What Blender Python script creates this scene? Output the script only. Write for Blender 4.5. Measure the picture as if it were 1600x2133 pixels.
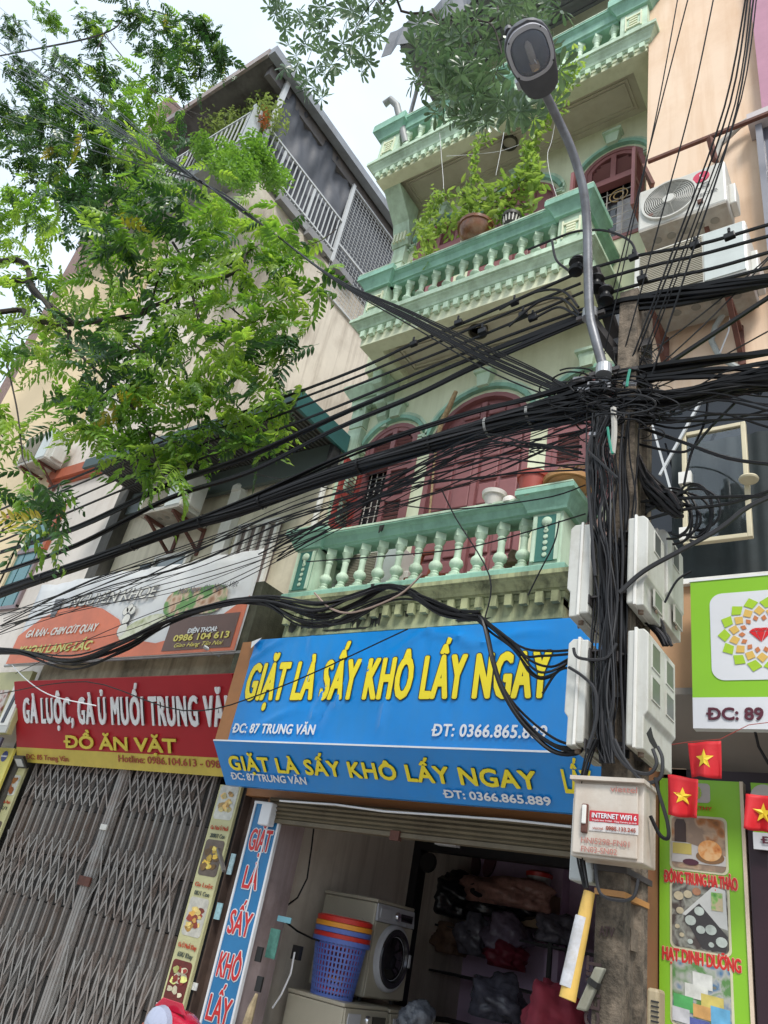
import bpy, math, random
from mathutils import Vector, Matrix
PI = math.pi
random.seed(7)
S = bpy.context.scene
C = S.collection
for o in list(bpy.data.objects):
    bpy.data.objects.remove(o)

# ---------------------------------------------------------------- camera
YAW, PITCH, ROLL, FPX = 6.95447010e-01, 5.07495729e-01, -2.08077139e-01, 1566.36
CAM = Vector((0.0, 0.0, 1.6))
RC = (Matrix.Rotation(YAW, 3, 'Z') @ Matrix.Rotation(PITCH, 3, 'X')
      @ Matrix(((1, 0, 0), (0, 0, 1), (0, -1, 0))) @ Matrix.Rotation(ROLL, 3, 'Z'))
camd = bpy.data.cameras.new('camera')
camo = bpy.data.objects.new('camera', camd)
C.objects.link(camo)
m = RC @ Matrix(((1, 0, 0), (0, -1, 0), (0, 0, -1)))
camo.matrix_world = Matrix.Translation(CAM) @ m.to_4x4()
camd.sensor_fit = 'HORIZONTAL'
camd.sensor_width = 36.0
camd.lens = 36.0 * FPX / 1600.0
camd.clip_start = 0.05
camd.clip_end = 3000
S.camera = camo

# ---------------------------------------------------------------- world, sun, exposure
SUN_EL, SUN_AZ = 50.0, 142.0        # azimuth measured clockwise from +Y
w = bpy.data.worlds.new('World')
S.world = w
w.use_nodes = True
nt = w.node_tree
bg = nt.nodes['Background']
sky = nt.nodes.new('ShaderNodeTexSky')
sky.sky_type = 'NISHITA'
sky.sun_disc = False
sky.sun_elevation = math.radians(SUN_EL)
sky.sun_rotation = math.radians(SUN_AZ)
sky.air_density = 1.0
sky.dust_density = 4.0
sky.ozone_density = 1.0
# a sheet of thin cloud: noise over the view direction, mixed towards a white overcast
tc = nt.nodes.new('ShaderNodeTexCoord')
nz = nt.nodes.new('ShaderNodeTexNoise')
nz.inputs['Scale'].default_value = 2.2
nz.inputs['Detail'].default_value = 5
nz.inputs['Roughness'].default_value = 0.55
mr = nt.nodes.new('ShaderNodeMapRange')
mr.inputs[1].default_value = 0.32
mr.inputs[2].default_value = 0.62
mr.inputs[3].default_value = 0.72
mr.inputs[4].default_value = 0.97
mx = nt.nodes.new('ShaderNodeMix')
mx.data_type = 'RGBA'
mx.inputs[7].default_value = (5.4, 6.2, 7.0, 1)
nt.links.new(tc.outputs['Generated'], nz.inputs['Vector'])
nt.links.new(nz.outputs['Fac'], mr.inputs[0])
nt.links.new(mr.outputs[0], mx.inputs[0])
nt.links.new(sky.outputs[0], mx.inputs[6])
nt.links.new(mx.outputs[2], bg.inputs['Color'])
bg.inputs['Strength'].default_value = 0.085
sl = bpy.data.lights.new('sun', 'SUN')
sl.energy = 1.5
sl.angle = math.radians(16)
sl.color = (1.0, 0.96, 0.9)
so = bpy.data.objects.new('sun', sl)
C.objects.link(so)
az, el = math.radians(SUN_AZ), math.radians(SUN_EL)
sd = Vector((math.sin(az) * math.cos(el), math.cos(az) * math.cos(el), math.sin(el)))
so.rotation_euler = sd.to_track_quat('Z', 'Y').to_euler()
so.location = (0, -8, 20)
S.view_settings.view_transform = 'Standard'
S.view_settings.look = 'None'
S.view_settings.exposure = 1.22
S.view_settings.gamma = 1.0
S.view_settings.use_curve_mapping = False
S.cycles.max_bounces = 8

# ---------------------------------------------------------------- measuring helpers
def ray(px, py):
    return RC @ Vector((px - 800, py - 1066.5, FPX))

def at(px, py, Y):
    """the point at depth Y (metres into the street) that is seen at px,py of the photograph"""
    d = ray(px, py)
    return CAM + d * (Y / d.y)

def atx(px, py, X):
    d = ray(px, py)
    return CAM + d * (X / d.x)

def atz(px, py, Z):
    d = ray(px, py)
    return CAM + d * ((Z - CAM.z) / d.z)

# ---------------------------------------------------------------- materials
MATS = {}
def M(name, col, rough=.6, var=.1, scale=5, dirt=None, amt=0.0, streak=0.0, bump=.08, bscale=60,
      metal=0.0, isl=0.0, spec=.5, coat=0.0):
    if name in MATS:
        return MATS[name]
    mt = bpy.data.materials.new(name)
    mt.use_nodes = True
    n, L = mt.node_tree.nodes, mt.node_tree.links
    b = n['Principled BSDF']
    b.inputs['Roughness'].default_value = rough
    b.inputs['Metallic'].default_value = metal
    b.inputs['Specular IOR Level'].default_value = spec
    if coat:
        b.inputs['Coat Weight'].default_value = coat
        b.inputs['Coat Roughness'].default_value = .15
    g = n.new('ShaderNodeNewGeometry')
    def noise(sc, det=4, mul=None, off=0.0, ro=.6):
        t = n.new('ShaderNodeTexNoise')
        t.inputs['Scale'].default_value = sc
        t.inputs['Detail'].default_value = det
        t.inputs['Roughness'].default_value = ro
        mp = n.new('ShaderNodeMapping')
        mp.inputs['Location'].default_value = (off, off * .7, off * .3)
        if mul:
            mp.inputs['Scale'].default_value = mul
        L.new(g.outputs['Position'], mp.inputs['Vector'])
        L.new(mp.outputs[0], t.inputs['Vector'])
        return t.outputs['Fac']
    def rng(src, a, b_, c=0.0, d=1.0):
        r = n.new('ShaderNodeMapRange')
        for i, v in enumerate((a, b_, c, d)):
            r.inputs[i + 1].default_value = v
        L.new(src, r.inputs[0])
        return r.outputs[0]
    def mix(fac, ca, cb, mode='MIX'):
        x = n.new('ShaderNodeMix')
        x.data_type = 'RGBA'
        x.blend_type = mode
        if isinstance(fac, float): x.inputs[0].default_value = fac
        else: L.new(fac, x.inputs[0])
        for i, c in ((6, ca), (7, cb)):
            if isinstance(c, tuple): x.inputs[i].default_value = (c[0], c[1], c[2], 1)
            else: L.new(c, x.inputs[i])
        return x.outputs[2]
    col = tuple(col)
    lo = tuple(c * (1 - var) for c in col)
    hi = tuple(min(1, c * (1 + var)) for c in col)
    out = mix(rng(noise(scale, 6, None, len(name)), .3, .7), lo, hi)
    if isl:
        ri = rng(g.outputs['Random Per Island'], 0, 1, 1 - isl, 1 + isl)
        vm = n.new('ShaderNodeVectorMath'); vm.operation = 'SCALE'
        L.new(out, vm.inputs[0]); L.new(ri, vm.inputs['Scale'])
        out = vm.outputs[0]
    if dirt and amt:
        out = mix(rng(noise(scale * .55, 8, None, 3.3 + len(name), .7), .47, .66, 0, amt), out, dirt)
    if dirt and streak:
        out = mix(rng(noise(1.0, 6, (7, 7, .45), 9.1, .65), .46, .68, 0, streak), out, dirt)
    L.new(out, b.inputs['Base Color'])
    if bump:
        bp = n.new('ShaderNodeBump')
        bp.inputs['Strength'].default_value = bump
        bp.inputs['Distance'].default_value = .01
        L.new(noise(bscale, 3), bp.inputs['Height'])
        L.new(bp.outputs[0], b.inputs['Normal'])
    MATS[name] = mt
    return mt

def leafmat(name, c1, c2, trans=.45, rough=.38, tcol=None):
    if name in MATS: return MATS[name]
    mt = bpy.data.materials.new(name)
    mt.use_nodes = True
    n, L = mt.node_tree.nodes, mt.node_tree.links
    b = n['Principled BSDF']
    b.inputs['Roughness'].default_value = rough
    b.inputs['Specular IOR Level'].default_value = .5
    g = n.new('ShaderNodeNewGeometry')
    t = n.new('ShaderNodeTexNoise'); t.inputs['Scale'].default_value = 2.6; t.inputs['Detail'].default_value = 3
    L.new(g.outputs['Position'], t.inputs['Vector'])
    ad = n.new('ShaderNodeMath'); ad.operation = 'MULTIPLY_ADD'
    L.new(g.outputs['Random Per Island'], ad.inputs[0]); ad.inputs[1].default_value = .45
    r = n.new('ShaderNodeMapRange')
    L.new(t.outputs['Fac'], r.inputs[0])
    r.inputs[1].default_value = .35; r.inputs[2].default_value = .68; r.inputs[3].default_value = 0; r.inputs[4].default_value = .6
    L.new(r.outputs[0], ad.inputs[2])
    x = n.new('ShaderNodeMix'); x.data_type = 'RGBA'
    L.new(ad.outputs[0], x.inputs[0])
    x.inputs[6].default_value = (*c1, 1); x.inputs[7].default_value = (*c2, 1)
    L.new(x.outputs[2], b.inputs['Base Color'])
    tr = n.new('ShaderNodeBsdfTranslucent')
    x2 = n.new('ShaderNodeMix'); x2.data_type = 'RGBA'; x2.blend_type = 'MULTIPLY'; x2.inputs[0].default_value = 1
    L.new(x.outputs[2], x2.inputs[6])
    x2.inputs[7].default_value = (*(tcol or (2.6, 2.6, 1.0)), 1)
    L.new(x2.outputs[2], tr.inputs['Color'])
    ms = n.new('ShaderNodeMixShader'); ms.inputs[0].default_value = trans
    L.new(b.outputs[0], ms.inputs[1]); L.new(tr.outputs[0], ms.inputs[2])
    L.new(ms.outputs[0], n['Material Output'].inputs['Surface'])
    MATS[name] = mt
    return mt

def glassmat(name, col=(.03, .04, .05), rough=.04, spec=.8, trans=0.0):
    if name in MATS: return MATS[name]
    mt = bpy.data.materials.new(name)
    mt.use_nodes = True
    b = mt.node_tree.nodes['Principled BSDF']
    b.inputs['Base Color'].default_value = (*col, 1)
    b.inputs['Roughness'].default_value = rough
    b.inputs['Specular IOR Level'].default_value = spec
    b.inputs['Transmission Weight'].default_value = trans
    MATS[name] = mt
    return mt

def photomat(name, cols, scale=12, seed=0.0):
    """flat print of a food picture: blotches of several colours"""
    if name in MATS: return MATS[name]
    mt = bpy.data.materials.new(name)
    mt.use_nodes = True
    n, L = mt.node_tree.nodes, mt.node_tree.links
    b = n['Principled BSDF']; b.inputs['Roughness'].default_value = .45
    g = n.new('ShaderNodeNewGeometry')
    mp = n.new('ShaderNodeMapping'); mp.inputs['Location'].default_value = (seed, seed * 1.7, seed * .3)
    nz = n.new('ShaderNodeTexNoise'); nz.inputs['Scale'].default_value = scale * .9; nz.inputs['Detail'].default_value = 4
    nz.inputs['Distortion'].default_value = .8
    vo = n.new('ShaderNodeTexVoronoi'); vo.inputs['Scale'].default_value = scale * 2.2
    mm = n.new('ShaderNodeMath'); mm.operation = 'MULTIPLY_ADD'; mm.inputs[1].default_value = .35
    rp = n.new('ShaderNodeValToRGB')
    L.new(g.outputs['Position'], mp.inputs['Vector'])
    L.new(mp.outputs[0], nz.inputs['Vector']); L.new(mp.outputs[0], vo.inputs['Vector'])
    L.new(vo.outputs['Distance'], mm.inputs[0]); L.new(nz.outputs['Fac'], mm.inputs[2])
    L.new(mm.outputs[0], rp.inputs[0]); L.new(rp.outputs[0], b.inputs['Base Color'])
    e = rp.color_ramp.elements
    k = len(cols)
    while len(e) < k: e.new(.5)
    for i, c in enumerate(cols):
        e[i].position = .36 + .42 * i / (k - 1); e[i].color = (*c, 1)
    MATS[name] = mt
    return mt

# ---------------------------------------------------------------- mesh builder
class MB:
    def __init__(s): s.v = []; s.f = []; s.sm = False
    def add(s, vs, fs):
        k = len(s.v)
        s.v += [tuple(v) for v in vs]
        s.f += [tuple(i + k for i in f) for f in fs]
        return s
    def box(s, x0, x1, y0, y1, z0, z1, ch=0.0):
        return s.obox(((x0 + x1) / 2, (y0 + y1) / 2, (z0 + z1) / 2), (1, 0, 0), (0, 1, 0), (0, 0, 1),
                      abs(x1 - x0), abs(y1 - y0), abs(z1 - z0))
    def obox(s, c, u, v, w_, lu, lv, lw):
        c = Vector(c); u = Vector(u).normalized() * lu / 2; v = Vector(v).normalized() * lv / 2; w_ = Vector(w_).normalized() * lw / 2
        P = [c + u * a + v * b + w_ * d for d in (-1, 1) for a, b in ((-1, -1), (1, -1), (1, 1), (-1, 1))]
        F = [(3, 2, 1, 0), (4, 5, 6, 7), (0, 1, 5, 4), (1, 2, 6, 5), (2, 3, 7, 6), (3, 0, 4, 7)]
        return s.add(P, F)
    def bar(s, a, b, wd, th, up=(0, 0, 1)):
        a = Vector(a); b = Vector(b); d = (b - a)
        side = d.cross(Vector(up))
        if side.length < 1e-6: side = d.cross(Vector((1, 0, 0)))
        side.normalize(); w_ = side.cross(d).normalized()
        return s.obox((a + b) / 2, d, side, w_, d.length, wd, th)
    def tube(s, pts, r, n=6, cap=True):
        pts = [Vector(p) for p in pts]
        rr = r if isinstance(r, (list, tuple)) else [r] * len(pts)
        rings = []
        prev = None
        for i, p in enumerate(pts):
            d = (pts[min(i + 1, len(pts) - 1)] - pts[max(i - 1, 0)])
            if d.length < 1e-9: d = Vector((0, 0, 1))
            d.normalize()
            a = prev if prev is not None else (Vector((0, 0, 1)) if abs(d.z) < .9 else Vector((1, 0, 0)))
            a = (a - d * a.dot(d))
            if a.length < 1e-6: a = d.orthogonal()
            a.normalize(); prev = a
            b = d.cross(a)
            rings.append([p + (a * math.cos(2 * PI * k / n) + b * math.sin(2 * PI * k / n)) * rr[i] for k in range(n)])
        V = [q for r_ in rings for q in r_]
        F = []
        for i in range(len(pts) - 1):
            for k in range(n):
                F.append((i * n + k, i * n + (k + 1) % n, (i + 1) * n + (k + 1) % n, (i + 1) * n + k))
        if cap:
            F.append(tuple(range(n - 1, -1, -1))); F.append(tuple((len(pts) - 1) * n + k for k in range(n)))
        return s.add(V, F)
    def lathe(s, prof, c=(0, 0, 0), n=14, ang0=0.0, axis='z'):
        c = Vector(c); V = []; F = []
        for r, z in prof:
            for k in range(n):
                a = 2 * PI * k / n + ang0
                if axis == 'z': q = Vector((r * math.cos(a), r * math.sin(a), z))
                elif axis == 'y': q = Vector((r * math.cos(a), z, r * math.sin(a)))
                else: q = Vector((z, r * math.cos(a), r * math.sin(a)))
                V.append(c + q)
        for i in range(len(prof) - 1):
            for k in range(n):
                F.append((i * n + k, i * n + (k + 1) % n, (i + 1) * n + (k + 1) % n, (i + 1) * n + k))
        if prof[0][0] > 1e-5: F.append(tuple(range(n - 1, -1, -1)))
        if prof[-1][0] > 1e-5: F.append(tuple((len(prof) - 1) * n + k for k in range(n)))
        return s.add(V, F)
    def prism(s, poly, y0, y1, plane='xz'):
        k = len(poly)
        def P(a, b, y):
            return (a, y, b) if plane == 'xz' else ((y, a, b) if plane == 'yz' else (a, b, y))
        V = [P(a, b, y0) for a, b in poly] + [P(a, b, y1) for a, b in poly]
        F = [tuple(range(k)), tuple(range(2 * k - 1, k - 1, -1))]
        F += [(i, i + k, (i + 1) % k + k, (i + 1) % k) for i in range(k)]
        return s.add(V, F)
    def band(s, inner, outer, y0, y1):
        """open strip between two xz polylines, extruded in y"""
        k = len(inner)
        V = [(a, y, b) for y in (y0, y1) for pl in (inner, outer) for a, b in pl]
        F = []
        for i in range(k - 1):
            a, b = i, i + 1
            F += [(a, b, k + b, k + a), (2 * k + a, 3 * k + a, 3 * k + b, 2 * k + b),
                  (k + a, k + b, 3 * k + b, 3 * k + a), (a, 2 * k + a, 2 * k + b, b)]
        F += [(0, k, 3 * k, 2 * k), (k - 1, 3 * k - 1, 4 * k - 1, 2 * k - 1)]
        return s.add(V, F)
    def sweep(s, prof, path):
        """closed profile [(out,z)] along path of (x,y,ox,oy): out moves by (ox,oy)"""
        k = len(prof); V = []
        for x, y, ox, oy in path:
            for o_, z in prof: V.append((x + ox * o_, y + oy * o_, z))
        F = []
        for i in range(len(path) - 1):
            for j in range(k):
                F.append((i * k + j, i * k + (j + 1) % k, (i + 1) * k + (j + 1) % k, (i + 1) * k + j))
        F.append(tuple(range(k - 1, -1, -1))); F.append(tuple((len(path) - 1) * k + j for j in range(k)))
        return s.add(V, F)
    def mesh(s, name, smooth=False):
        me = bpy.data.meshes.new(name)
        me.from_pydata(s.v, [], s.f)
        me.validate()
        import bmesh
        bm = bmesh.new(); bm.from_mesh(me)
        bmesh.ops.recalc_face_normals(bm, faces=bm.faces)
        bm.to_mesh(me); bm.free()
        if smooth:
            me.polygons.foreach_set('use_smooth', [True] * len(me.polygons))
            me.set_sharp_from_angle(angle=math.radians(38))
        me.update()
        return me

def setp(o, parent):
    if parent is not None:
        o.parent = parent
        if parent.type == 'EMPTY':
            o.matrix_parent_inverse = Matrix.Translation(-Vector(parent.location))

def part(name, mb, mat, parent=None, smooth=False, bevel=0, label=None, stuff=False, solid=0):
    me = mb.mesh(name, smooth) if isinstance(mb, MB) else mb
    o = bpy.data.objects.new(name, me)
    C.objects.link(o)
    if mat is not None and not me.materials: me.materials.append(mat)
    setp(o, parent)
    if bevel:
        b = o.modifiers.new('bevel', 'BEVEL'); b.width = bevel; b.segments = 2; b.limit_method = 'ANGLE'
    if label: o['label'] = label
    if stuff: o['kind'] = 'stuff'
    return o

def inst(name, me, parent, loc=(0, 0, 0), rot=None, scl=None):
    o = bpy.data.objects.new(name, me)
    C.objects.link(o)
    setp(o, parent)
    mtx = Matrix.Translation(Vector(loc))
    if rot is not None: mtx = mtx @ rot.to_matrix().to_4x4() if not isinstance(rot, Matrix) else mtx @ rot.to_4x4()
    if scl is not None: mtx = mtx @ Matrix.Diagonal((*([scl] * 3 if isinstance(scl, (int, float)) else scl), 1))
    o.matrix_basis = mtx
    return o

def thing(name, label, cat, loc=(0, 0, 0), group=None):
    o = bpy.data.objects.new(name, None)
    C.objects.link(o)
    o.empty_display_size = .1
    o.location = loc
    o['label'] = label; o['category'] = cat
    if group: o['group'] = group
    return o

def tag(o, label, cat, group=None):
    o['label'] = label; o['category'] = cat
    if group: o['group'] = group
    return o

def struct(name, mb, mat, **k):
    o = part(name, mb, mat, **k)
    o['kind'] = 'structure'
    return o

def dup(root, mv, label=None, group=None, cat=None):
    r = root.copy(); C.objects.link(r)
    if root.type == 'EMPTY': r.location = Vector(root.location) + Vector(mv)
    if label: r['label'] = label
    if group: r['group'] = group
    for ch in list(root.children):
        c = ch.copy(); C.objects.link(c); c.parent = r
        for g in list(ch.children):
            d = g.copy(); C.objects.link(d); d.parent = c
    return r

# ---------------------------------------------------------------- lettering
GL = {}
def glyph(ch):
    """outline of one character (cap height scaled to .68) and its advance, from the built-in font"""
    if ch in GL: return GL[ch]
    cu = bpy.data.curves.new('t', 'FONT'); cu.body = ch + 'I'; cu.size = 1.0
    to = bpy.data.objects.new('t', cu); C.objects.link(to)
    bpy.context.view_layer.update()
    c = to.to_curve(bpy.context.evaluated_depsgraph_get())
    sps = [[(p.co.xy.copy(), p.handle_left.xy.copy(), p.handle_right.xy.copy()) for p in sp.bezier_points] for sp in c.splines]
    bpy.data.objects.remove(to)
    k = max(range(len(sps)), key=lambda i: min(q[0].x for q in sps[i]))
    last = sps.pop(k)
    adv = min(q[0].x for q in last) - .083
    if ord(ch) > 127:
        import unicodedata
        nf = unicodedata.normalize('NFD', ch)
        base = {'Đ': 'D', 'đ': 'd'}.get(ch, nf[0])
        bs_, badv = glyph(base)
        s = .68 / .727
        top = .70 if base.isupper() else .57
        acc = []
        for sp in sps:
            ys = [q[0].y for q in sp]; xs = [q[0].x for q in sp]
            horn = '\u031b' in nf and max(ys) - min(ys) < .3 and min(xs) > .38 and min(ys) > .3
            if min(ys) > top or max(ys) < -.05 or horn:
                dx = (badv - adv * s) * (1.0 if horn else .5)
                acc.append([tuple(Vector((v.x * s + dx, v.y * s)) for v in q) for q in sp])
        if base != nf[0]:
            xa, xb, ya, yb = (-.03, .30, .305, .375) if ch == 'Đ' else (.28, .60, .60, .66)
            c4 = [Vector((xa, ya)), Vector((xb, ya)), Vector((xb, yb)), Vector((xa, yb))]
            acc.append([(c4[i], c4[i].lerp(c4[i - 1], .33), c4[i].lerp(c4[(i + 1) % 4], .33)) for i in range(4)])
        sps = bs_ + acc; adv = badv
    GL[ch] = (sps, adv)
    return GL[ch]

def _area(sp):
    P = [q[0] for q in sp]
    return sum(P[i].x * P[(i + 1) % len(P)].y - P[(i + 1) % len(P)].x * P[i].y for i in range(len(P))) / 2

def _inside(pt, sp):
    P = [q[0] for q in sp]; r = False
    for i in range(len(P)):
        a, b = P[i], P[i - 1]
        if (a.y > pt.y) != (b.y > pt.y) and pt.x < (b.x - a.x) * (pt.y - a.y) / (b.y - a.y) + a.x: r = not r
    return r

def text(s, P0, P1, h, mat, parent, up=None, bold=.0, shear=0.0, ext=.0012, name='lettering', off=.002, outline=None, outw=.03, hb=1.0, track=0.0):
    """lettering from P0 to P1 (baseline ends, world), cap height h; bold and outw are fractions of the cap height"""
    P0 = Vector(P0); P1 = Vector(P1)
    groups = []; wid = []; wno = 0; x = 0.0; x0 = 1e9; x1 = -1e9
    for ch in s:
        sps, adv = glyph(ch)
        big = [sp for sp in sps]
        sgn = None
        outs = []; holes = []
        for sp in sps:
            # a hole lies inside another contour and winds the other way
            host = [o for o in sps if o is not sp and _inside(sp[0][0], o) and _inside(sp[len(sp) // 2][0], o) and _inside(sum((q[0] for q in sp), Vector((0, 0))) / len(sp), o) and _area(o) * _area(sp) < 0 and abs(_area(o)) > abs(_area(sp))]
            (holes if host else outs).append((sp, host))
        for o, _ in outs:
            g = [o] + [hsp for hsp, host in holes if host[0] is o]
            wid.append(wno)
            groups.append([[tuple(Vector((v.x + x + v.y * shear, v.y)) for v in q) for q in sp] for sp in g])
            for q in groups[-1][0]: x0 = min(x0, q[0].x); x1 = max(x1, q[0].x)
        x += adv + track
        if ch == ' ': wno += 1
    L = (P1 - P0).length
    sx, sy = L / (x1 - x0), h / .68
    u = (P1 - P0).normalized()
    upv = Vector(up) if up is not None else Vector((0, 0, 1))
    v = (upv - u * upv.dot(u)).normalized(); nn = u.cross(v)
    T = Matrix(((u.x, v.x, nn.x, P0.x), (u.y, v.y, nn.y, P0.y), (u.z, v.z, nn.z, P0.z), (0, 0, 0, 1)))
    # letter faces once, then thickened by laying slightly shifted copies one behind another
    VW = {}
    obs = []
    for g in groups:
        cu = bpy.data.curves.new('t', 'CURVE'); cu.dimensions = '2D'; cu.fill_mode = 'BOTH'; cu.resolution_u = 3
        for sp in g:
            ns = cu.splines.new('BEZIER'); ns.bezier_points.add(len(sp) - 1); ns.use_cyclic_u = True
            for bp, (co, hl, hr) in zip(ns.bezier_points, sp):
                f_ = lambda q: ((q.x - x0) * sx, q.y * sy, 0)
                bp.handle_left_type = bp.handle_right_type = 'FREE'
                bp.co, bp.handle_left, bp.handle_right = f_(co), f_(hl), f_(hr)
        cu.extrude = ext
        ob = bpy.data.objects.new('t', cu); C.objects.link(ob); obs.append(ob)
    bpy.context.view_layer.update()
    dg = bpy.context.evaluated_depsgraph_get()
    for gi, ob in enumerate(obs):
        V0, F0 = VW.setdefault(wid[gi] if h > .025 else 0, ([], []))
        me = ob.evaluated_get(dg).to_mesh(); k = len(V0)
        V0.extend([(q.co.x, q.co.y, q.co.z + (gi % 3) * .00006) for q in me.vertices])
        F0.extend([tuple(i + k for i in pl.vertices) for pl in me.polygons])
        ob.evaluated_get(dg).to_mesh_clear()
    for ob in obs: bpy.data.objects.remove(ob)
    for lvl, (mt_, b_) in enumerate(((outline, bold + outw), (mat, bold))):
        if mt_ is None: continue
        n_ = 8 if lvl else 12
        sh = [(0, 0)] if b_ > 0 else [(0, 0)]
        if b_ > 0: sh += [(b_ * h * hb * math.cos(2 * PI * (k + .5) / n_), b_ * h * math.sin(2 * PI * (k + .5) / n_)) for k in range(n_)]
        for V0, F0 in VW.values():
            mb = MB()
            for k, (dx, dy) in enumerate(sh):
                dz = off + lvl * (ext * 2.2 + .0012) - k * .00009
                mb.add([T @ Vector((x_ + dx, y_ + dy, z_ + dz)) for x_, y_, z_ in V0], F0)
            part(name if lvl else name + '_outline', mb, mt_, parent)

def rrect(w_, h_, r, n=5):
    P = []
    for cx, cz, a0 in ((w_ - r, h_ - r, 0), (r, h_ - r, 90), (r, r, 180), (w_ - r, r, 270)):
        for k in range(n + 1):
            a = math.radians(a0 + 90 * k / n)
            P.append((cx + r * math.cos(a), cz + r * math.sin(a)))
    return P

def plate(name, poly, O, u, v, th, mat, parent, off=0.0, label=None):
    """flat outline poly (in metres along u, v from O) with thickness th in front of the board"""
    O = Vector(O); u = Vector(u).normalized(); v = Vector(v).normalized(); nn = u.cross(v)
    k = len(poly)
    V = [O + u * a + v * b + nn * (off + d) for d in (0, th) for a, b in poly]
    F = [tuple(range(k)), tuple(range(2 * k - 1, k - 1, -1))] + [(i, (i + 1) % k, (i + 1) % k + k, i + k) for i in range(k)]
    return part(name, MB().add(V, F), mat, parent, label=label)
# ================================================================= palette
m_mint = M('mint_paint', (.74, .77, .57), .75, .07, 1.2, (.30, .30, .15), .3, .22)
m_mint2 = M('mint_trim_paint', (.56, .72, .56), .7, .1, 2.0, (.13, .17, .09), .45, .4)
m_teal = M('teal_trim_paint', (.27, .50, .39), .6, .14, 2.5, (.06, .12, .08), .45, .35)
m_stain = M('stained_mint_plaster', (.40, .43, .24), .85, .2, 3.0, (.035, .04, .025), .85, .8)
m_soffit = M('grey_brown_soffit', (.56, .52, .42), .85, .1, 2, (.3, .22, .14), .4)
m_maroon = M('maroon_wood_paint', (.27, .105, .11), .5, .1, 6, bump=.05)
m_maroon2 = M('worn_red_wood_paint', (.30, .05, .04), .5, .15, 6)
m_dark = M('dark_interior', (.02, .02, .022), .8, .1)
m_concrete = M('weathered_concrete', (.20, .18, .15), .9, .25, 3, (.04, .04, .035), .7, .5, bump=.5, bscale=40)
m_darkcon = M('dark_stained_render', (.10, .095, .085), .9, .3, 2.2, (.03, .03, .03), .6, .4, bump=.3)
m_asphalt = M('asphalt', (.27, .26, .25), .9, .2, 6, bump=.6, bscale=150)
m_paving = M('paving', (.42, .40, .36), .85, .2, 5, bump=.4)
m_white = M('white_paint', (.75, .74, .70), .6, .06, 2, (.35, .3, .22), .3, .25)
m_cream = M('cream_render', (.70, .64, .50), .8, .08, 1.4, (.30, .26, .18), .4, .4)
m_beige = M('tall_side_wall_render', (.70, .64, .55), .85, .14, .7, (.30, .24, .18), .6, .5)
m_steel = M('galvanised_steel', (.42, .43, .44), .42, .12, 8, (.2, .12, .07), .3, 0, metal=.6)
m_rust = M('rusty_angle_iron', (.13, .05, .035), .8, .3, 12, (.05, .02, .015), .5)
m_dsteel = M('dark_weathered_steel', (.045, .04, .04), .7, .3, 8)
m_black = M('black_cable_sheath', (.009, .009, .010), .42, .2, 3, bump=0, spec=.28)
m_grey_cable = M('grey_cable_sheath', (.035, .035, .038), .5, .2, 3, bump=0, spec=.3)
m_plastic = M('white_box_plastic', (.54, .54, .50), .5, .06, 4, (.28, .25, .18), .5, .4)

# ================================================================= ground
g = MB().box(-400, 400, -400, 400, -.3, 0); struct('ground', g, M('earth', (.12, .1, .08), .95))
g = MB().box(-60, 60, -9, 2.3, .004, .03); struct('road', g, m_asphalt)
g = MB().box(-60, 60, 2.3, 5.2, .0, .15); struct('pavement', g, m_paving)
# pavement kerb
g = MB().box(-60, 60, 2.18, 2.3, .0, .16); struct('kerb', g, m_concrete)

# ================================================================= green balcony house
YB, YW = 4.5, 5.2
HX0, HX1 = -5.02, -1.50
house = thing('balcony_house', 'mint green narrow house with three balustraded balconies, maroon shutters and arched doors', 'house', (-3.2, 5.6, 0))

def arcpts(x0, x1, zs, rise, n=12):
    """shallow arch from x0 to x1 springing at zs"""
    hw = (x1 - x0) / 2; R = (hw * hw + rise * rise) / (2 * rise); cz = zs + rise - R; cx = (x0 + x1) / 2
    a = math.asin(min(1, hw / R))
    return [(cx + R * math.sin(-a + 2 * a * i / n), cz + R * math.cos(-a + 2 * a * i / n)) for i in range(n + 1)]

# wall with arched openings: built as strips round the openings
def wall_storey(z0, z1, ops):
    """ops: (x0,x1,zsill,zspring,rise)"""
    b = MB(); y0, y1 = YW, YW + .22
    xs = HX0
    for (x0, x1, zs, zp, rise) in ops:
        b.box(xs, x0, y0, y1, z0, z1)
        if zs > z0: b.box(x0, x1, y0, y1, z0, zs)
        pts = arcpts(x0, x1, zp, rise)
        b.band(pts, [(p[0], z1) for p in pts], y0, y1)
        xs = x1
    b.box(xs, HX1 + .3, y0, y1, z0, z1)
    return b
L1ops = [(-4.78, -4.05, 5.05, 6.27, .25), (-3.90, -2.76, 4.13, 6.18, .45), (-2.58, -1.85, 5.05, 6.27, .25)]
L2ops = [(-4.74, -4.03, 8.3, 9.60, .25), (-3.83, -2.74, 7.6, 9.52, .40), (-2.44, -1.72, 8.3, 9.60, .25)]
part('wall', wall_storey(4.05, 7.10, L1ops), m_mint, house)
part('wall', wall_storey(7.10, 10.28, L2ops), m_mint, house)
part('wall', MB().box(HX0, HX1 + .3, YW, YW + .22, 10.28, 13.4), m_mint, house)
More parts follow.
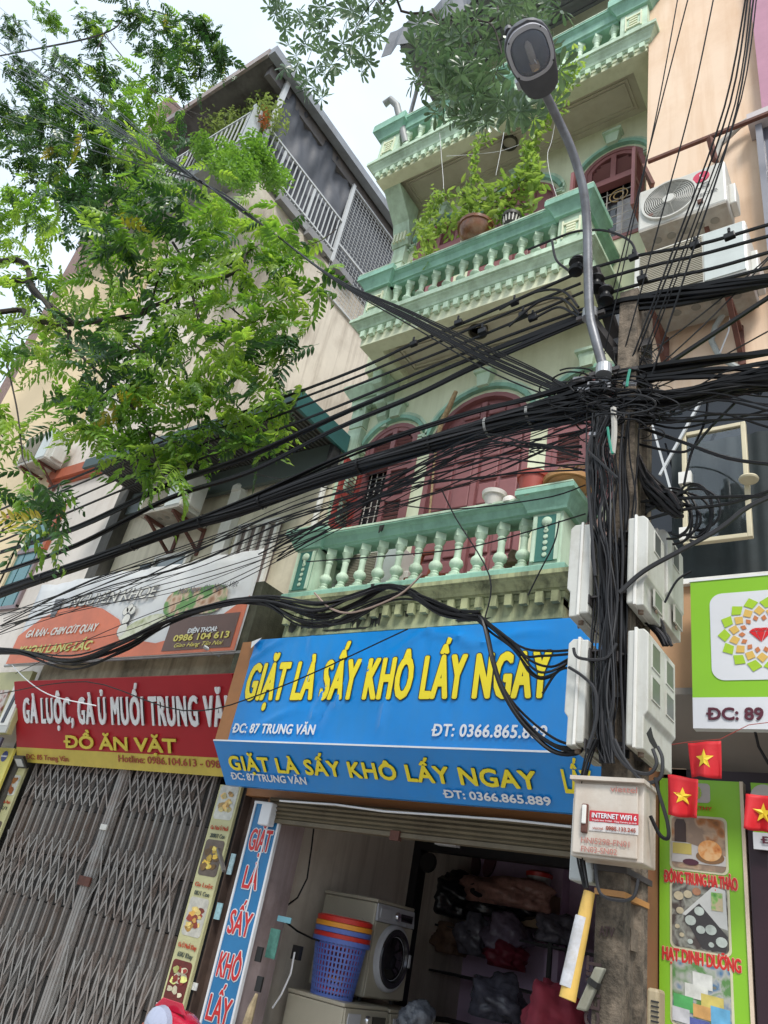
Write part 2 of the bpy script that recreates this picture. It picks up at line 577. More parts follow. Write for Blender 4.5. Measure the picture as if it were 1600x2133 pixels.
# party walls and back so that the body is closed
part('side_wall', MB().box(HX0, HX0 + .2, YW + .22, 14, 0, 13.4), m_beige, house)
part('side_wall', MB().box(HX1 + .1, HX1 + .3, YW + .22, 14, 2.7, 13.4), m_beige, house)
part('back_wall', MB().box(HX0, HX1 + .3, 14, 14.2, 0, 13.4), m_beige, house)
part('interior_floor', MB().box(HX0 + .2, HX1 + .1, YW + .3, 14, 3.95, 4.05), m_dark, house)
part('interior_floor', MB().box(HX0 + .2, HX1 + .1, YW + .3, 14, 7.0, 7.1), m_dark, house)
part('interior_floor', MB().box(HX0 + .2, HX1 + .1, YW + .3, 14, 10.15, 10.28), m_dark, house)
part('partition', MB().box(HX0 + .2, HX1 + .1, 7.4, 7.5, 4.05, 10.15), m_dark, house)

# corner pier with block joints, brackets
for (z0, z1) in ((4.2, 6.86), (8.0, 9.55)):
    n = max(2, round((z1 - z0) / .34)); hh = (z1 - z0) / n
    for i in range(n):
        part('pier_block', MB().box(-5.03, -4.84, YW - .10, YW + .05, z0 + i * hh + .012, z0 + (i + 1) * hh - .012), m_mint2, house)
    part('pier_core', MB().box(-5.02, -4.85, YW - .085, YW + .04, z0 - .6, z1 + .3), m_mint, house)
b = MB()
prof = [(0, 9.55), (.05, 9.55), (.09, 9.62), (.07, 9.74), (.10, 9.80), (.14, 9.92), (.30, 10.08), (.42, 10.2), (.5, 10.28), (0, 10.28)]
b.prism([(YW - .06 - o_, z) for o_, z in prof], -5.06, -4.80, 'yz')
part('scroll_bracket', b, m_mint2, house)
for k in range(4):
    part('bracket_reed', MB().box(-5.03 + k * .055, -5.0 + k * .055, YW - .17, YW - .1, 9.60, 9.76), m_mint, house)
b = MB()
b.box(-5.06, -4.66, YW - .12, YW + .05, 6.86, 6.93)
b.sweep([(0, 6.93), (.04, 6.93), (.12, 7.05), (.12, 7.10), (0, 7.10)], [(-5.03, YW, -1, 0), (-5.03, YW - .1, -1, -1), (-4.62, YW - .1, 1, -1), (-4.62, YW, 1, 0)])
part('pier_capital', b, m_mint2, house)
for k in range(4):
    part('dentil', MB().box(-5.03 + k * .1, -4.985 + k * .1, YW - .13, YW - .08, 6.79, 6.86), m_mint2, house)
b = MB()
prof = [(0, 6.5), (.04, 6.5), (.05, 6.58), (.09, 6.62), (.10, 6.72), (.16, 6.76), (.18, 6.9), (.28, 6.95), (.32, 7.1), (0, 7.1)]
b.prism([(YW - o_, z) for o_, z in prof], -4.66, -4.54, 'yz')
part('scroll_bracket', b, m_mint2, house)

# ---- balconies
def path3(xl, xr, yf, yb):
    return [(xl, yb, -1, 0), (xl, yf, -1, -1), (xr, yf, 1, -1), (xr, yb, 1, 0)]

def sqring(cx, cy, hw, hd):
    return [(cx - hw, cy - hd, -1, -1), (cx + hw, cy - hd, 1, -1), (cx + hw, cy + hd, 1, 1), (cx - hw, cy + hd, -1, 1), (cx - hw, cy - hd, -1, -1)]

def baluster_mesh(h, nm):
    b = MB()
    k = h / .44
    b.obox((0, 0, .02 * k), (1, 0, 0), (0, 1, 0), (0, 0, 1), .10, .10, .04 * k)
    b.lathe([(.045, .04 * k), (.05, .06 * k), (.03, .075 * k), (.036, .09 * k), (.03, .10 * k), (.052, .125 * k), (.058, .145 * k), (.05, .17 * k), (.03, .19 * k),
             (.027, .25 * k), (.03, .29 * k), (.027, .295 * k), (.036, .31 * k), (.036, .318 * k), (.028, .33 * k), (.045, .365 * k), (.052, .38 * k)], n=14)
    b.obox((0, 0, .41 * k), (1, 1, 0), (-1, 1, 0), (0, 0, 1), .085, .085, .065 * k)
    me = b.mesh(nm, True)
    return me
bal_me = {}

def coin_mesh():
    b = MB()
    b.lathe([(.010, 0), (.032, 0), (.034, -.006), (.030, -.010), (.024, -.008), (.021, -.012), (.012, -.012)], n=14, axis='y')
    return b.mesh('coin', True)
COIN = coin_mesh()

def balcony(xl, xr, zf, z_led0, z_led1, zr0, zr1, nb, matbase, ornament=True, capl=True, capr=True, pw=.26, style=0, returns=True):
    """zf bottom of fascia; z_led0/z_led1 cornice; zr0/zr1 rail; xl/xr fascia ends"""
    bal = part('balcony', MB().box(xl, xr, YB, YW + .1, zf + .10, z_led1 - .02), m_soffit if style else matbase, house)
    # downstand beam round the three open sides
    b = MB()
    b.box(xl, xr, YB - .004, YB + .16, zf, z_led0)
    b.box(xl, xl + .2, YB + .16, YW + .02, zf, z_led0 - .01)
    b.box(xr - .2, xr + .004, YB + .16, YW + .02, zf, z_led0 - .01)
    part('fascia', b, matbase, bal)
    # cornice moulding
    hgt = z_led1 - z_led0
    prof = [(-.1, z_led0), (.03, z_led0), (.04, z_led0 + .1 * hgt), (.05, z_led0 + .12 * hgt), (.06, z_led0 + .3 * hgt), (.085, z_led0 + .5 * hgt),
            (.105, z_led0 + .6 * hgt), (.11, z_led0 + .7 * hgt), (.13, z_led0 + .72 * hgt), (.13, z_led1), (-.1, z_led1)]
    part('cornice', MB().sweep(prof, path3(xl, xr, YB, YW + .05)), m_stain if not style else m_mint2, bal)
    # small bed strip under the cornice and the dentils
    part('bed_strip', MB().sweep([(-.02, z_led0 - .05), (.015, z_led0 - .05), (.015, z_led0 - .002), (-.02, z_led0 - .002)], path3(xl, xr, YB, YW + .05)), matbase, bal)
    dme = MB().box(-.028, .028, -.045, 0, -.085, 0).mesh('dentil')
    dme.materials.append(m_mint2 if style else m_stain)
    n = int((xr - xl - .06) / .118)
    for i in range(n + 1):
        inst('dentil', dme, bal, (xl + .04 + i * (xr - xl - .08) / n, YB - .016, z_led0 - .012))
    m_ = int((YW - YB) / .118)
    for i in range(m_):
        inst('dentil', dme, bal, (xr + .016, YB + .08 + i * .118, z_led0 - .012), Matrix.Rotation(PI / 2, 3, 'Z'))
    # plinth
    yin = YB - .05
    zp = z_led1 + .06
    part('plinth', MB().sweep([(-.2, z_led1 - .01), (.06, z_led1 - .01), (.06, zp - .012), (.05, zp), (-.2, zp)], path3(xl + .02, xr - .02, yin, YW)), m_teal if not style else m_mint2, bal)
    # rail
    hr = zr1 - zr0
    rp = [(-.16, zr0), (.0, zr0), (.01, zr0 + .12 * hr), (.03, zr0 + .15 * hr), (.035, zr0 + .3 * hr), (.05, zr0 + .6 * hr), (.075, zr0 + .72 * hr), (.08, zr0 + .78 * hr),
          (.095, zr0 + .80 * hr), (.095, zr1 - .012), (-.16, zr1 - .012)]
    part('handrail', MB().sweep(rp, path3(xl + .04, xr - .04, yin, YW)), m_teal, bal)
    part('rail_top', MB().sweep([(-.17, zr1 - .010), (.10, zr1 - .010), (.10, zr1 + .008), (-.17, zr1 + .008)], path3(xl + .04, xr - .04, yin, YW)), m_mint2, bal)
    # pedestals
    py = YB + .12
    for side, px_ in ((0, xl + .13), (1, xr - .13)):
        hw = pw / 2
        zt = zr0
        p = part('pedestal', MB().box(px_ - hw, px_ + hw, YB - .08, YB + .20, z_led1 + .005, zt + .02), m_mint2, bal)
        cp = [(-.04, zt + .0), (.015, zt + .0), (.02, zt + .02), (.05, zt + .08), (.07, zt + .11), (.08, zt + .12), (.095, zt + .125), (.095, zr1 + .045), (-.04, zr1 + .045)]
        b = MB().sweep(cp, sqring(px_, YB + .06, hw + .02, .16))
        part('pedestal_cap', b, m_teal, bal)
        part('cap_top', MB().box(px_ - hw - .105, px_ + hw + .105, YB - .195, YB + .34, zr1 + .05, zr1 + .062), m_mint2, bal)
        if ornament:
            # recessed teal plaque with disc and a string of coins
            zc = zt - .085
            pl = rrect(.20, (zt - .03) - (z_led1 + .09), .02)
            plate('plaque', pl, (px_ - .10, YB - .08, z_led1 + .09), (1, 0, 0), (0, 0, 1), .012, M('deep_teal_recess', (.04, .16, .13), .6, .1, 3), bal, 0)
            for e_ in (-1, 1):
                part('plaque_edge', MB().box(px_ + e_ * .09 - .014, px_ + e_ * .09 + .014, YB - .104, YB - .09, z_led1 + .09, zt - .035), m_mint2, bal)
            part('medallion', MB().lathe([(.0, -.022), (.024, -.02), (.038, -.008), (.04, 0)], (px_, YB - .094, zc), n=18, axis='y'), m_mint2, bal, smooth=True)
            nco = 5; z0 = zc - .062; dz = (z0 - (z_led1 + .105)) / nco
            COIN.materials.clear(); COIN.materials.append(m_mint2)
            for i in range(nco):
                inst('coin_ornament', COIN, bal, (px_, YB - .094, z0 - dz * (i + .3)), None, .56)
            part('ornament_stem', MB().box(px_ - .008, px_ + .008, YB - .106, YB - .092, z0 - .01, zc - .035), m_mint2, bal)
        else:
            # fret of raised bars
            for i in range(5):
                z = z_led1 + .16 + i * (zt - z_led1 - .28) / 4
                wbar = .15 if i in (0, 4) else .09
                part('fret_bar', MB().box(px_ - wbar / 2, px_ + wbar / 2, YB - .096, YB - .078, z - .010, z + .012), m_teal if not style else m_mint, bal)
            for e_ in (-1, 1):
                part('fret_bar', MB().box(px_ + e_ * .085 - .008, px_ + e_ * .085 + .008, YB - .096, YB - .078, z_led1 + .12, zt - .07), m_teal if not style else m_mint, bal)
    # balusters
    h = zr0 - zp
    if h not in bal_me:
        bal_me[h] = baluster_mesh(h, 'baluster'); bal_me[h].materials.append(m_mint2)
    xa, xb_ = xl + .13 + pw / 2, xr - .13 - pw / 2
    for i in range(nb):
        inst('baluster', bal_me[h], bal, (xa + (i + .5) * (xb_ - xa) / nb, YB + .0, zp), Matrix.Rotation(random.uniform(-.08, .08), 3, 'Z'))
    if returns:
        for i in range(2):
            inst('baluster', bal_me[h], bal, (xr - .13, YB + .26 + (i + .6) * .2, zp))
            inst('baluster', bal_me[h], bal, (xl + .13, YB + .26 + (i + .6) * .2, zp))
    return bal

B1 = balcony(-4.60, -2.00, 3.71, 3.91, 4.03, 4.53, 4.65, 11, m_stain, True, pw=.24)
B2 = balcony(-4.58, -2.02, 7.12, 7.31, 7.45, 7.88, 8.03, 12, m_mint, False, style=1, pw=.27)
B3 = balcony(-5.08, -1.49, 10.26, 10.37, 10.56, 11.04, 11.25, 15, m_mint, False, style=1, pw=.30, returns=False)

# soffit panel mouldings and the round ceiling bosses
for bal, xl, xr, z in ((B2, -4.58, -2.02, 7.22), (B3, -5.08, -1.49, 10.38)):
    b = MB()
    for i, q in enumerate((.30, .34)):
        b.sweep([(0, z - .035), (.02, z - .035), (.02, z + .01), (0, z + .01)], [(xl + q, YB + q - .06, 1, 1), (xr - q, YB + q - .06, -1, 1), (xr - q, YW - .06 - i * .05, -1, -1), (xl + q, YW - .06 - i * .05, 1, -1), (xl + q, YB + q - .06, 1, 1)])
    part('soffit_moulding', b, m_soffit, bal)
    part('soffit_ring', MB().lathe([(.085, 0), (.10, 0), (.10, -.07), (.085, -.07), (.085, 0)], ((xl + xr) / 2, 4.84, z), n=24), M('dark_ring', (.06, .055, .04), .7), bal, smooth=True)
random.seed(9)
m_grime = M('black_wet_grime', (.018, .018, .014), .6, .4, 9)
for (x, z1, z0, w_, y) in ((-3.62, 4.62, 4.54, .05, YB - .152), (-3.63, 4.025, 3.94, .04, YB - .135), (-3.60, 3.90, 3.74, .10, YB - .008), (-3.80, 3.90, 3.74, .14, YB - .008), (-4.10, 3.90, 3.76, .10, YB - .008), (-4.35, 3.90, 3.76, .14, YB - .008), (-3.25, 4.02, 3.94, .05, YB - .135), (-3.3, 3.90, 3.8, .05, YB - .008), (-4.5, 3.90, 3.74, .10, YB - .008), (-2.7, 3.75, 3.73, .3, YB - .008), (-3.9, 3.75, 3.73, .5, YB - .008), (-3.62, 4.08, 4.04, .04, YB - .115)):
    top = [(x + w_ * (i / 8 - .5), z1) for i in range(9)]
    bot = [(x + w_ * (i / 8 - .5) * .8 + random.uniform(-.008, .008), z0 + random.uniform(0, .45) * (z1 - z0)) for i in range(8, -1, -1)]
    part('grime_run', MB().prism(top + bot, y, y + .003), m_grime, B1)
# wet black stains running down over the lower balcony (geometry-thin grime patches are in the material)

# ---- arched openings
def hood(x0, x1, zp, rise, parent):
    a = arcpts(x0 - .03, x1 + .03, zp + .02, rise + .02)
    for k, (d0, d1, y) in enumerate(((.0, .045, .05), (.05, .085, .035))):
        inn = [(x + (x - (x0 + x1) / 2) * d0 / .5 * .6, z + d0) for x, z in a]
        out = [(x + (x - (x0 + x1) / 2) * d1 / .5 * .6, z + d1) for x, z in a]
        part('arch_moulding', MB().band(inn, out, YW - y, YW + .01), m_mint2 if k else m_teal, parent)
    cx = (x0 + x1) / 2; zt = zp + rise + .05
    b = MB().prism([(cx - .06, zt), (cx + .06, zt), (cx + .085, zt + .17), (cx - .085, zt + .17)], YW - .09, YW)
    b.box(cx - .11, cx + .11, YW - .12, YW, zt + .17, zt + .205)
    part('keystone', b, m_mint2, parent)
    for e_, xx in ((-1, x0), (1, x1)):
        b = MB()
        xo = xx + e_ * .09
        b.box(min(xx, xo) - .01, max(xx, xo) + .01, YW - .05, YW, zp - .045, zp - .02)
        b.box(min(xx, xo) - .01, max(xx, xo) + .01, YW - .05, YW, zp - .085, zp - .065)
        b.box(xo - .012, xo + .012, YW - .05, YW, zp - .12, zp + .05)
        part('impost_fret', b, m_mint2, parent)

def louvers(parent, x0, x1, z0, z1, y, mat, step=.052, arch=None, axis='x', depth=.03):
    me = None
    z = z0 + step / 2
    while z < z1 - .01:
        xa, xb_ = x0, x1
        if arch:
            cx, zs, hw, R, cz = arch
            if z + .02 > zs:
                lim = R * R - (z + .025 - cz) ** 2
                if lim <= 0: break
                lim = math.sqrt(lim)
                xa = max(x0, cx - lim); xb_ = min(x1, cx + lim)
        if xb_ - xa > .04:
            b = MB()
            if axis == 'x':
                b.obox(((xa + xb_) / 2, y, z), (1, 0, 0), (0, 1, -.75), (0, .75, 1), xb_ - xa, depth, .007)
            else:
                b.obox((y, (xa + xb_) / 2, z), (0, 1, 0), (1, 0, -.75), (.75, 0, 1), xb_ - xa, depth, .007)
            part('louver', b, mat, parent)
        z += step

def arched_window(x0, x1, zs, zp, rise, opened, parent=house):
    win = thing_part = part('window', MB().box(x0, x1, YW + .14, YW + .16, zs, zp + rise * .6), glassmat('dark_pane', (.02, .022, .025), .1), parent)
    cx = (x0 + x1) / 2
    hood(x0, x1, zp, rise, win)
    out = arcpts(x0, x1, zp, rise); inn = arcpts(x0 + .055, x1 - .055, zp, rise - .05)
    fr = MB().band(inn, out, YW - .01, YW + .09)
    fr.box(x0, x0 + .055, YW - .01, YW + .09, zs, zp); fr.box(x1 - .055, x1, YW - .01, YW + .09, zs, zp)
    fr.box(x0, x1, YW - .015, YW + .09, zs, zs + .05)
    ztr = zp - .28
    fr.box(x0 + .055, x1 - .055, YW - .012, YW + .08, ztr - .04, ztr + .03)
    fr.box(cx - .03, cx + .03, YW - .005, YW + .07, ztr + .03, zp + rise - .06)
    part('window_frame', fr, m_maroon, win)
    hw = (x1 - x0) / 2 - .11; r2 = rise - .09; R = (hw * hw + r2 * r2) / (2 * r2)
    ar = (cx, zp, hw, R, zp + r2 - R)
    # arched transom leaf backing frame
    a2 = arcpts(x0 + .11, x1 - .11, zp, rise - .10)
    b = MB().band(a2, arcpts(x0 + .055, x1 - .055, zp, rise - .05), YW, YW + .06)
    b.box(x0 + .055, x0 + .11, YW, YW + .06, ztr + .03, zp); b.box(x1 - .11, x1 - .055, YW, YW + .06, ztr + .03, zp)
    b.box(x0 + .11, x1 - .11, YW, YW + .06, ztr + .03, ztr + .07)
    part('transom_frame', b, m_maroon, win)
    louvers(win, x0 + .11, cx - .03, ztr + .07, zp + rise, YW + .03, m_maroon, .045, ar)
    louvers(win, cx + .03, x1 - .11, ztr + .07, zp + rise, YW + .03, m_maroon, .045, ar)
    part('transom_backing', MB().band(arcpts(x0 + .06, x1 - .06, zp, rise - .06), [(p[0], ztr) for p in arcpts(x0 + .06, x1 - .06, zp, rise)], YW + .07, YW + .075), m_dark, win)
    # leaves
    zb, zt = zs + .05, ztr - .045
    wl = (x1 - x0 - .11) / 2
    def leaf_closed(xa, xb_):
        b = MB()
        b.box(xa, xa + .05, YW, YW + .04, zb, zt); b.box(xb_ - .05, xb_, YW, YW + .04, zb, zt)
        for z in (zb, (zb + zt) / 2 - .03, zt - .06): b.box(xa + .05, xb_ - .05, YW, YW + .04, z, z + .06)
        lf = part('shutter_leaf', b, m_maroon, parent)
        louvers(lf, xa + .05, xb_ - .05, zb + .06, (zb + zt) / 2 - .03, YW + .02, m_maroon)
        louvers(lf, xa + .05, xb_ - .05, (zb + zt) / 2 + .03, zt - .06, YW + .02, m_maroon)
        part('leaf_backing', MB().box(xa + .05, xb_ - .05, YW + .04, YW + .044, zb, zt), m_dark, lf)
    def leaf_open(xh, mat, tilt=0.0):
        y1, y0 = YW - .01, YW - .01 - wl
        b = MB()
        x = xh
        b.box(x - .018, x + .018, y0, y0 + .05, zb, zt); b.box(x - .018, x + .018, y1 - .05, y1, zb, zt)
        for z in (zb, (zb + zt) / 2 - .03, zt - .06): b.box(x - .018, x + .018, y0 + .05, y1 - .05, z, z + .06)
        lf = part('shutter_leaf', b, mat, parent, label='open shutter leaf standing out from the wall')
        louvers(lf, y0 + .05, y1 - .05, zb + .06, (zb + zt) / 2 - .03, x, mat, axis='y')
        louvers(lf, y0 + .05, y1 - .05, (zb + zt) / 2 + .03, zt - .06, x, mat, axis='y')
    def grille(xa, xb_):
        b = MB()
        for i in range(4):
            x = xa + .04 + (xb_ - xa - .08) * i / 3
            b.tube([(x, YW + .09, zb), (x, YW + .09, zt)], .006, 5)
        for i in range(7):
            z = zb + (zt - zb) * (i + .5) / 7
            b.tube([(xa, YW + .09, z), (xb_, YW + .09, z)], .005, 5)
        part('grille', b, M('white_iron', (.55, .52, .48), .5), win)
    if opened == 'left':
        leaf_open(x0 + .03, m_maroon2); grille(x0 + .05, cx); leaf_closed(cx, x1 - .055)
    elif opened == 'right':
        leaf_open(x1 - .02, m_maroon); leaf_open(x0 + .02, m_maroon); grille(x0 + .05, x1 - .05)
        b = MB()
        for sgn, r in ((1, .10), (1, .055)):
            b.tube([(cx + .06 + r * math.cos(t * PI / 10), YW + .04, zt - .2 + r * math.sin(t * PI / 10)) for t in range(-4, 16)], .006, 5)
        part('scroll_ironwork', b, M('faded_gold_iron', (.4, .28, .12), .5), win)
        part('curtain', MB().box(cx + .02, x1 - .06, YW + .12, YW + .13, zb, zt - .2), M('pale_curtain', (.45, .45, .48), .9, .2, 20), win)
    else:
        leaf_closed(x0 + .055, cx); leaf_closed(cx, x1 - .055)
    return win

def arched_door(x0, x1, zs, zp, rise, parent=house):
    cx = (x0 + x1) / 2
    dr = part('door', MB().band(arcpts(x0 + .03, x1 - .03, zp, rise - .03), [(p[0], zs) for p in arcpts(x0 + .03, x1 - .03, zp, rise)], YW + .06, YW + .10), m_maroon, parent)
    hood(x0, x1, zp, rise, dr)
    fr = MB().band(arcpts(x0 + .06, x1 - .06, zp, rise - .05), arcpts(x0, x1, zp, rise), YW - .005, YW + .1)
    fr.box(x0, x0 + .06, YW - .005, YW + .1, zs, zp); fr.box(x1 - .06, x1, YW - .005, YW + .1, zs, zp)
    part('door_frame', fr, m_maroon, dr)
    # two tall leaves, the right one ajar, with raised panels
    zt = zp - .06
    hw = (x1 - x0) / 2 - .06; r2 = rise - .05; R = (hw * hw + r2 * r2) / (2 * r2); cz = zp + r2 - R
    def top_at(x):
        return cz + math.sqrt(max(0, R * R - (x - cx) ** 2))
    for (xa, xb_) in ((x0 + .06, cx), (cx, x1 - .06)):
        b = MB()
        part('door_stile', MB().box(xb_ - .03 if xb_ == cx else xa, xb_ if xb_ == cx else xa + .03, YW + .02, YW + .07, zs, zp + rise - .1), m_maroon, dr)
        ncol = 2; wc = (xb_ - xa - .06) / ncol
        z = zs + .08
        rows = []
        while z < zp + rise - .2:
            rows.append(z); z += .27
        for r_, z in enumerate(rows):
            for c_ in range(ncol):
                xl = xa + .03 + c_ * wc + .018; xr_ = xl + wc - .036
                zz = min(z + .235, top_at(xl) - .05, top_at(xr_) - .05)
                if zz - z < .06: continue
                part('door_panel', MB().prism([(xl, z), (xr_, z), (xr_, min(z + .235, top_at(xr_) - .05)), (xl, min(z + .235, top_at(xl) - .05))], YW + .035, YW + .062), m_maroon, dr, bevel=.012)
    return dr

arched_window(*L1ops[0], 'left'); arched_door(*L1ops[1]); arched_window(*L1ops[2], 'closed')
arched_window(*L2ops[0], 'closed'); arched_door(*L2ops[1]); arched_window(*L2ops[2], 'right')

# roof terrace: grey sheet canopy over the top balcony
part('terrace_canopy', MB().box(-5.25, -1.5, 4.15, 9, 13.45, 13.5), M('grey_roof_sheet', (.17, .18, .20), .6, .15, 2), house)
pv = MB()
for k in range(30):
    pv.box(-5.25, -1.5, 4.2 + k * .16, 4.25 + k * .16, 13.41, 13.45)
part('canopy_ribs', pv, M('grey_roof_sheet', (.2, .21, .24)), house)
part('canopy_post', MB().tube([(-5.0, 4.7, 11.5), (-5.0, 4.7, 13.45)], .03, 8), m_steel, house)
part('canopy_post', MB().tube([(-1.7, 4.7, 11.5), (-1.7, 4.7, 13.45)], .03, 8), m_steel, house)
# awning sheet hanging from the canopy front (grey, ragged)
b = MB(); n = 24
V = []
for i in range(n + 1):
    x = -5.28 + i * 3.7 / n
    V += [(x, 4.12 + .03 * math.sin(i * 1.7), 13.45), (x, 4.10 + .04 * math.sin(i * 2.3), 12.75 + .05 * math.sin(i * 3.1))]
b.add(V, [(2 * i, 2 * i + 2, 2 * i + 3, 2 * i + 1) for i in range(n)])
o = part('canopy_valance', b, M('grey_tarp', (.16, .17, .19), .7, .2, 4, bump=.3), house)
o.modifiers.new('t', 'SOLIDIFY').thickness = .008
# drain pipe on the top balcony's left end
p0 = at(880, 290, 4.42); p1 = at(832, 243, 4.1)
drain = part('drain_pipe', MB().tube([(-4.72, 4.5, 10.85), (-4.86, 4.28, 11.5), (-4.95, 4.22, 11.62), (-5.05, 4.22, 11.58)], .05, 10), M('grey_pvc', (.32, .33, .33), .5), house, smooth=True)
# rope and dried vine hanging beside the door
rp = [at(950, 815, 5.05), at(935, 850, 5.08), at(920, 880, 5.1), at(912, 910, 5.1), at(905, 960, 5.12), at(898, 1040, 5.1), at(893, 1090, 5.1)]
tag(part('dried_vine', MB().tube(rp, [.022, .03, .028, .02, .012, .012, .008], 7), M('dry_straw', (.38, .27, .15), .95, .35, 30, bump=.8), None), 'dried rope-like vine clinging beside the arched door of the lower balcony', 'vine')
# ================================================================= shop front, laundry
m_orange = M('orange_brown_panel', (.40, .17, .055), .55, .08, 3, (.15, .07, .03), .3)
m_blue = M('blue_vinyl', (.0, .22, .64), .28, .08, 2, (.05, .22, .45), .2, .2, bump=.0, spec=.5)
m_yel = M('yellow_vinyl', (.80, .66, .02), .4, .02, bump=0)
m_blk = M('black_vinyl', (.012, .012, .012), .5, 0, bump=0)
m_wht = M('white_vinyl', (.72, .73, .75), .4, .03, bump=0)
m_red = M('red_vinyl', (.36, .012, .02), .45, .08, 2, bump=0, spec=.25)
m_roll = M('cream_roller_metal', (.13, .105, .065), .6, .15, 6, (.07, .05, .03), .5)
m_lilac = M('lilac_plaster', (.70, .52, .70), .85, .08, 2, (.2, .15, .17), .4)  # base colour raised in place of light from an unseen inner lamp
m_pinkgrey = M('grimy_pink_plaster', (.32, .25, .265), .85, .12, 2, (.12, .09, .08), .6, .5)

# flat surround behind the sign
part('facade_panel', MB().box(-5.03, -1.50, 4.56, 5.2, 2.95, 3.72), M('orange_brown_panel', (.4, .17, .055)), house)
part('shop_lintel', MB().box(-5.03, -1.50, 4.98, 5.25, 2.46, 2.96), m_orange, house)
part('shop_pier', MB().box(-4.79, -4.70, 5.02, 5.35, 0.15, 2.46), m_orange, house)
part('pier_face', MB().box(-5.03, -4.80, 5.06, 5.35, 0.15, 2.46), M('dark_brown_jamb', (.10, .065, .05), .7, .2, 6, (.03, .02, .02), .5), house)
part('shop_pier', MB().box(-1.74, -1.49, 5.0, 5.35, 0.15, 2.46), m_orange, house)

sign = thing('shop_sign', 'blue laundry signboard with large yellow lettering and a second row below, over the open shop', 'sign', (-3.4, 4.5, 2.5))
a = at(474, 1544, 4.42); b_ = at(530, 1333, 4.42)
SX0, SX1 = a.x, -1.70
zt_, zb_ = at(860, 1310, 4.42).z, 2.78
# front skin as a finely divided sheet with shallow wrinkles
def wrinkled(x0, x1, z0, z1, y, nx=90, nz=30):
    V = []; F = []
    for j in range(nz + 1):
        for i in range(nx + 1):
            u, v = i / nx, j / nz
            x = x0 + (x1 - x0) * u; z = z0 + (z1 - z0) * v
            d = .0
            for (cx, cz, ang, ln, am, wd) in WR:
                dx, dz = x - cx, z - cz
                s_ = dx * math.cos(ang) + dz * math.sin(ang); t_ = -dx * math.sin(ang) + dz * math.cos(ang)
                t_ -= .06 * math.sin(s_ * 6)
                d += am * math.exp(-(t_ / wd) ** 2 - (s_ / ln) ** 2)
            V.append((x, y - d, z))
    for j in range(nz):
        for i in range(nx):
            k = j * (nx + 1) + i
            F.append((k, k + 1, k + nx + 2, k + nx + 1))
    return MB().add(V, F)
random.seed(3)
WR = [(-3.95, 3.05, 1.0, .22, .010, .016), (-3.88, 3.02, .9, .18, -.008, .02), (-3.75, 3.12, 1.05, .2, .008, .014), (-3.55, 3.4, 1.9, .2, .006, .02), (-3.2, 3.55, .3, .3, .008, .014),
      (-4.7, 3.55, .2, .25, .008, .014), (-3.3, 3.0, 1.2, .15, .008, .015), (-2.9, 3.35, 1.2, .15, .006, .014), (-4.4, 2.95, .1, .3, .006, .02), (-2.4, 3.55, -.1, .3, .006, .02), (-4.0, 3.3, .8, .2, -.006, .02)]
WR = [(a, b, c, d, e * 2.6, f) for a, b, c, d, e, f in WR] + [(random.uniform(-4.8, -1.9), random.uniform(2.85, 3.65), random.uniform(0, 3.1), random.uniform(.1, .3), random.choice((-.008, .010, .014)), random.uniform(.012, .03)) for _ in range(16)]
part('front_sheet', wrinkled(SX0, SX1, zb_, zt_, 4.42), m_blue, sign, smooth=True)
part('box_body', MB().box(SX0, SX1, 4.44, 4.55, zb_, zt_), m_blue, sign)
# lower face slopes back under the box
c0 = at(446, 1545, 4.40); c1 = at(464, 1637, 4.66); d0 = at(1181, 1569, 4.40); d1 = at(1190, 1690, 4.66)
fx0 = c0.x; fzt = (c0.z + d0.z) / 2; fzb = (c1.z + d1.z) / 2
b = MB().add([(fx0, 4.39, fzt), (-1.66, 4.39, fzt), (-1.66, 4.66, fzb), (fx0 + .0, 4.66, fzb), (fx0, 4.44, fzt), (-1.66, 4.44, fzt), (-1.66, 4.71, fzb), (fx0, 4.71, fzb)],
             [(0, 1, 2, 3), (7, 6, 5, 4), (0, 4, 5, 1), (3, 2, 6, 7), (0, 3, 7, 4), (1, 5, 6, 2)])
part('lower_face', b, m_blue, sign)
part('edge_strip', MB().box(fx0, -1.66, 4.385, 4.43, fzt, fzt + .012), m_wht, sign)
part('folded_corner', MB().add([(SX0 - .03, 4.405, zt_ - .02), (SX0 + .09, 4.40, zt_ + .01), (SX0 + .02, 4.37, zt_ - .10)], [(0, 1, 2)]), m_wht, sign)
Yf = 4.413
def T(s, x0y0, x1y1, top, mat, **k):
    """lettering on the street front; pixel marks of the photograph give baseline ends and one cap-top mark"""
    Y = k.pop('Y', Yf)
    A = at(*x0y0, Y); B = at(*x1y1, Y); z = (A.z + B.z) / 2; A.z = B.z = z
    h = at(*top, Y).z - z
    return text(s, A, B, h, mat, k.pop('parent', sign), **k)
part('side_board', MB().box(at(447, 1543, 4.43).x, SX0, 4.43, 4.55, zb_, zt_ - .01), m_orange, sign)
A_ = at(507, 1457, Yf); B_ = at(1140, 1453, Yf)
text('GIẶT LÀ SẤY KHÔ LẤY NGAY', (A_.x, Yf, A_.z), (B_.x, Yf, A_.z), at(900, 1370, Yf).z - at(900, 1455, Yf).z, m_yel, sign, bold=.035, outline=m_blk, outw=.022, hb=1.15, track=.08, ext=.0004, off=.001)
A_ = at(484, 1526, Yf); B_ = at(655, 1528, Yf)
text('ĐC: 87 TRUNG VĂN', (A_.x, Yf, A_.z), (B_.x, Yf, A_.z), at(560, 1508, Yf).z - at(560, 1527, Yf).z, m_wht, sign, bold=.035, shear=.05, hb=1.15, track=.04)
A_ = at(899, 1533, Yf); B_ = at(1139, 1538, Yf)
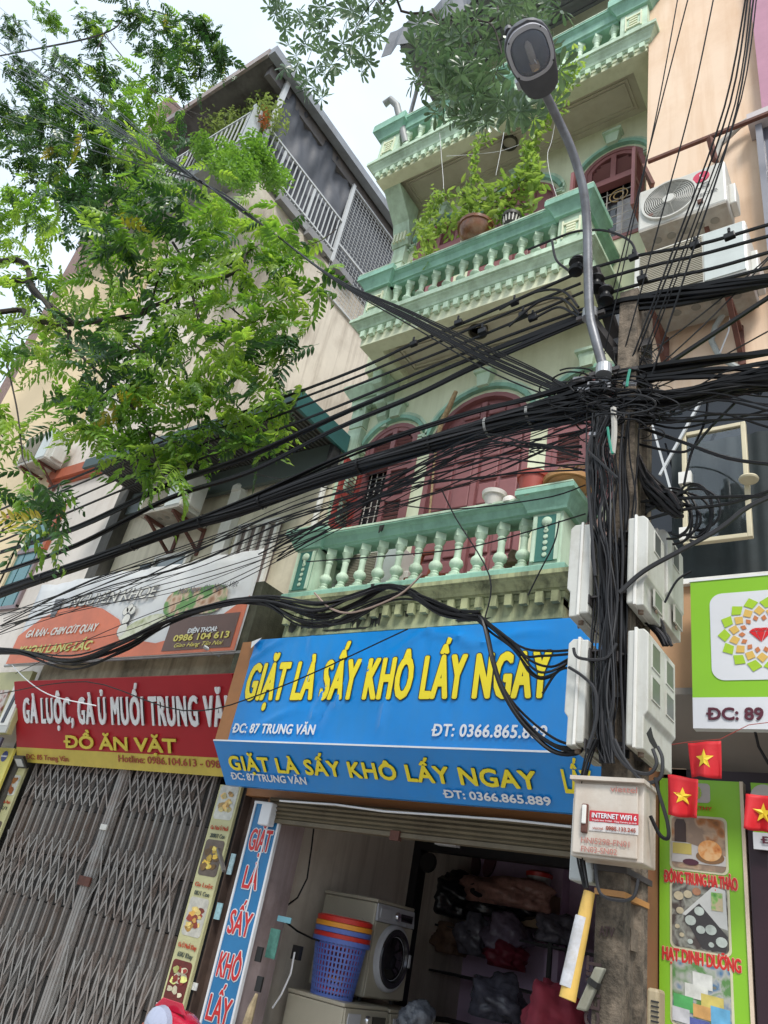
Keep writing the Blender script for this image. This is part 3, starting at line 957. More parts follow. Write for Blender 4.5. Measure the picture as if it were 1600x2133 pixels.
text('ĐT: 0366.865.889', (A_.x, Yf, A_.z), (B_.x, Yf, A_.z), at(1000, 1511, Yf).z - at(1000, 1536, Yf).z, m_wht, sign, bold=.035, shear=.05, hb=1.1, track=.04)
fu = Vector((0, -.26, fzt - fzb)).normalized()
def onface(px, py):
    # intersection with the sloping lower face
    n_ = Vector((1, 0, 0)).cross(fu); d = ray(px, py); p = Vector((fx0, 4.385, fzt))
    return CAM + d * ((p - CAM).dot(n_) / d.dot(n_))
def TF(s, p0, p1, t0, t1, mat, **k):
    A = onface(*p0); B = onface(*p1); t = (onface(*t1) - onface(*t0)).dot(fu)
    s0 = (A - Vector((0, 4.385, fzt))).dot(fu); 
    B = A + Vector((B.x - A.x, 0, 0))
    return text(s, A, B, t, mat, sign, up=fu, **k)
TF('GIẶT LÀ SẤY KHÔ LẤY NGAY', (482, 1602), (1121, 1640), (700, 1613), (700, 1583), m_yel, bold=.045, outline=m_blk, outw=.022, hb=1.1, track=.05)
TF('ĐC: 87 TRUNG VĂN', (484, 1622), (640, 1632), (560, 1628), (560, 1614), m_wht, bold=.03)
TF('ĐT: 0366.865.889', (926, 1660), (1149, 1674), (1040, 1667), (1040, 1651), m_wht, bold=.04)
TF('LẤY', (1180, 1650), (1240, 1652), (1190, 1645), (1190, 1598), m_yel, bold=.03, name='side_lettering')

# roller shutter box and rail above the opening
ro = thing('roller_shutter', 'rolled-up cream metal shutter under the blue sign over the laundry opening', 'roller shutter', (-3.4, 5.1, 2.3))
zr = at(900, 1738, 5.0).z
for i in range(5):
    z = 2.455 - i * .032
    part('shutter_slat', MB().prism([(4.93 + .008 * i, z), (4.915 + .008 * i, z - .016), (4.93 + .008 * i, z - .031), (5.02, z - .031), (5.02, z)], -4.68, -1.75, 'yz'), m_roll, ro)
part('bottom_rail', MB().box(-4.68, -1.75, 4.95, 5.03, 2.262, 2.292), m_roll, ro)
part('lock_lug', MB().box(-3.42, -3.34, 4.93, 4.97, 2.235, 2.30), m_rust, ro)
part('guide_rail', MB().box(-4.70, -4.665, 5.04, 5.10, .15, 2.30), M('pale_green_rail', (.30, .42, .33), .6, .15, 6, (.2, .15, .1), .4), ro)
pts = [at(x, y, 4.80) for x, y in ((583, 1668), (640, 1672), (700, 1676), (800, 1690), (950, 1700), (1060, 1708), (1190, 1722))]
tag(part('white_cable', MB().tube(pts, .008, 6), m_wht, None, smooth=True), 'white power cord strung under the blue sign above the shutter', 'cable')

# interior: left wall, dark render, partition with black door frame, lilac back room
ins = thing('shop_interior', 'dim laundry room with grimy pink walls behind the raised shutter', 'room', (-3.3, 7, 0.15))
part('room_floor', MB().box(-4.8, -1.55, 5.2, 11.4, .15, .17), M('tile_floor', (.4, .37, .35), .4), ins)
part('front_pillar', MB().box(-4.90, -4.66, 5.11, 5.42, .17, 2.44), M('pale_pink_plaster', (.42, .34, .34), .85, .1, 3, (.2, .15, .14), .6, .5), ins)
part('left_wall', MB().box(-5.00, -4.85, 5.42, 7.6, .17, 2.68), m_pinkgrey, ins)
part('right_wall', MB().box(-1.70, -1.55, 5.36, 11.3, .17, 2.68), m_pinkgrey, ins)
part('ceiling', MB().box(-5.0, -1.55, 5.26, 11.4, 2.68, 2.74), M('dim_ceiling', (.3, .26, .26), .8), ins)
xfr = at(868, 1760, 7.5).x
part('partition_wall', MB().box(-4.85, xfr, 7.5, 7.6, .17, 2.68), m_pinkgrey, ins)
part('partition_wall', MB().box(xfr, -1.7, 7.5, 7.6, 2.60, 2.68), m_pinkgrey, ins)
fr = MB()
fr.box(xfr, xfr + .10, 7.44, 7.60, .17, 2.60); fr.box(xfr + .10, -1.7, 7.44, 7.60, 2.50, 2.60)
part('door_frame', fr, M('black_frame', (.012, .012, .014), .5), ins)
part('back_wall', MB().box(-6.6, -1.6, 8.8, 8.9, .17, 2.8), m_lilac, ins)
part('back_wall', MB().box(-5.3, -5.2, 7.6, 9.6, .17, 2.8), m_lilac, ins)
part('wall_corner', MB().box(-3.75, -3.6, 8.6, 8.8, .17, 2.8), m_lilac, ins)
part('switch_box', MB().lathe([(0, -.03), (.09, -.03), (.1, 0)], at(893, 1797, 7.40), n=18, axis='y'), m_blk, ins)
part('wall_lamp', MB().box(0, .22, 0, .08, 0, .13), m_wht, ins).location = at(905, 1758, 6.3)
# shelf rack with bagged laundry
rack = thing('storage_rack', 'black metal rack loaded with bagged laundry in the back room', 'shelf', (-3.6, 8.4, .17))
rx0, rx1 = at(905, 1900, 8.3).x, -2.0
for x in (rx0, (rx0 + rx1) / 2, rx1):
    part('upright', MB().box(x - .02, x + .02, 8.1, 8.14, .17, 2.0), m_blk, rack)
    part('upright', MB().box(x - .02, x + .02, 8.55, 8.59, .17, 2.0), m_blk, rack)
for z in (.6, 1.0, 1.42, 1.85):
    part('shelf_board', MB().box(rx0 - .03, rx1 + .03, 8.08, 8.6, z - .02, z), m_blk, rack)

def blob(name, c, r, mat, lab, cat='bag', group=None, n=9, seed=0, cover=.38):
    rs = random.Random(seed)
    import bmesh
    bm = bmesh.new(); bmesh.ops.create_icosphere(bm, subdivisions=4, radius=1)
    ph = [rs.uniform(0, 6) for _ in range(9)]
    for v in bm.verts:
        p = v.co.copy()
        d = 1 + cover * (.5 * math.sin(p.x * 3.1 + ph[0]) * math.cos(p.y * 3.7 + ph[1]) + .35 * math.sin(p.z * 5 + ph[2] + p.x * 3) + .2 * math.sin(p.x * 9 + ph[3]) * math.sin(p.y * 8 + ph[4]) + .12 * math.sin(p.z * 17 + p.y * 12 + ph[5]) - .28 * abs(math.sin(p.x * 4 + p.z * 5 + ph[6])) + .22 * abs(math.sin(p.y * 6 - p.z * 4 + ph[7])))
        v.co = Vector((p.x * r[0], p.y * r[1], p.z * r[2])) * d
        if v.co.z < -r[2] * .72: v.co.z = -r[2] * .72
    me = bpy.data.meshes.new(name); bm.to_mesh(me); bm.free()
    for p in me.polygons: p.use_smooth = True
    me.materials.append(mat)
    o = bpy.data.objects.new(name, me); C.objects.link(o); o.location = c
    tag(o, lab, cat, group)
    return o
m_blackbag = M('black_bin_liner', (.012, .012, .015), .22, .1, bump=.3, bscale=25)
m_clearbag = M('clear_bag_over_clothes', (.12, .115, .14), .2, .5, 9, bump=.5, bscale=22)
m_pinkbag = M('pinkish_bundle', (.30, .16, .13), .35, .4, 14, bump=.6, bscale=25)
blob('laundry_bag', at(938, 1870, 8.3), (.33, .3, .27), m_blackbag, 'large black plastic bag at the top left end of the rack', seed=1)
blob('laundry_bag', at(1040, 1880, 8.3), (.42, .28, .20), m_blackbag, 'long shiny black bag lying under the pink bundle on the rack', seed=2)
o = blob('bedding_bundle', at(1055, 1862, 8.1), (.46, .2, .17), m_pinkbag, 'rolled pinkish bedding wrapped in clear plastic on top of the rack', 'bundle', seed=3)
blob('laundry_bag', at(985, 1955, 8.2), (.20, .2, .22), m_clearbag, 'clear bag of pale washing on the upper shelf, left one', seed=4)
blob('laundry_bag', at(1050, 1950, 8.2), (.26, .22, .23), M('violet_bag', (.16, .13, .18), .25, .4, 9, bump=.5), 'clear bag of greyish violet washing in the middle of the upper shelf', seed=5)
blob('laundry_bag', at(1050, 1995, 8.15), (.22, .2, .13), M('crimson_clothes', (.16, .015, .03), .5, .3, 9), 'crimson clothes bag below the violet bag on the rack', seed=6)
blob('laundry_bag', at(935, 1962, 8.2), (.22, .2, .16), M('brown_clothes', (.14, .08, .05), .7, .4, 9), 'brown folded clothes bag on the rack shelf', seed=7)
blob('laundry_bag', at(1040, 2085, 6.9), (.24, .22, .2), M('dark_clear_bag', (.06, .06, .08), .2, .4, 9, bump=.5), 'dark plastic bag heaped beside the far washing machine', seed=8)
blob('laundry_bag', at(1160, 1940, 8.2), (.22, .2, .16), m_clearbag, 'crumpled clear bag at the right end of the rack', seed=9)
blob('laundry_bag', at(868, 2128, 6.0), (.12, .14, .13), M('milky_plastic', (.10, .11, .13), .15, .3, 9, bump=.6), 'crumpled see-through plastic bag between the washing machines', seed=10)
blob('red_cloth', at(1155, 2120, 5.6), (.18, .2, .22), M('dark_red_cloth', (.16, .01, .025), .8, .2, 9), 'dark red cloth heap at the foot of the doorway', 'cloth', seed=11)
bk = thing('plastic_pail', 'white plastic pail with red lid on the rack top beside the carton', 'bucket', at(1122, 1845, 8.3))
cpt = at(1122, 1845, 8.3)
part('pail_body', MB().lathe([(.10, -.14), (.13, .08)], cpt, n=18), M('white_plastic', (.5, .5, .48), .4), bk, smooth=True)
part('pail_lid', MB().lathe([(.14, .08), (.145, .12), (.10, .14), (0, .145)], cpt, n=18), M('red_plastic', (.5, .03, .02), .35), bk, smooth=True)
cpt = at(1105, 1888, 8.4)
o = tag(part('carton', MB().box(cpt.x - .2, cpt.x + .25, 8.3, 8.6, cpt.z - .2, cpt.z + .14), M('cardboard', (.25, .17, .10), .8), None), 'brown carton with green stripe on the rack beside the pail', 'box')
# slippers hanging on the lilac wall
for k, dx in enumerate((-.10, .10)):
    c = at(1000, 1795, 8.7)
    pr = [(.07 * math.cos(t * PI / 8), .15 * math.sin(t * PI / 8) * (1 if t < 8 else 1.05)) for t in range(16)]
    o = part('slipper', MB().prism(pr, 0, .04), M('mauve_rubber' if k else 'brown_rubber', (.20, .08, .10) if k else (.10, .045, .05), .7), None)
    o.location = (c.x + dx, 8.74, c.z); o.rotation_euler = (0, .25 * (1 if k else -1), 0)
    tag(o, ('mauve' if k else 'brown') + ' slipper hung on the lilac back wall, ' + ('right' if k else 'left') + ' of the pair', 'slipper')

# washing machines: doors face +x (into the room)
m_wm = M('ivory_enamel', (.40, .37, .29), .35, .05, 3, (.25, .2, .12), .3)
m_wmp = M('silver_panel', (.42, .43, .46), .3, .05)
def washer(x1, y0, z0, wd, dp, ht, lab, silver=False):
    """x1 = front plane, y0..y0+wd = width along the wall"""
    t = thing('washing_machine', lab, 'washing machine', (x1 - dp / 2, y0 + wd / 2, z0), 'front-loading washing machines in the laundry')
    body = MB().box(x1 - dp, x1 - .02, y0, y0 + wd, z0 + .03, z0 + ht - .03)
    part('cabinet', body, m_wm, t, bevel=.015)
    part('top_plate', MB().box(x1 - dp - .005, x1 - .015, y0 - .004, y0 + wd + .004, z0 + ht - .028, z0 + ht), m_wm, t, bevel=.008)
    part('front_panel', MB().box(x1 - .018, x1, y0 + .005, y0 + wd - .005, z0 + .04, z0 + ht - .17), m_wm, t, bevel=.006)
    part('control_panel', MB().prism([(x1 - .018, z0 + ht - .165), (x1 + .012, z0 + ht - .165), (x1 - .006, z0 + ht - .03), (x1 - .018, z0 + ht - .03)], y0 + .003, y0 + wd - .003), m_wmp if silver else m_wm, t, bevel=.004)
    part('detergent_drawer', MB().box(x1 + .004, x1 + .014, y0 + .03, y0 + .2, z0 + ht - .14, z0 + ht - .06), m_wmp, t, bevel=.004)
    part('knob', MB().lathe([(.036, 0), (.036, .02), (.028, .032), (0, .034)], (x1 + .0, y0 + wd * .5, z0 + ht - .10), n=20, axis='x'), M('chrome', (.6, .6, .62), .15, metal=1), t, smooth=True)
    part('display', MB().box(x1 + .0, x1 + .012, y0 + wd * .62, y0 + wd * .92, z0 + ht - .13, z0 + ht - .07), glassmat('dark_display', (.01, .01, .012)), t)
    for k in range(3):
        part('button', MB().box(x1 + .008, x1 + .018, y0 + wd * (.64 + k * .09), y0 + wd * (.68 + k * .09), z0 + ht - .158, z0 + ht - .148), m_wmp, t)
    cz = z0 + ht * .45; cy = y0 + wd / 2
    d = part('door', MB().lathe([(.16, .0), (.16, .03), (.23, .045), (.25, .03), (.255, .0)], (x1 + .002, cy, cz), n=36, axis='x'), m_wmp if silver else m_wm, t, smooth=True)
    part('door_glass', MB().lathe([(.165, .028), (.12, .05), (.06, .062), (0, .065)], (x1 + .002, cy, cz), n=30, axis='x'), glassmat('door_glass_dark', (.008, .008, .01), .05), d, smooth=True)
    part('door_ring', MB().lathe([(.235, .03), (.215, .055), (.18, .058), (.165, .04), (.165, .028)], (x1 + .002, cy, cz), n=36, axis='x'), M('dark_chrome', (.08, .08, .09), .2, metal=.8), d, smooth=True)
    part('door_handle', MB().box(x1 + .04, x1 + .065, cy + .2, cy + .235, cz - .05, cz + .05), m_wmp, d, bevel=.006)
    for yy in (y0 + .06, y0 + wd - .06):
        for xx in (x1 - dp + .06, x1 - .08):
            part('foot', MB().lathe([(.02, z0), (.02, z0 + .03)], (xx, yy, 0), n=8), m_blk, t)
    # pressed recesses on the side sheet
    for k in range(3):
        part('side_pressing', MB().prism(rrect(.12, ht * .45, .03), 0, .004), m_wm, t, bevel=.002).matrix_basis = Matrix.Translation((x1 - dp + .06 + k * .15, y0 - .004, z0 + .25))
    return t
wx = -4.08
low_top = 1.125
washer(-4.02, 5.60, .17, .60, .60, .955, 'ivory washing machine under the basket stack, nearest the doorway')
washer(-4.02, 6.24, .17, .60, .60, .945, 'ivory washing machine with dark door under the silver-panelled one')
washer(-4.14, 5.98, 1.13, .60, .60, .76, 'ivory washing machine with silver panel and dark round door stacked on the lower row', True)
q = at(960, 2115, 6.4)
washer(-3.32, 6.4, .17, .6, .6, .9, 'ivory washing machine further right, only its top and dials showing')
# baskets stacked on the near machine
m_bb = M('blue_basket_plastic', (.10, .16, .48), .4, .05); m_br = M('red_basket_plastic', (.55, .03, .02), .4, .05); m_bo = M('orange_basket_plastic', (.75, .30, .03), .4, .05)
bc = at(722, 2095, 5.72); bz = 1.128
bx, by = -4.33, 5.80
def basket(z0, h, r0, r1, mat, lab, full):
    t = thing('laundry_basket', lab, 'basket', (bx, by, z0), 'laundry baskets stacked on the washing machine')
    n = 40; rows = 11
    b = MB()
    def rad(u): return r0 + (r1 - r0) * u
    for k in range(n):
        a0 = 2 * PI * k / n; a1 = a0 + 2 * PI / n * .52
        V = []
        for u in (0, 1):
            for a_ in (a0, a1):
                for d in (0, .006):
                    r = rad(u) - d
                    V.append((bx + r * math.cos(a_), by + r * .82 * math.sin(a_), z0 + h * u))
        b.add(V, [(0, 2, 6, 4), (1, 5, 7, 3), (0, 4, 5, 1), (2, 3, 7, 6)])
    for i in range(rows):
        u = (i + .0) / (rows - 1); z = z0 + h * u
        hh = .006 if i not in (0, rows - 1) else .016
        r = rad(u) + .0005
        V = [(bx + (r - d) * math.cos(2 * PI * k / n), by + (r - d) * .82 * math.sin(2 * PI * k / n), z + e_) for d in (0, .007) for e_ in (-hh, hh) for k in range(n)]
        F = []
        for k in range(n):
            k2 = (k + 1) % n
            F += [(k, k2, n + k2, n + k), (2 * n + k, 3 * n + k, 3 * n + k2, 2 * n + k2), (n + k, n + k2, 3 * n + k2, 3 * n + k), (k, 2 * n + k, 2 * n + k2, k2)]
        b.add(V, F)
    part('lattice_wall', b, mat, t)
    V = []
    rr = [(rad(1), z0 + h - .03), (rad(1) + .022, z0 + h - .03), (rad(1) + .026, z0 + h + .005), (rad(1) - .002, z0 + h + .012)]
    rim = MB(); n2 = 36
    V = [(bx + r * math.cos(2 * PI * k / n2), by + r * .82 * math.sin(2 * PI * k / n2), z) for r, z in rr for k in range(n2)]
    F = [(i * n2 + k, i * n2 + (k + 1) % n2, ((i + 1) % 4) * n2 + (k + 1) % n2, ((i + 1) % 4) * n2 + k) for i in range(4) for k in range(n2)]
    part('rim', rim.add(V, F), mat, t, smooth=True)
    part('base', MB().prism([(bx + rad(0) * math.cos(2 * PI * k / n), by + rad(0) * .82 * math.sin(2 * PI * k / n)) for k in range(n)], z0, z0 + .01, 'xy'), mat, t)
    return t
hB = .40
basket(bz + .002, hB, .185, .235, m_bb, 'blue lattice laundry basket at the bottom of the stack', True)
basket(bz + .045, hB - .01, .178, .232, m_br, 'red laundry basket just inside the bottom blue one', False)
basket(bz + .085, hB - .01, .178, .230, m_bb, 'second blue basket between the red and orange ones', False)
basket(bz + .125, hB - .01, .178, .232, m_bo, 'orange laundry basket second from the top of the stack', False)
basket(bz + .165, hB - .01, .178, .228, m_br, 'red laundry basket on top of the stack', False)
# things on the left jamb
pw_ = thing('wall_socket', 'black socket with white plug and lead on the laundry wall', 'socket', at(620, 1990, 5.5))
c = at(622, 1985, 5.5)
part('plug', MB().box(c.x - .04, c.x + .04, 5.46, 5.5, c.z - .05, c.z + .05), m_blk, pw_)
part('cord', MB().tube([(c.x, 5.45, c.z), (c.x + .03, 5.42, c.z - .15), (c.x - .02, 5.42, c.z - .3), (c.x - .08, 5.42, c.z - .4)], .008, 5), m_wht, pw_)
for k, (x, y, w1, h1, mt_, lb) in enumerate(((566, 1965, .10, .20, M('green_poster', (.08, .22, .18), .5, .5, 14), 'small green and blue picture sticker on the pink doorway pillar'),
                                     (590, 1915, .14, .04, M('pale_blue_sticker', (.15, .35, .42), .5), 'narrow pale blue sticker high on the doorway pillar'))):
    c = at(x, y, 5.09)
    o = tag(part('sticker', MB().box(c.x - w1 / 2, c.x + w1 / 2, 5.10, 5.108, c.z - h1 / 2, c.z + h1 / 2), mt_, None), lb, 'sticker')
for k, (x, y) in enumerate(((540, 1988), (540, 2050))):
    c = at(x, y, 5.03)
    tag(part('door_catch', MB().box(c.x - .03, c.x + .03, 5.02, 5.04, c.z - .05, c.z + .05), m_blk, None, bevel=.004), ('upper' if k == 0 else 'lower') + ' black catch on the shutter guide post', 'latch')
c = at(535, 2070, 5.0)
tag(part('work_gloves', MB().tube([c, c + Vector((-.02, 0, -.10)), c + Vector((-.03, 0, -.22)), c + Vector((-.05, 0, -.3))], [.012, .03, .038, .02], 7), M('straw_cloth', (.42, .33, .2), .9, .3, 12, bump=.6), None), 'straw-coloured gloves hanging on the shutter guide post', 'gloves')
# loose leads in the room
for pp, lb in ((((655, 1715), (650, 1760), (640, 1830), (620, 1870), (600, 1885)), 'dark lead drooping down the laundry left wall'),
               (((592, 1918), (620, 1940), (650, 1955), (665, 1960)), 'dark lead running from the pillar to the machines')):
    tag(part('power_lead', MB().tube([at(x, y, 5.55) for x, y in pp], .008, 5), m_black, None), lb, 'cable')

# vertical strip sign on the left jamb
strip = thing('vertical_sign', 'narrow blue vertical sign with red white-edged letters on the shop jamb', 'sign', at(470, 2100, 4.98))
Ys = 4.98
tl, tr = at(533, 1677, Ys), at(590, 1679, Ys)
sx0, sx1 = tl.x, tr.x
part('board', MB().box(sx0, sx1, Ys, Ys + .015, .35, 2.40), M('strip_blue', (.02, .17, .38), .4, .1, 3), strip)
for x in (sx0, sx1):
    part('frame_strip', MB().box(x - .010, x + .010, Ys - .010, Ys + .02, .34, 2.41), m_wht, strip)
part('frame_strip', MB().box(sx0 - .012, sx1 + .012, Ys - .012, Ys + .06, 2.40, 2.42), m_wht, strip)
m_redl = M('red_letter', (.55, .02, .02), .4, .05, bump=0)
for wd_, ycen, wpx in (('GIẶT', 1752, 0), ('LÀ', 1830, 0), ('SẤY', 1925, 0), ('KHÔ', 2015, 0), ('LẤY', 2105, 0)):
    zc = atx(500, ycen, (sx0 + sx1) / 2)
    # find z on the board's centre line by walking down it
    best = min((abs((lambda p: (RC.transposed() @ (p - CAM)))(Vector(((sx0 + sx1) / 2, Ys, z / 500))).y / (RC.transposed() @ (Vector(((sx0 + sx1) / 2, Ys, z / 500)) - CAM)).z * FPX + 1066.5 - ycen), z / 500) for z in range(200, 1250))
    zc = best[1]
    ww = (.5 if wd_ == 'LÀ' else .76) * (sx1 - sx0)
    cx = (sx0 + sx1) / 2
    text(wd_, (cx - ww / 2, Ys - .002, zc - .075), (cx + ww / 2, Ys - .002, zc - .075), .16, m_redl, strip, bold=.02, outline=m_wht, outw=.05)
text('NGAY', (sx0 + .04, Ys - .002, .42), (sx1 - .04, Ys - .002, .42), .16, m_redl, strip, bold=.02, outline=m_wht, outw=.05)
c = at(560, 1697, Ys - .05)
tag(part('junction_box', MB().box(c.x - .06, c.x + .06, Ys - .10, Ys - .02, c.z - .09, c.z + .09), m_wht, None, bevel=.01), 'small white junction box at the top of the blue vertical sign', 'junction box')
pts = [at(x, y, Ys - .04) for x, y in ((560, 1712), (548, 1760), (530, 1820), (520, 1870), (512, 1900))]
tag(part('white_lead', MB().tube(pts, .006, 5), m_wht, None), 'thin white lead hanging over the blue vertical sign', 'cable')
c = at(480, 2000, Ys)
# ================================================================= neighbour on the left: low house with the chicken shop
XL = -8.66                       # party line between this lot and the tall building
YG = 5.0
h85 = thing('low_shop_house', 'low cream house with a corrugated canopy roof above the red chicken shop sign', 'house', (-6.8, 5.5, 0))
part('wall', MB().box(XL, -5.03, 5.08, 5.3, 2.75, 6.25), m_cream, h85)
part('back_block', MB().box(XL, -5.04, 5.3, 12, .15, 6.1), m_cream, h85)
part('threshold', MB().box(XL, -5.04, 5.12, 5.3, .15, 2.75), m_dark, h85)
# concrete beam over the shop
zb0 = at(260, 1400, 4.75).z
b = MB().box(XL + .02, -5.04, 4.72, 5.08, zb0 - .10, zb0 + .13)
part('concrete_beam', b, M('stained_beam', (.44, .38, .27), .9, .2, 3, (.07, .06, .04), .7, .55, bump=.4), h85)
part('beam_lip', MB().box(XL, -5.04, 4.66, 5.08, zb0 - .14, zb0 - .10), m_concrete, h85)
part('party_fin', MB().box(-5.17, -5.05, 4.52, 5.08, 3.35, 4.32), M('mossy_dark_fin', (.10, .10, .07), .95, .4, 4, (.03, .035, .02), .7, .6, bump=.5), h85)
# pilaster, pipe, barred window, small window
def vert(px0, py0, px1, py1, Y): 
    a = at(px0, py0, Y); b_ = at(px1, py1, Y); return (a.x + b_.x) / 2, a.z, b_.z
xp, z1, z0 = vert(484, 1015, 452, 1200, 5.0)
b = MB().box(xp - .09, xp + .09, 4.98, 5.09, 3.9, z1 - .05); b.lathe([(.0, .06), (.07, .04), (.1, 0), (.1, -.06)], (xp, 5.03, z1 - .03), n=16)
part('pilaster', b, m_white, h85)
wx0, wx1 = at(507, 1110, 5.06).x, at(583, 1105, 5.06).x
wz1 = at(545, 1100, 5.06).z
bw = part('window', MB().box(wx0, wx1, 5.03, 5.07, wz1 - 1.05, wz1), M('dull_brown_panel', (.17, .13, .12), .5), h85)
for k in range(5):
    x = wx0 + (wx1 - wx0) * k / 4
    part('window_bar', MB().box(x - .022, x + .022, 4.99, 5.03, wz1 - 1.05, wz1 + (.03 if k in (0, 4) else 0)), m_white, bw)
part('window_lintel', MB().box(wx0 - .03, wx1 + .03, 4.98, 5.05, wz1, wz1 + .05), m_white, bw)
sx0_, sx1_ = at(330, 1180, 5.06).x, at(392, 1170, 5.06).x; sz1 = at(360, 1165, 5.06).z
bw = part('window', MB().box(sx0_, sx1_, 5.02, 5.07, sz1 - .5, sz1), glassmat('grey_window_pane', (.22, .26, .27), .2), h85)
part('window_frame', MB().box(sx0_ - .04, sx0_, 4.99, 5.05, sz1 - .5, sz1 + .03).box(sx1_, sx1_ + .04, 4.99, 5.05, sz1 - .5, sz1 + .03).box(sx0_, sx1_, 4.99, 5.05, sz1, sz1 + .04), m_white, bw)
part('meter_niche', MB().box(sx0_ - .32, sx0_ - .12, 5.02, 5.07, sz1 - .25, sz1 - .03), M('dark_niche', (.06, .08, .09), .5), h85)
part('drop_pipe', MB().tube([(-5.12, 5.04, 6.0), (-5.12, 5.04, 4.3)], .035, 8), m_white, h85, smooth=True)
# canopy roof with ribbed sheet, teal edge and grey back fascia
zc0, zc1 = 6.24, 6.20
cn = part('canopy_roof', MB().box(XL - .05, -4.97, 4.24, 5.10, 6.30, 6.32), M('dark_ribbed_sheet', (.075, .075, .07), .6, .15, 5, bump=.1), h85)
n = 60
for k in range(n):
    x = XL + (k + .5) * (-5.02 - XL) / n
    part('roof_rib', MB().prism([(x - .012, 6.27), (x + .012, 6.27), (x + .022, 6.30), (x - .022, 6.30)], 4.26, 5.08), M('dark_ribbed_sheet', (.07, .07, .07)), cn)
m_tealsheet = M('teal_sheet_metal', (.035, .13, .13), .5, .1, 4, (.02, .05, .05), .3)
part('edge_flashing', MB().box(-4.99, -4.95, 4.20, 5.08, 6.17, 6.40), m_tealsheet, cn)
part('front_flashing', MB().box(XL - .05, -4.96, 4.17, 4.215, 6.19, 6.33), M('dark_teal_flashing', (.03, .06, .06), .5), cn)
part('back_fascia', MB().box(XL, -5.06, 4.97, 5.03, 5.93, 6.26), M('grey_green_sheet', (.10, .125, .12), .5, .1, 3), cn)
part('gutter_end', MB().box(-5.05, -4.98, 4.9, 5.02, 5.90, 6.2), m_dark, cn)

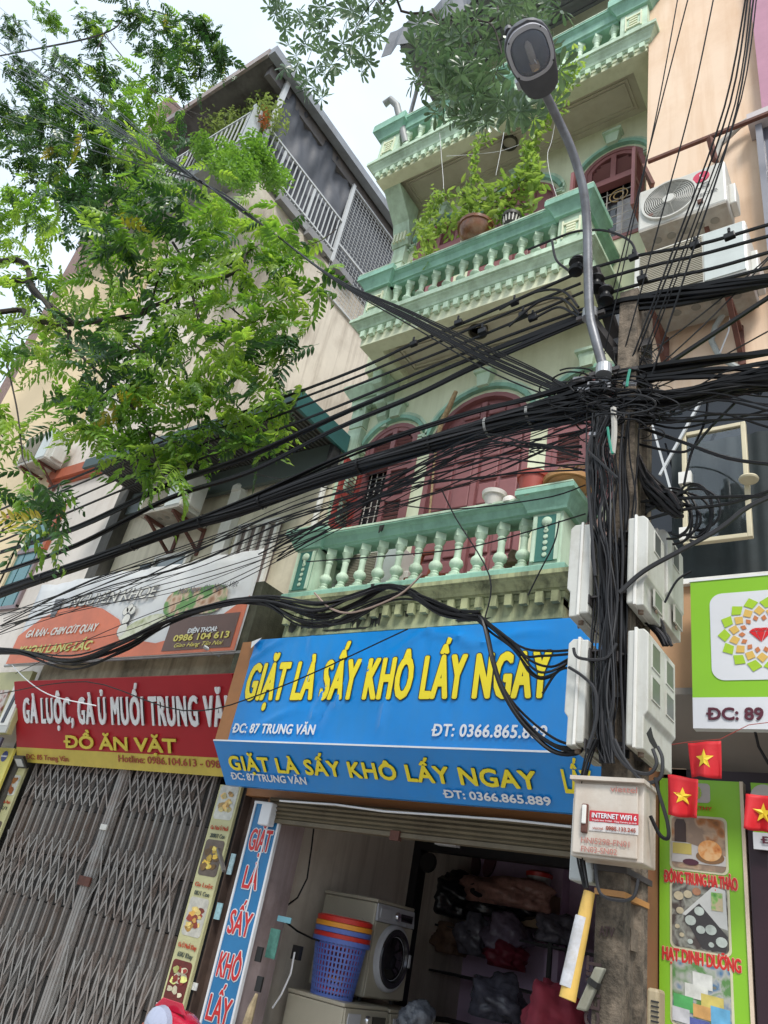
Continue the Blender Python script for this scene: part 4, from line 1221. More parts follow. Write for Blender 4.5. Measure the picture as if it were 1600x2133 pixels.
# air conditioners ------------------------------------------------------------
def aircon(cx, cz, yf, w_=.80, h_=.54, d_=.28, lab='', face='fan', name='air_conditioner', brand=None, xdir=1):
    """front plane at yf (towards the street), body goes back d_"""
    t = thing(name, lab, 'air conditioner', (cx, yf + d_ / 2, cz - h_ / 2), 'outdoor air conditioner units')
    x0, x1, z0, z1 = cx - w_ / 2, cx + w_ / 2, cz - h_ / 2, cz + h_ / 2
    mw = M('aircon_white', (.62, .62, .58), .45, .05, 3, (.35, .3, .22), .3, .2)
    part('casing', MB().box(x0, x1, yf, yf + d_, z0, z1), mw, t, bevel=.018)
    part('base_tray', MB().box(x0 + .01, x1 - .01, yf + .005, yf + d_ - .005, z0 - .02, z0 + .005), M('tray_grey', (.33, .31, .27), .6, .2, 9, (.2, .14, .08), .5), t)
    for k in range(5):
        part('tray_pressing', MB().lathe([(.0, -.004), (.03, -.004), (.035, 0)], (x0 + .12 + k * (w_ - .24) / 4, yf + d_ * .5, z0 - .021), n=10), M('tray_grey2', (.2, .19, .16)), t)
    if face == 'fan':
        r = h_ * .43; fx = x0 + w_ * .37
        part('fan_well', MB().lathe([(0, -.004), (r, -.004), (r, .0)], (fx, yf, cz), n=40, axis='y'), M('fan_dark', (.10, .10, .09), .5), t)
        b = MB()
        for k in range(13):
            rr = r * (k + 1.6) / 14
            pts = [(fx + rr * math.cos(a), yf - .018, cz + rr * math.sin(a)) for a in [2 * PI * i / 36 for i in range(37)]]
            b.tube(pts, .0035, 4, cap=False)
        part('fan_grille', b, mw, t, smooth=True)
        b = MB()
        for k in range(8):
            a = PI * 2 * k / 8 + .2
            b.tube([(fx + .05 * math.cos(a), yf - .015, cz + .05 * math.sin(a)), (fx + r * math.cos(a), yf - .012, cz + r * math.sin(a))], .004, 4)
        part('grille_spoke', b, mw, t)
        part('grille_ring', MB().lathe([(r * .97, -.0), (r * .97, -.022), (r * 1.04, -.022), (r * 1.06, 0)], (fx, yf, cz), n=44, axis='y'), mw, t, smooth=True)
        part('grille_hub', MB().lathe([(0, -.026), (.045, -.026), (.05, -.012)], (fx, yf, cz), n=20, axis='y'), mw, t, smooth=True)
        for k in range(3):
            b = MB(); a = 2 * PI * k / 3
            P = []
            for s_, rr in ((-.5, .06), (-.35, r * .9), (.45, r * .88), (.4, .06)):
                P.append((fx + rr * math.cos(a + s_), cz + rr * math.sin(a + s_)))
            b.prism(P, yf - .009, yf - .005)
            part('fan_blade', b, M('fan_blade_grey', (.30, .29, .27), .5), t)
    else:
        b = MB(); n = 26
        gx1 = x0 + w_ * .62
        part('grille_well', MB().box(x0 + .04, gx1, yf - .003, yf + .0, z0 + .03, z1 - .03), M('fan_dark2', (.18, .17, .14), .6), t)
        for k in range(n):
            z = z0 + .04 + k * (h_ - .08) / (n - 1)
            b.box(x0 + .04, gx1, yf - .014, yf - .006, z - .0035, z + .0035)
        part('grille_fins', b, M('beige_fins', (.42, .39, .31), .5), t)
        part('side_panel', MB().box(gx1 + .01, x1 - .015, yf - .008, yf, z0 + .02, z1 - .02), M('pale_panel', (.50, .54, .52), .35), t, bevel=.004)
        part('frame_edge', MB().box(x0, x0 + .035, yf - .012, yf, z0, z1), mw, t)
    part('service_cover', MB().box(x1 - .002, x1 + .05, yf + .08, yf + d_ - .04, z0 + .05, z0 + .28), mw, t, bevel=.01)
    if brand:
        q = MB().lathe([(0, -.006), (.062, -.006), (.064, 0)], (x1 - .18, yf - .001, z1 - .11), n=26, axis='y')
        part('round_emblem', q, M('emblem_red', (.55, .03, .08), .4), t, smooth=True)
        part('emblem_stroke', MB().box(x1 - .19, x1 - .182, yf - .011, yf - .006, z1 - .135, z1 - .085), m_wht, t)
        part('emblem_stroke', MB().box(x1 - .19, x1 - .165, yf - .011, yf - .006, z1 - .139, z1 - .132), m_wht, t)
        text(brand, (x1 - .225, yf - .002, z1 - .25), (x1 - .12, yf - .002, z1 - .25), .05, M('grey_print', (.14, .14, .14)), t, bold=.02)
        text('INVERTER', (x1 - .27, yf - .002, z1 - .34), (x1 - .06, yf - .002, z1 - .34), .022, M('grey_print', (.14, .14, .14)), t)
    return t
def wall_bracket(x, y0, y1, z, drop, lab, up=False):
    t = thing('wall_bracket', lab, 'bracket', (x, y1, z), 'rusty steel brackets of the air conditioners')
    part('arm', MB().box(x - .02, x + .02, y0, y1, z - .035, z), m_rust, t)
    s = 1 if up else -1
    part('strut', MB().bar((x, y0 + .03, z - .02), (x, y1 - .01, z + s * drop), .035, .03), m_rust, t)
    part('wall_leg', MB().box(x - .025, x + .025, y1 - .02, y1 + .0, min(z, z + s * drop) - .05, max(z, z + s * drop) + .02), m_rust, t)
    return t
# on the low house
q = at(352, 1040, 4.55)
ac = aircon(q.x - .1, q.z + .12, 4.52, .78, .52, .32, 'old grimy air conditioner hung under the canopy of the low cream house', 'slat')
wall_bracket(q.x - .35, 4.55, 5.08, q.z - .16, .3, 'left bracket under the air conditioner of the low cream house')
wall_bracket(q.x + .15, 4.55, 5.08, q.z - .16, .3, 'right bracket under the air conditioner of the low cream house')

# ---- folding gate
gate = thing('folding_gate', 'grey steel concertina gate closed across the chicken shop', 'gate', (-7, YG, .15))
gx0, gx1, gxm = at(75, 1592, YG).x, at(449, 1609, YG).x, at(262, 1600, YG).x
gzt = 2.66
m_gate = M('grey_gate_paint', (.285, .27, .255), .5, .15, 8, (.16, .08, .05), .5, .35)
bands = [(at(372, 1702, YG).z, gzt - .02), (at(330, 1935, YG).z, at(355, 1785, YG).z), (.25, at(300, 2015, YG).z)]
random.seed(11)
def gate_half(x0, x1, n, Y):
    xs = [x0 + (x1 - x0) * i / (n - 1) for i in range(n)]
    for i, x in enumerate(xs):
        part('gate_slat', MB().box(x - .011, x + .011, Y, Y + .02, .18, gzt), m_gate, gate)
        part('gate_slat_back', MB().box(x + .012, x + .022, Y + .02, Y + .035, .18, gzt), m_gate, gate)
    for (zb_, zt2) in bands:
        for i in range(n):
            for d, yy in ((2, Y - .008), (-2, Y - .016)):
                j = i + d
                if 0 <= j < n:
                    part('scissor_bar', MB().bar((xs[i], yy, zb_), (xs[j], yy, zt2), .016, .004, (0, 1, 0)), m_gate, gate)
gate_half(gx0, gxm - .06, 12, YG)
gate_half(gxm + .07, gx1, 11, YG)
for x in (gxm - .04, gxm + .0, gxm + .04):
    part('meeting_stile', MB().box(x - .016, x + .016, YG - .02, YG + .03, .16, gzt), m_gate, gate)
part('lock_plate', MB().box(gxm - .04, gxm + .06, YG - .035, YG - .02, 2.02, 2.07), m_white, gate)
part('lock_hasp', MB().box(gxm - .09, gxm + .09, YG - .04, YG - .02, 1.52, 1.60), m_rust, gate)
m_inf = M('brown_grey_infill', (.08, .072, .068), .6, .12, 3, (.10, .05, .02), .5, .3)
for (xa, xb_) in ((gx0 - .05, gxm - .02), (gxm + .02, gx1 + .05)):
    zz = [.16, .75, bands[1][0] - .02, 1.72, bands[0][0] - .05, 2.64]
    for k in range(5):
        nn = 3
        for j in range(nn):
            part('infill_panel', MB().box(xa + (xb_ - xa) * j / nn + .004, xa + (xb_ - xa) * (j + 1) / nn - .004, YG + .05, YG + .06, zz[k] + .004, zz[k + 1] - .004), m_inf if k % 2 else M('dark_infill', (.03, .027, .025), .6), gate)
part('head_track', MB().box(gx0 - .1, gx1 + .1, YG - .03, YG + .08, gzt, gzt + .06), m_rust, gate)

# ---- red chicken sign, tilted forwards
rs = thing('shop_sign', 'red signboard reading GÀ LUỘC, GÀ Ủ MUỐI above the steel gate', 'sign', (-6.8, 4.8, 2.6))
PB = at(45, 1587, 4.88); PT = at(31, 1420, 4.46)
rz0, rz1 = PB.z, PT.z
rx0, rx1 = PB.x - .09, -5.06
ru = (Vector((0, 4.46, rz1)) - Vector((0, 4.88, rz0)))
rlen = ru.length; ru.normalize(); rn = Vector((1, 0, 0)).cross(ru)
def redp(px, py):
    d = ray(px, py); p = Vector((0, 4.88, rz0)); return CAM + d * ((p - CAM).dot(rn) / d.dot(rn))
def slab(O, u, v, lu, lv, th):
    O = Vector(O); nn = Vector(u).cross(Vector(v)).normalized()
    c = O + Vector(u) * lu / 2 + Vector(v) * lv / 2 - nn * th / 2
    return MB().obox(c, u, v, nn, lu, lv, th)
ux = Vector((1, 0, 0))
ys = (redp(240, 1567) - Vector((0, 4.88, rz0))).dot(ru)
part('board', slab((rx0, 4.88, rz0), ux, ru, rx1 - rx0, rlen, .05), m_red, rs)
part('yellow_strip', slab(Vector((rx0, 4.88, rz0)) + rn * .004, ux, ru, rx1 - rx0, ys, .004), M('dull_yellow_vinyl', (.52, .40, .06), .5, .1), rs)
def TR(s, p0, p1, t0, t1, mat, **k):
    A = redp(*p0); B = redp(*p1); h = (redp(*t1) - redp(*t0)).dot(ru)
    sA = (A - Vector((0, 4.88, rz0))).dot(ru)
    A = Vector((A.x, 4.88, rz0)) + ru * sA; B = Vector((B.x, 4.88, rz0)) + ru * sA
    return text(s, A, B, h, mat, rs, up=ru, **k)
TR('GÀ LUỘC, GÀ Ủ MUỐI TRUNG VĂN', (54, 1504), (496, 1503), (250, 1504), (250, 1449), m_wht, bold=.03, ext=.006, off=.007, hb=1.1, track=.08)
m_ylet = M('raised_yellow_letter', (.62, .50, .05), .5)
TR('ĐỒ ĂN VẶT', (137, 1556), (370, 1558), (260, 1557), (260, 1531), m_ylet, bold=.05, ext=.004, off=.006)
TR('ĐC: 85 Trung Văn', (56, 1580), (144, 1582), (100, 1581), (100, 1571), M('dull_red_print', (.33, .06, .03)), bold=.02, off=.008)
TR('Hotline: 0986.104.613 - 0985.061.247', (249, 1586), (548, 1596), (300, 1587), (300, 1573), M('dull_red_print', (.33, .06, .03)), bold=.02, off=.008)

# ---- pale restaurant banner above
m_ban = M('silver_grey_banner', (.66, .66, .66), .35, .12, 2, bump=.0)
bn = thing('restaurant_banner', 'faded silver and orange banner with phone number 0986 104 613 above the red sign', 'banner', (-6.8, 4.5, zb0 + .2))
Yb = 4.50
BL, BR_, TL, TR_ = at(14, 1388, Yb), at(492, 1352, Yb), at(48, 1212, Yb), at(538, 1166, Yb)
bx0, bx1, bz0, bz1 = BL.x, BR_.x, (BL.z + BR_.z) / 2, (TL.z + TR_.z) / 2
V = []; F = []; nx, nz_ = 60, 10
for j in range(nz_ + 1):
    for i in range(nx + 1):
        u, v = i / nx, j / nz_
        V.append((bx0 + (bx1 - bx0) * u, Yb + .014 * math.sin(u * 31 + v * 5) * v + .01 * math.sin(u * 70 + v * 9) * (v ** 2), bz0 + (bz1 - bz0) * v - .012 * math.sin(u * 3.1 * 4) * v))
for j in range(nz_):
    for i in range(nx):
        k = j * (nx + 1) + i; F.append((k, k + 1, k + nx + 2, k + nx + 1))
o = part('banner_sheet', MB().add(V, F), m_ban, bn, smooth=True); o.modifiers.new('t', 'SOLIDIFY').thickness = .004
hh = bz1 - bz0
m_bor = M('banner_orange', (.62, .15, .06), .4, .15, 3, bump=0)
# orange swoosh along the bottom
W_ = bx1 - bx0
sw = [(0, 0), (W_, 0), (W_, .28 * hh), (W_ * .93, .60 * hh), (W_ * .88, .22 * hh), (W_ * .72, .1 * hh), (W_ * .58, .18 * hh), (W_ * .50, .42 * hh), (W_ * .42, .55 * hh), (W_ * .32, .66 * hh), (W_ * .2, .70 * hh), (W_ * .1, .62 * hh), (W_ * .03, .42 * hh), (0, .36 * hh)]
sw = [(0, 0), (W_, 0), (W_, .52 * hh), (W_ * .86, .22 * hh), (W_ * .7, .12 * hh), (W_ * .56, .2 * hh), (W_ * .50, .42 * hh), (W_ * .40, .57 * hh), (W_ * .3, .64 * hh), (W_ * .2, .64 * hh), (W_ * .1, .55 * hh), (0, .34 * hh)]
O_ = Vector((bx0, Yb - .022, bz0))
plate('orange_print', sw, O_, ux, (0, 0, 1), .002, m_bor, bn)
plate('brown_print', [(W_ * .735, .03 * hh), (W_ * .985, .03 * hh), (W_ * .985, .36 * hh), (W_ * .735, .36 * hh)], O_, ux, (0, 0, 1), .002, M('banner_brown', (.12, .055, .035), .4), bn, off=.004)
m_food1 = photomat('chicken_print', [(.06, .03, .02), (.38, .18, .08), (.62, .45, .32), (.12, .28, .06)], 5, 2)
plate('food_print', [(W_ * (.80 + .12 * math.cos(t) ), hh * (.53 + .17 * math.sin(t) + .03 * math.sin(3 * t))) for t in [2 * PI * k / 22 for k in range(22)]], O_, ux, (0, 0, 1), .002, m_food1, bn, off=.004)
plate('food_print', [(W_ * (.62 + .09 * math.cos(t) ), hh * (.30 + .11 * math.sin(t) + .18 * .4 * math.cos(t))) for t in [2 * PI * k / 18 for k in range(18)]], O_, ux, (0, 0, 1), .002, photomat('wrap_print', [(.12, .16, .06), (.40, .42, .22), (.65, .65, .5)], 6, 5), bn, off=.006)
def TB(s, p0, p1, t0, t1, mat, **k):
    A = at(*p0, Yb - .03); B = at(*p1, Yb - .03); h = at(*t1, Yb).z - at(*t0, Yb).z
    B.z = A.z = (A.z + B.z) / 2
    return text(s, A, B, h, mat, bn, **k)
m_bw = M('banner_pale_print', (.70, .68, .62), .5); m_bg = M('banner_grey_print', (.16, .16, .17), .5); m_byl = M('banner_yellow_print', (.60, .58, .16), .5)
TB('NGUYÊN KHOE', (142, 1268), (325, 1240), (230, 1256), (230, 1235), m_bw, outline=m_bg, outw=.06, bold=.0, shear=.2)
TB('Món Ngon Của Người Việt', (370, 1240), (497, 1219), (440, 1230), (440, 1219), m_bg, shear=.3)
TB('GÀ RÁN - CHIM CÚT QUAY', (52, 1332), (203, 1310), (130, 1322), (130, 1308), m_bw, bold=.04, shear=.25)
TB('KHOAI LANG LẮC', (34, 1368), (190, 1348), (110, 1358), (110, 1342), m_byl, bold=.04, shear=.2)
TB('ĐIỆN THOẠI:', (390, 1321), (452, 1313), (420, 1317), (420, 1308), m_wht, bold=.05, shear=.1)
TB('0986 104 613', (360, 1339), (477, 1325), (420, 1332), (420, 1320), M('banner_gold_print', (.72, .62, .12), .4), bold=.05)
TB('Giao Hàng Tận Nơi', (362, 1352), (465, 1339), (415, 1346), (415, 1338), M('banner_gold_print', (.72, .62, .12), .4), shear=.4)
# drawn cook's hat and face outline, plain
for (dx, dz, r) in ((-.06, .10, .045), (.0, .13, .05), (.06, .10, .045), (0, 0, .06), (0, -.12, .075)):
    c = at(262, 1290, Yb - .032)
    part('cook_drawing', MB().lathe([(r, 0), (r, -.002), (0, -.002)], (c.x + dx, Yb - .03, c.z + dz), n=20, axis='y'), m_bw, bn)
    part('cook_drawing', MB().lathe([(r + .008, 0), (r + .008, -.001), (0, -.001)], (c.x + dx, Yb - .0285, c.z + dz), n=20, axis='y'), m_bg, bn)
c = at(118, 1263, Yb - .03)
part('cup_drawing', MB().prism([(-.05, -.14), (.05, -.14), (.09, .1), (-.09, .1)], 0, .003), m_bg, bn).matrix_basis = Matrix.Translation((c.x, Yb - .03, c.z))
part('banner_pole', MB().tube([(bx0 - .1, Yb + .03, bz0 - .0), (bx1 + .05, Yb + .03, bz0 - .0)], .018, 8), m_steel, bn)
c = at(425, 1347, 4.45)
tag(part('flagpole_socket', MB().tube([c, c + Vector((.12, .12, -.05))], .02, 8), m_steel, None, smooth=True), 'short metal tube sticking out below the banner by the brown phone panel', 'pipe')

# ---- menu strips beside the gate
m_menu = M('pale_yellow_board', (.52, .50, .27), .5, .05, 3, (.3, .28, .14), .2)
def menu(x0, x1, z0, z1, Y, lab, items):
    t = thing('menu_board', lab, 'menu board', ((x0 + x1) / 2, Y, z0))
    part('board', MB().box(x0, x1, Y, Y + .03, z0, z1), m_menu, t)
    w1 = x1 - x0
    for (zc, hh_, cols, seed, l1, l2) in items:
        m_ = photomat('menu_print_%d' % seed, cols, 13, seed)
        poly = rrect(w1 * .84, hh_, .03)
        rs_ = random.Random(seed * 7 + 1)
        plate('food_picture', poly, (x0 + w1 * .08, Y, zc - hh_ / 2), ux, (0, 0, 1), .003, M('picture_ground_%d' % seed, [tuple(c * .5 for c in cols[0]), (.55, .55, .5), (.12, .09, .07), (.5, .48, .42)][seed % 4], .5, .2, 20), t)
        for k in range(16):
            rr_ = w1 * rs_.uniform(.07, .15); cu_, cv_ = w1 * .42 + w1 * rs_.uniform(-.24, .24), hh_ * (.5 + rs_.uniform(-.3, .3))
            cc = cols[rs_.randrange(len(cols) - 1)]; q_ = rs_.choice((.7, 1.0, 1.25))
            ph_ = rs_.uniform(0, 6)
            plate('dish_piece', [(cu_ + rr_ * (1 + .25 * math.sin(3 * a + ph_)) * math.cos(a), cv_ + rr_ * .75 * (1 + .2 * math.sin(2 * a + ph_)) * math.sin(a)) for a in [2 * PI * j / 12 for j in range(12)]], (x0 + w1 * .08, Y, zc - hh_ / 2), ux, (0, 0, 1), .0004, M('dish_print_%d_%d_%d' % (seed, int(cc[0] * 100), int(q_ * 10)), tuple(min(.9, c * q_) for c in cc), .4, .25, 30), t, off=.0035 + k * .0004)
        if l1: text(l1, (x0 + w1 * .12, Y - .002, zc - hh_ / 2 - .085), (x1 - w1 * .08, Y - .002, zc - hh_ / 2 - .085), .03, M('menu_red_print', (.5, .08, .03)), t, bold=.03)
        if l2: text(l2, (x0 + w1 * .2, Y - .002, zc - hh_ / 2 - .15), (x1 - w1 * .14, Y - .002, zc - hh_ / 2 - .15), .032, M('menu_dark_print', (.05, .07, .06)), t, bold=.02)
    return t
Ym = 4.93
mx0, mx1 = at(455, 1650, Ym).x, at(500, 1652, Ym).x
def zat(py, xw, Y):
    R_ = RC.transposed()
    lo, hi = .2, 12.0
    for _ in range(40):
        mid = (lo + hi) / 2; c = R_ @ (Vector((xw, Y, mid)) - CAM)
        if c.y / c.z * FPX + 1066.5 > py: lo = mid
        else: hi = mid
    return lo
cxm = (mx0 + mx1) / 2
items = []
for (yc, hp, cols, sd_, l1, l2) in ((1672, 70, [(.35, .2, .05), (.6, .38, .12), (.62, .5, .2), (.55, .42, .15)], 1, 'Gà Tươi Ủ Muối', '200K/1 Con'),
                                    (1787, 75, [(.15, .08, .02), (.62, .40, .05), (.70, .55, .12), (.5, .5, .4)], 2, 'Gà Luộc', '0K/1 Con'),
                                    (1910, 80, [(.25, .04, .02), (.55, .3, .06), (.6, .45, .15), (.16, .12, .10)], 3, 'Gà Ủ Muối Khay', '65K/ Khay'),
                                    (2045, 88, [(.25, .03, .02), (.55, .50, .35), (.62, .62, .2), (.45, .45, .42)], 4, 'Chân Gà Sốt', '')):
    z = zat(yc, cxm, Ym); dz = zat(yc - hp / 2, cxm, Ym) - zat(yc + hp / 2, cxm, Ym)
    items.append((z, dz, cols, sd_, l1, l2))
menu(mx0, mx1, .3, zat(1636, cxm, Ym), Ym, 'pale yellow menu board with four chicken dishes right of the steel gate', items)
lx1 = gx0 - .05; lx0 = lx1 - .36
cxm = (lx0 + lx1) / 2
items = [(zat(1635, cxm, Ym), .22, [(.3, .1, .04), (.5, .22, .08), (.6, .4, .25), (.6, .6, .55)], 5, 'Cánh Gà Rán', '25K/1'),
         (zat(1735, cxm, Ym), .26, [(.1, .25, .04), (.6, .14, .03), (.65, .3, .05), (.6, .55, .45)], 6, 'Gà Quay', '')]
menu(lx0, lx1, .3, zat(1596, cxm, Ym), Ym, 'pale yellow menu board with fried chicken left of the steel gate', items)
c = at(44, 1587, 4.8)
fl = thing('floodlight', 'small square floodlight under the left corner of the red sign', 'floodlight', c)
part('lamp_case', MB().obox(c, (1, 0, 0), (0, .7, -.7), (0, .7, .7), .20, .14, .03), m_blk, fl)
part('lamp_glass', MB().obox(c + Vector((0, -.012, -.012)), (1, 0, 0), (0, .7, -.7), (0, .7, .7), .13, .09, .012), M('lamp_glass', (.4, .42, .42), .2), fl)
# pillar between menu and strip sign with small ad stickers
part('jamb_pillar', MB().box(mx1 + .01, -5.03, 4.98, 5.12, .15, 2.75), M('dark_brown_jamb', (.1, .065, .05)), h85)
part('jamb_pillar', MB().box(XL - .1, lx0 - .02, 4.95, 5.12, .15, 2.75), M('pinkish_pillar', (.36, .30, .25), .8, .1), h85)
for (x, y, w1, h1, cc, lb) in ((482, 1800, .05, .16, (.35, .5, .55), 'tall pale blue ad sticker on the dark jamb beside the menu board'),
                               (455, 1898, .06, .12, (.3, .5, .55), 'teal and white ad sticker on the dark jamb lower down'),
                               (406, 2055, .05, .05, (.7, .7, .68), 'tiny white sticker on the dark jamb near the ground')):
    c = at(x, y, 4.97)
    tag(part('sticker', MB().box(c.x - w1 / 2, c.x + w1 / 2, 4.965, 4.975, c.z - h1 / 2, c.z + h1 / 2), M('sticker_' + str(x), cc, .5, .3, 30), None), lb, 'sticker')
c0, c1 = at(455, 1768, 4.85), at(467, 1815, 4.8)
tag(part('door_bar', MB().bar(c0, c1, .03, .02), M('dark_steel', (.12, .11, .10), .5), None), 'slanted grey steel bar crossing the boiled chicken picture', 'bar')
# ================================================================= tall building on the far left
tb = thing('tall_building', 'tall building with blank beige side wall and a railed, tarpaulin-hung roof terrace', 'building', (-11, 8, 0))
m_wwall = M('white_front_render', (.72, .66, .60), .8, .05, 1, (.4, .32, .25), .3, .2)
m_oband = M('orange_band_paint', (.42, .11, .055), .6, .1, 4)
YT = 4.9
ax = XL * 1.0
SX = -8.66
part('side_wall', MB().box(SX - .22, SX, 5.14, 11.0, 0, 13.1), m_beige, tb)
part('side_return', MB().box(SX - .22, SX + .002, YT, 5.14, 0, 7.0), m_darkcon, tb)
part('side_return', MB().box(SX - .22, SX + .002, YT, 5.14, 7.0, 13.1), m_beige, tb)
part('front_wall', MB().box(-10.9, SX - .22, YT, 5.14, 0, 13.1), m_wwall, tb)
part('front_wall', MB().box(-14.5, -10.9, YT - .05, 5.14, 0, 13.1), M('yellow_front_render', (.70, .56, .36), .8, .06, 1), tb, label='yellow part of the front')
part('floor_slab', MB().box(-14.5, SX, 5.14, 11, 13.0, 13.1), m_concrete, tb)
# orange cornice band + window
q0 = at(60, 1018, YT); q1 = at(160, 985, YT)
zb_ = q0.z
part('orange_band', MB().box(-10.9, -9.3, YT - .12, YT, zb_ - .08, zb_ + .10), m_oband, tb)
part('orange_band', MB().box(-10.9, -9.32, YT - .06, YT, zb_ - .14, zb_ - .08), m_oband, tb)
# teal window
c_tl, c_tr, c_br, c_bl = at(25, 1095, YT), at(130, 1072, YT), at(55, 1262, YT), at(-60, 1290, YT)
wl, wr, wt, wb = at(12, 1105, YT).x, at(118, 1085, YT).x, at(80, 1085, YT).z, at(20, 1268, YT).z
tw = part('window', MB().box(wl, wr, YT - .02, YT, wb, wt), glassmat('teal_glass', (.06, .20, .21), .12), tb)
ww = wr - wl
for x in (wl, wl + ww * .5, wr):
    part('window_frame', MB().box(x - .03, x + .03, YT - .05, YT - .0, wb, wt), M('mauve_grey_frame', (.24, .18, .19), .5), tw)
for z in (wb, wb + (wt - wb) * .62, wt):
    part('window_frame', MB().box(wl - .03, wr + .03, YT - .048, YT - .0, z - .03, z + .03), M('mauve_grey_frame', (.24, .18, .19), .5), tw)
for k in range(5):
    x = wl + ww * (.08 + .21 * k)
    part('inner_grille', MB().box(x - .005, x + .005, YT - .026, YT - .02, wb + .05, wt - .05), M('dark_teal_line', (.02, .06, .07), .4), tw)
part('window_hood', MB().box(wl - .06, wr + .1, YT - .1, YT, wt + .12, wt + .18), m_oband, tb)
part('window_hood', MB().box(wr + .04, wr + .12, YT - .07, YT, wb + .9, wt + .12), m_oband, tb)
for (px, py) in ((190, 1145), (150, 1290)):
    pass
# air conditioner on it
q = at(82, 935, 4.5)
aircon(q.x, q.z, 4.45, .80, .55, .32, 'white air conditioner on the yellow and white front at the left, above the orange band', 'slat')
wall_bracket(q.x - .25, 4.45, 4.88, q.z - .29, .28, 'left bracket under the air conditioner on the yellow and white front')
wall_bracket(q.x + .25, 4.45, 4.88, q.z - .29, .28, 'right bracket under the air conditioner on the yellow and white front')
# terrace balcony slab, railing, posts, roof
zs, zr_ = 13.30, 14.25
RX = SX + .02
k_ = 8.66 / 7.6
yn, yfar, ymesh = 3.77 * k_, 6.2 * k_, 7.78 * k_
part('terrace_slab', MB().box(-13.5, SX + .04, yn + .02, 5.14, 13.12, 13.36), M('grey_slab_edge', (.30, .31, .31), .8, .15, 3, (.1, .1, .1), .5), tb)
part('terrace_edge', MB().box(SX - .2, SX + .04, 5.14, yfar + .1, 13.12, 13.32), M('grey_slab_edge', (.3, .31, .31)), tb)
for k in range(3):
    y = 5.4 + k * .85
    part('edge_box', MB().box(SX + .0, SX + .14, y, y + .6, 13.0, 13.16), M('grey_beam', (.25, .25, .26), .7, .15), tb)
m_rail = M('pale_grey_rail', (.55, .57, .58), .45, .05)
rl = part('railing', MB().box(RX, RX + .04, yn, yfar, zr_ - .02, zr_ + .02), m_rail, tb)
part('bottom_rail', MB().box(RX, RX + .04, yn, yfar, zs + .06, zs + .10), m_rail, rl)
n = 24
for i in range(n + 1):
    y = yn + (yfar - yn) * i / n
    part('rail_post' if i % 8 == 0 else 'picket', MB().box(RX + .01, RX + .03, y - (.03 if i % 8 == 0 else .010), y + (.03 if i % 8 == 0 else .010), zs + .02, zr_), m_rail, rl)
part('rail_top', MB().box(-12.2, RX, yn - .0, yn + .04, zr_ - .02, zr_ + .02), m_rail, rl)
part('bottom_rail', MB().box(-12.2, RX, yn - .0, yn + .04, zs + .06, zs + .10), m_rail, rl)
for i in range(26):
    x = RX - .14 * (i + 1)
    part('picket', MB().box(x - .01, x + .01, yn + .01, yn + .03, zs + .02, zr_), m_rail, rl)
part('corner_panel', MB().box(RX - .02, RX + .05, yn - .03, yn + .22, zs, zr_ + .12), M('pale_post_panel', (.48, .52, .54), .5), tb)
zroof = 1.6 + (14.05 - 1.6) * k_
part('terrace_post', MB().box(RX - .02, RX + .05, 4.66, 4.76, zs, zroof), m_rail, tb)
part('terrace_post', MB().box(RX - .02, RX + .04, yfar - .03, yfar + .05, 13.1, zroof - .3), m_rail, tb)
m_roofu = M('roof_underside', (.17, .155, .15), .8, .25, 3, (.06, .045, .04), .7)
part('roof_sheet', MB().box(-13.6, SX + .06, 3.62 * k_, ymesh + .6, zroof, zroof + .05), m_roofu, tb)
part('roof_gutter', MB().box(SX + .04, SX + .22, 3.60 * k_, ymesh + .6, zroof - .08, zroof + .12), M('blue_grey_gutter', (.26, .28, .31), .55, .1, 4, (.12, .10, .09), .4), tb)
part('roof_beam', MB().box(SX - .15, SX - .02, 4.3, ymesh + .5, zroof - .32, zroof), M('roof_beam_grey', (.16, .15, .15), .8, .2, 4), tb)
part('front_flashing', MB().box(-13.6, SX + .06, 3.57 * k_, 3.62 * k_, zroof - .1, zroof + .1), M('rusty_flashing', (.30, .27, .26), .6, .2, 2, (.25, .08, .03), .8), tb)
part('terrace_back_wall', MB().box(-13.5, SX - .25, 5.6, 5.8, 13.3, zroof), M('grey_mauve_render', (.32, .30, .31), .85, .12, 1.5), tb)
# tarpaulins
m_tarp = M('grey_tarpaulin', (.085, .09, .105), .6, .15, 4, bump=.2, bscale=20)
b = MB(); V = []; F = []; ny, nz_ = 90, 14
for j in range(nz_ + 1):
    for i in range(ny + 1):
        u, v = i / ny, j / nz_
        y = 4.78 + (yfar - 4.78) * u
        d = .02 * math.sin(u * 38 + 2.5 * math.sin(v * 4)) * (.3 + .7 * v) + .018 * math.sin(u * 67 + v * 9) * v * v + .04 * math.sin(u * 13 - v * 7) + .02 * math.sin(u * 23 + v * 13)
        V.append((SX - .05 + d, y, zs + .05 + (zroof - .15 - zs) * v))
for j in range(nz_):
    for i in range(ny):
        k = j * (ny + 1) + i; F.append((k, k + 1, k + ny + 2, k + ny + 1))
o = part('tarpaulin', b.add(V, F), m_tarp, tb, smooth=True); o.modifiers.new('t', 'SOLIDIFY').thickness = .006
part('tarpaulin', MB().box(SX - .12, SX - .10, yfar, ymesh + .5, 13.1, zroof - .2), m_tarp, tb)
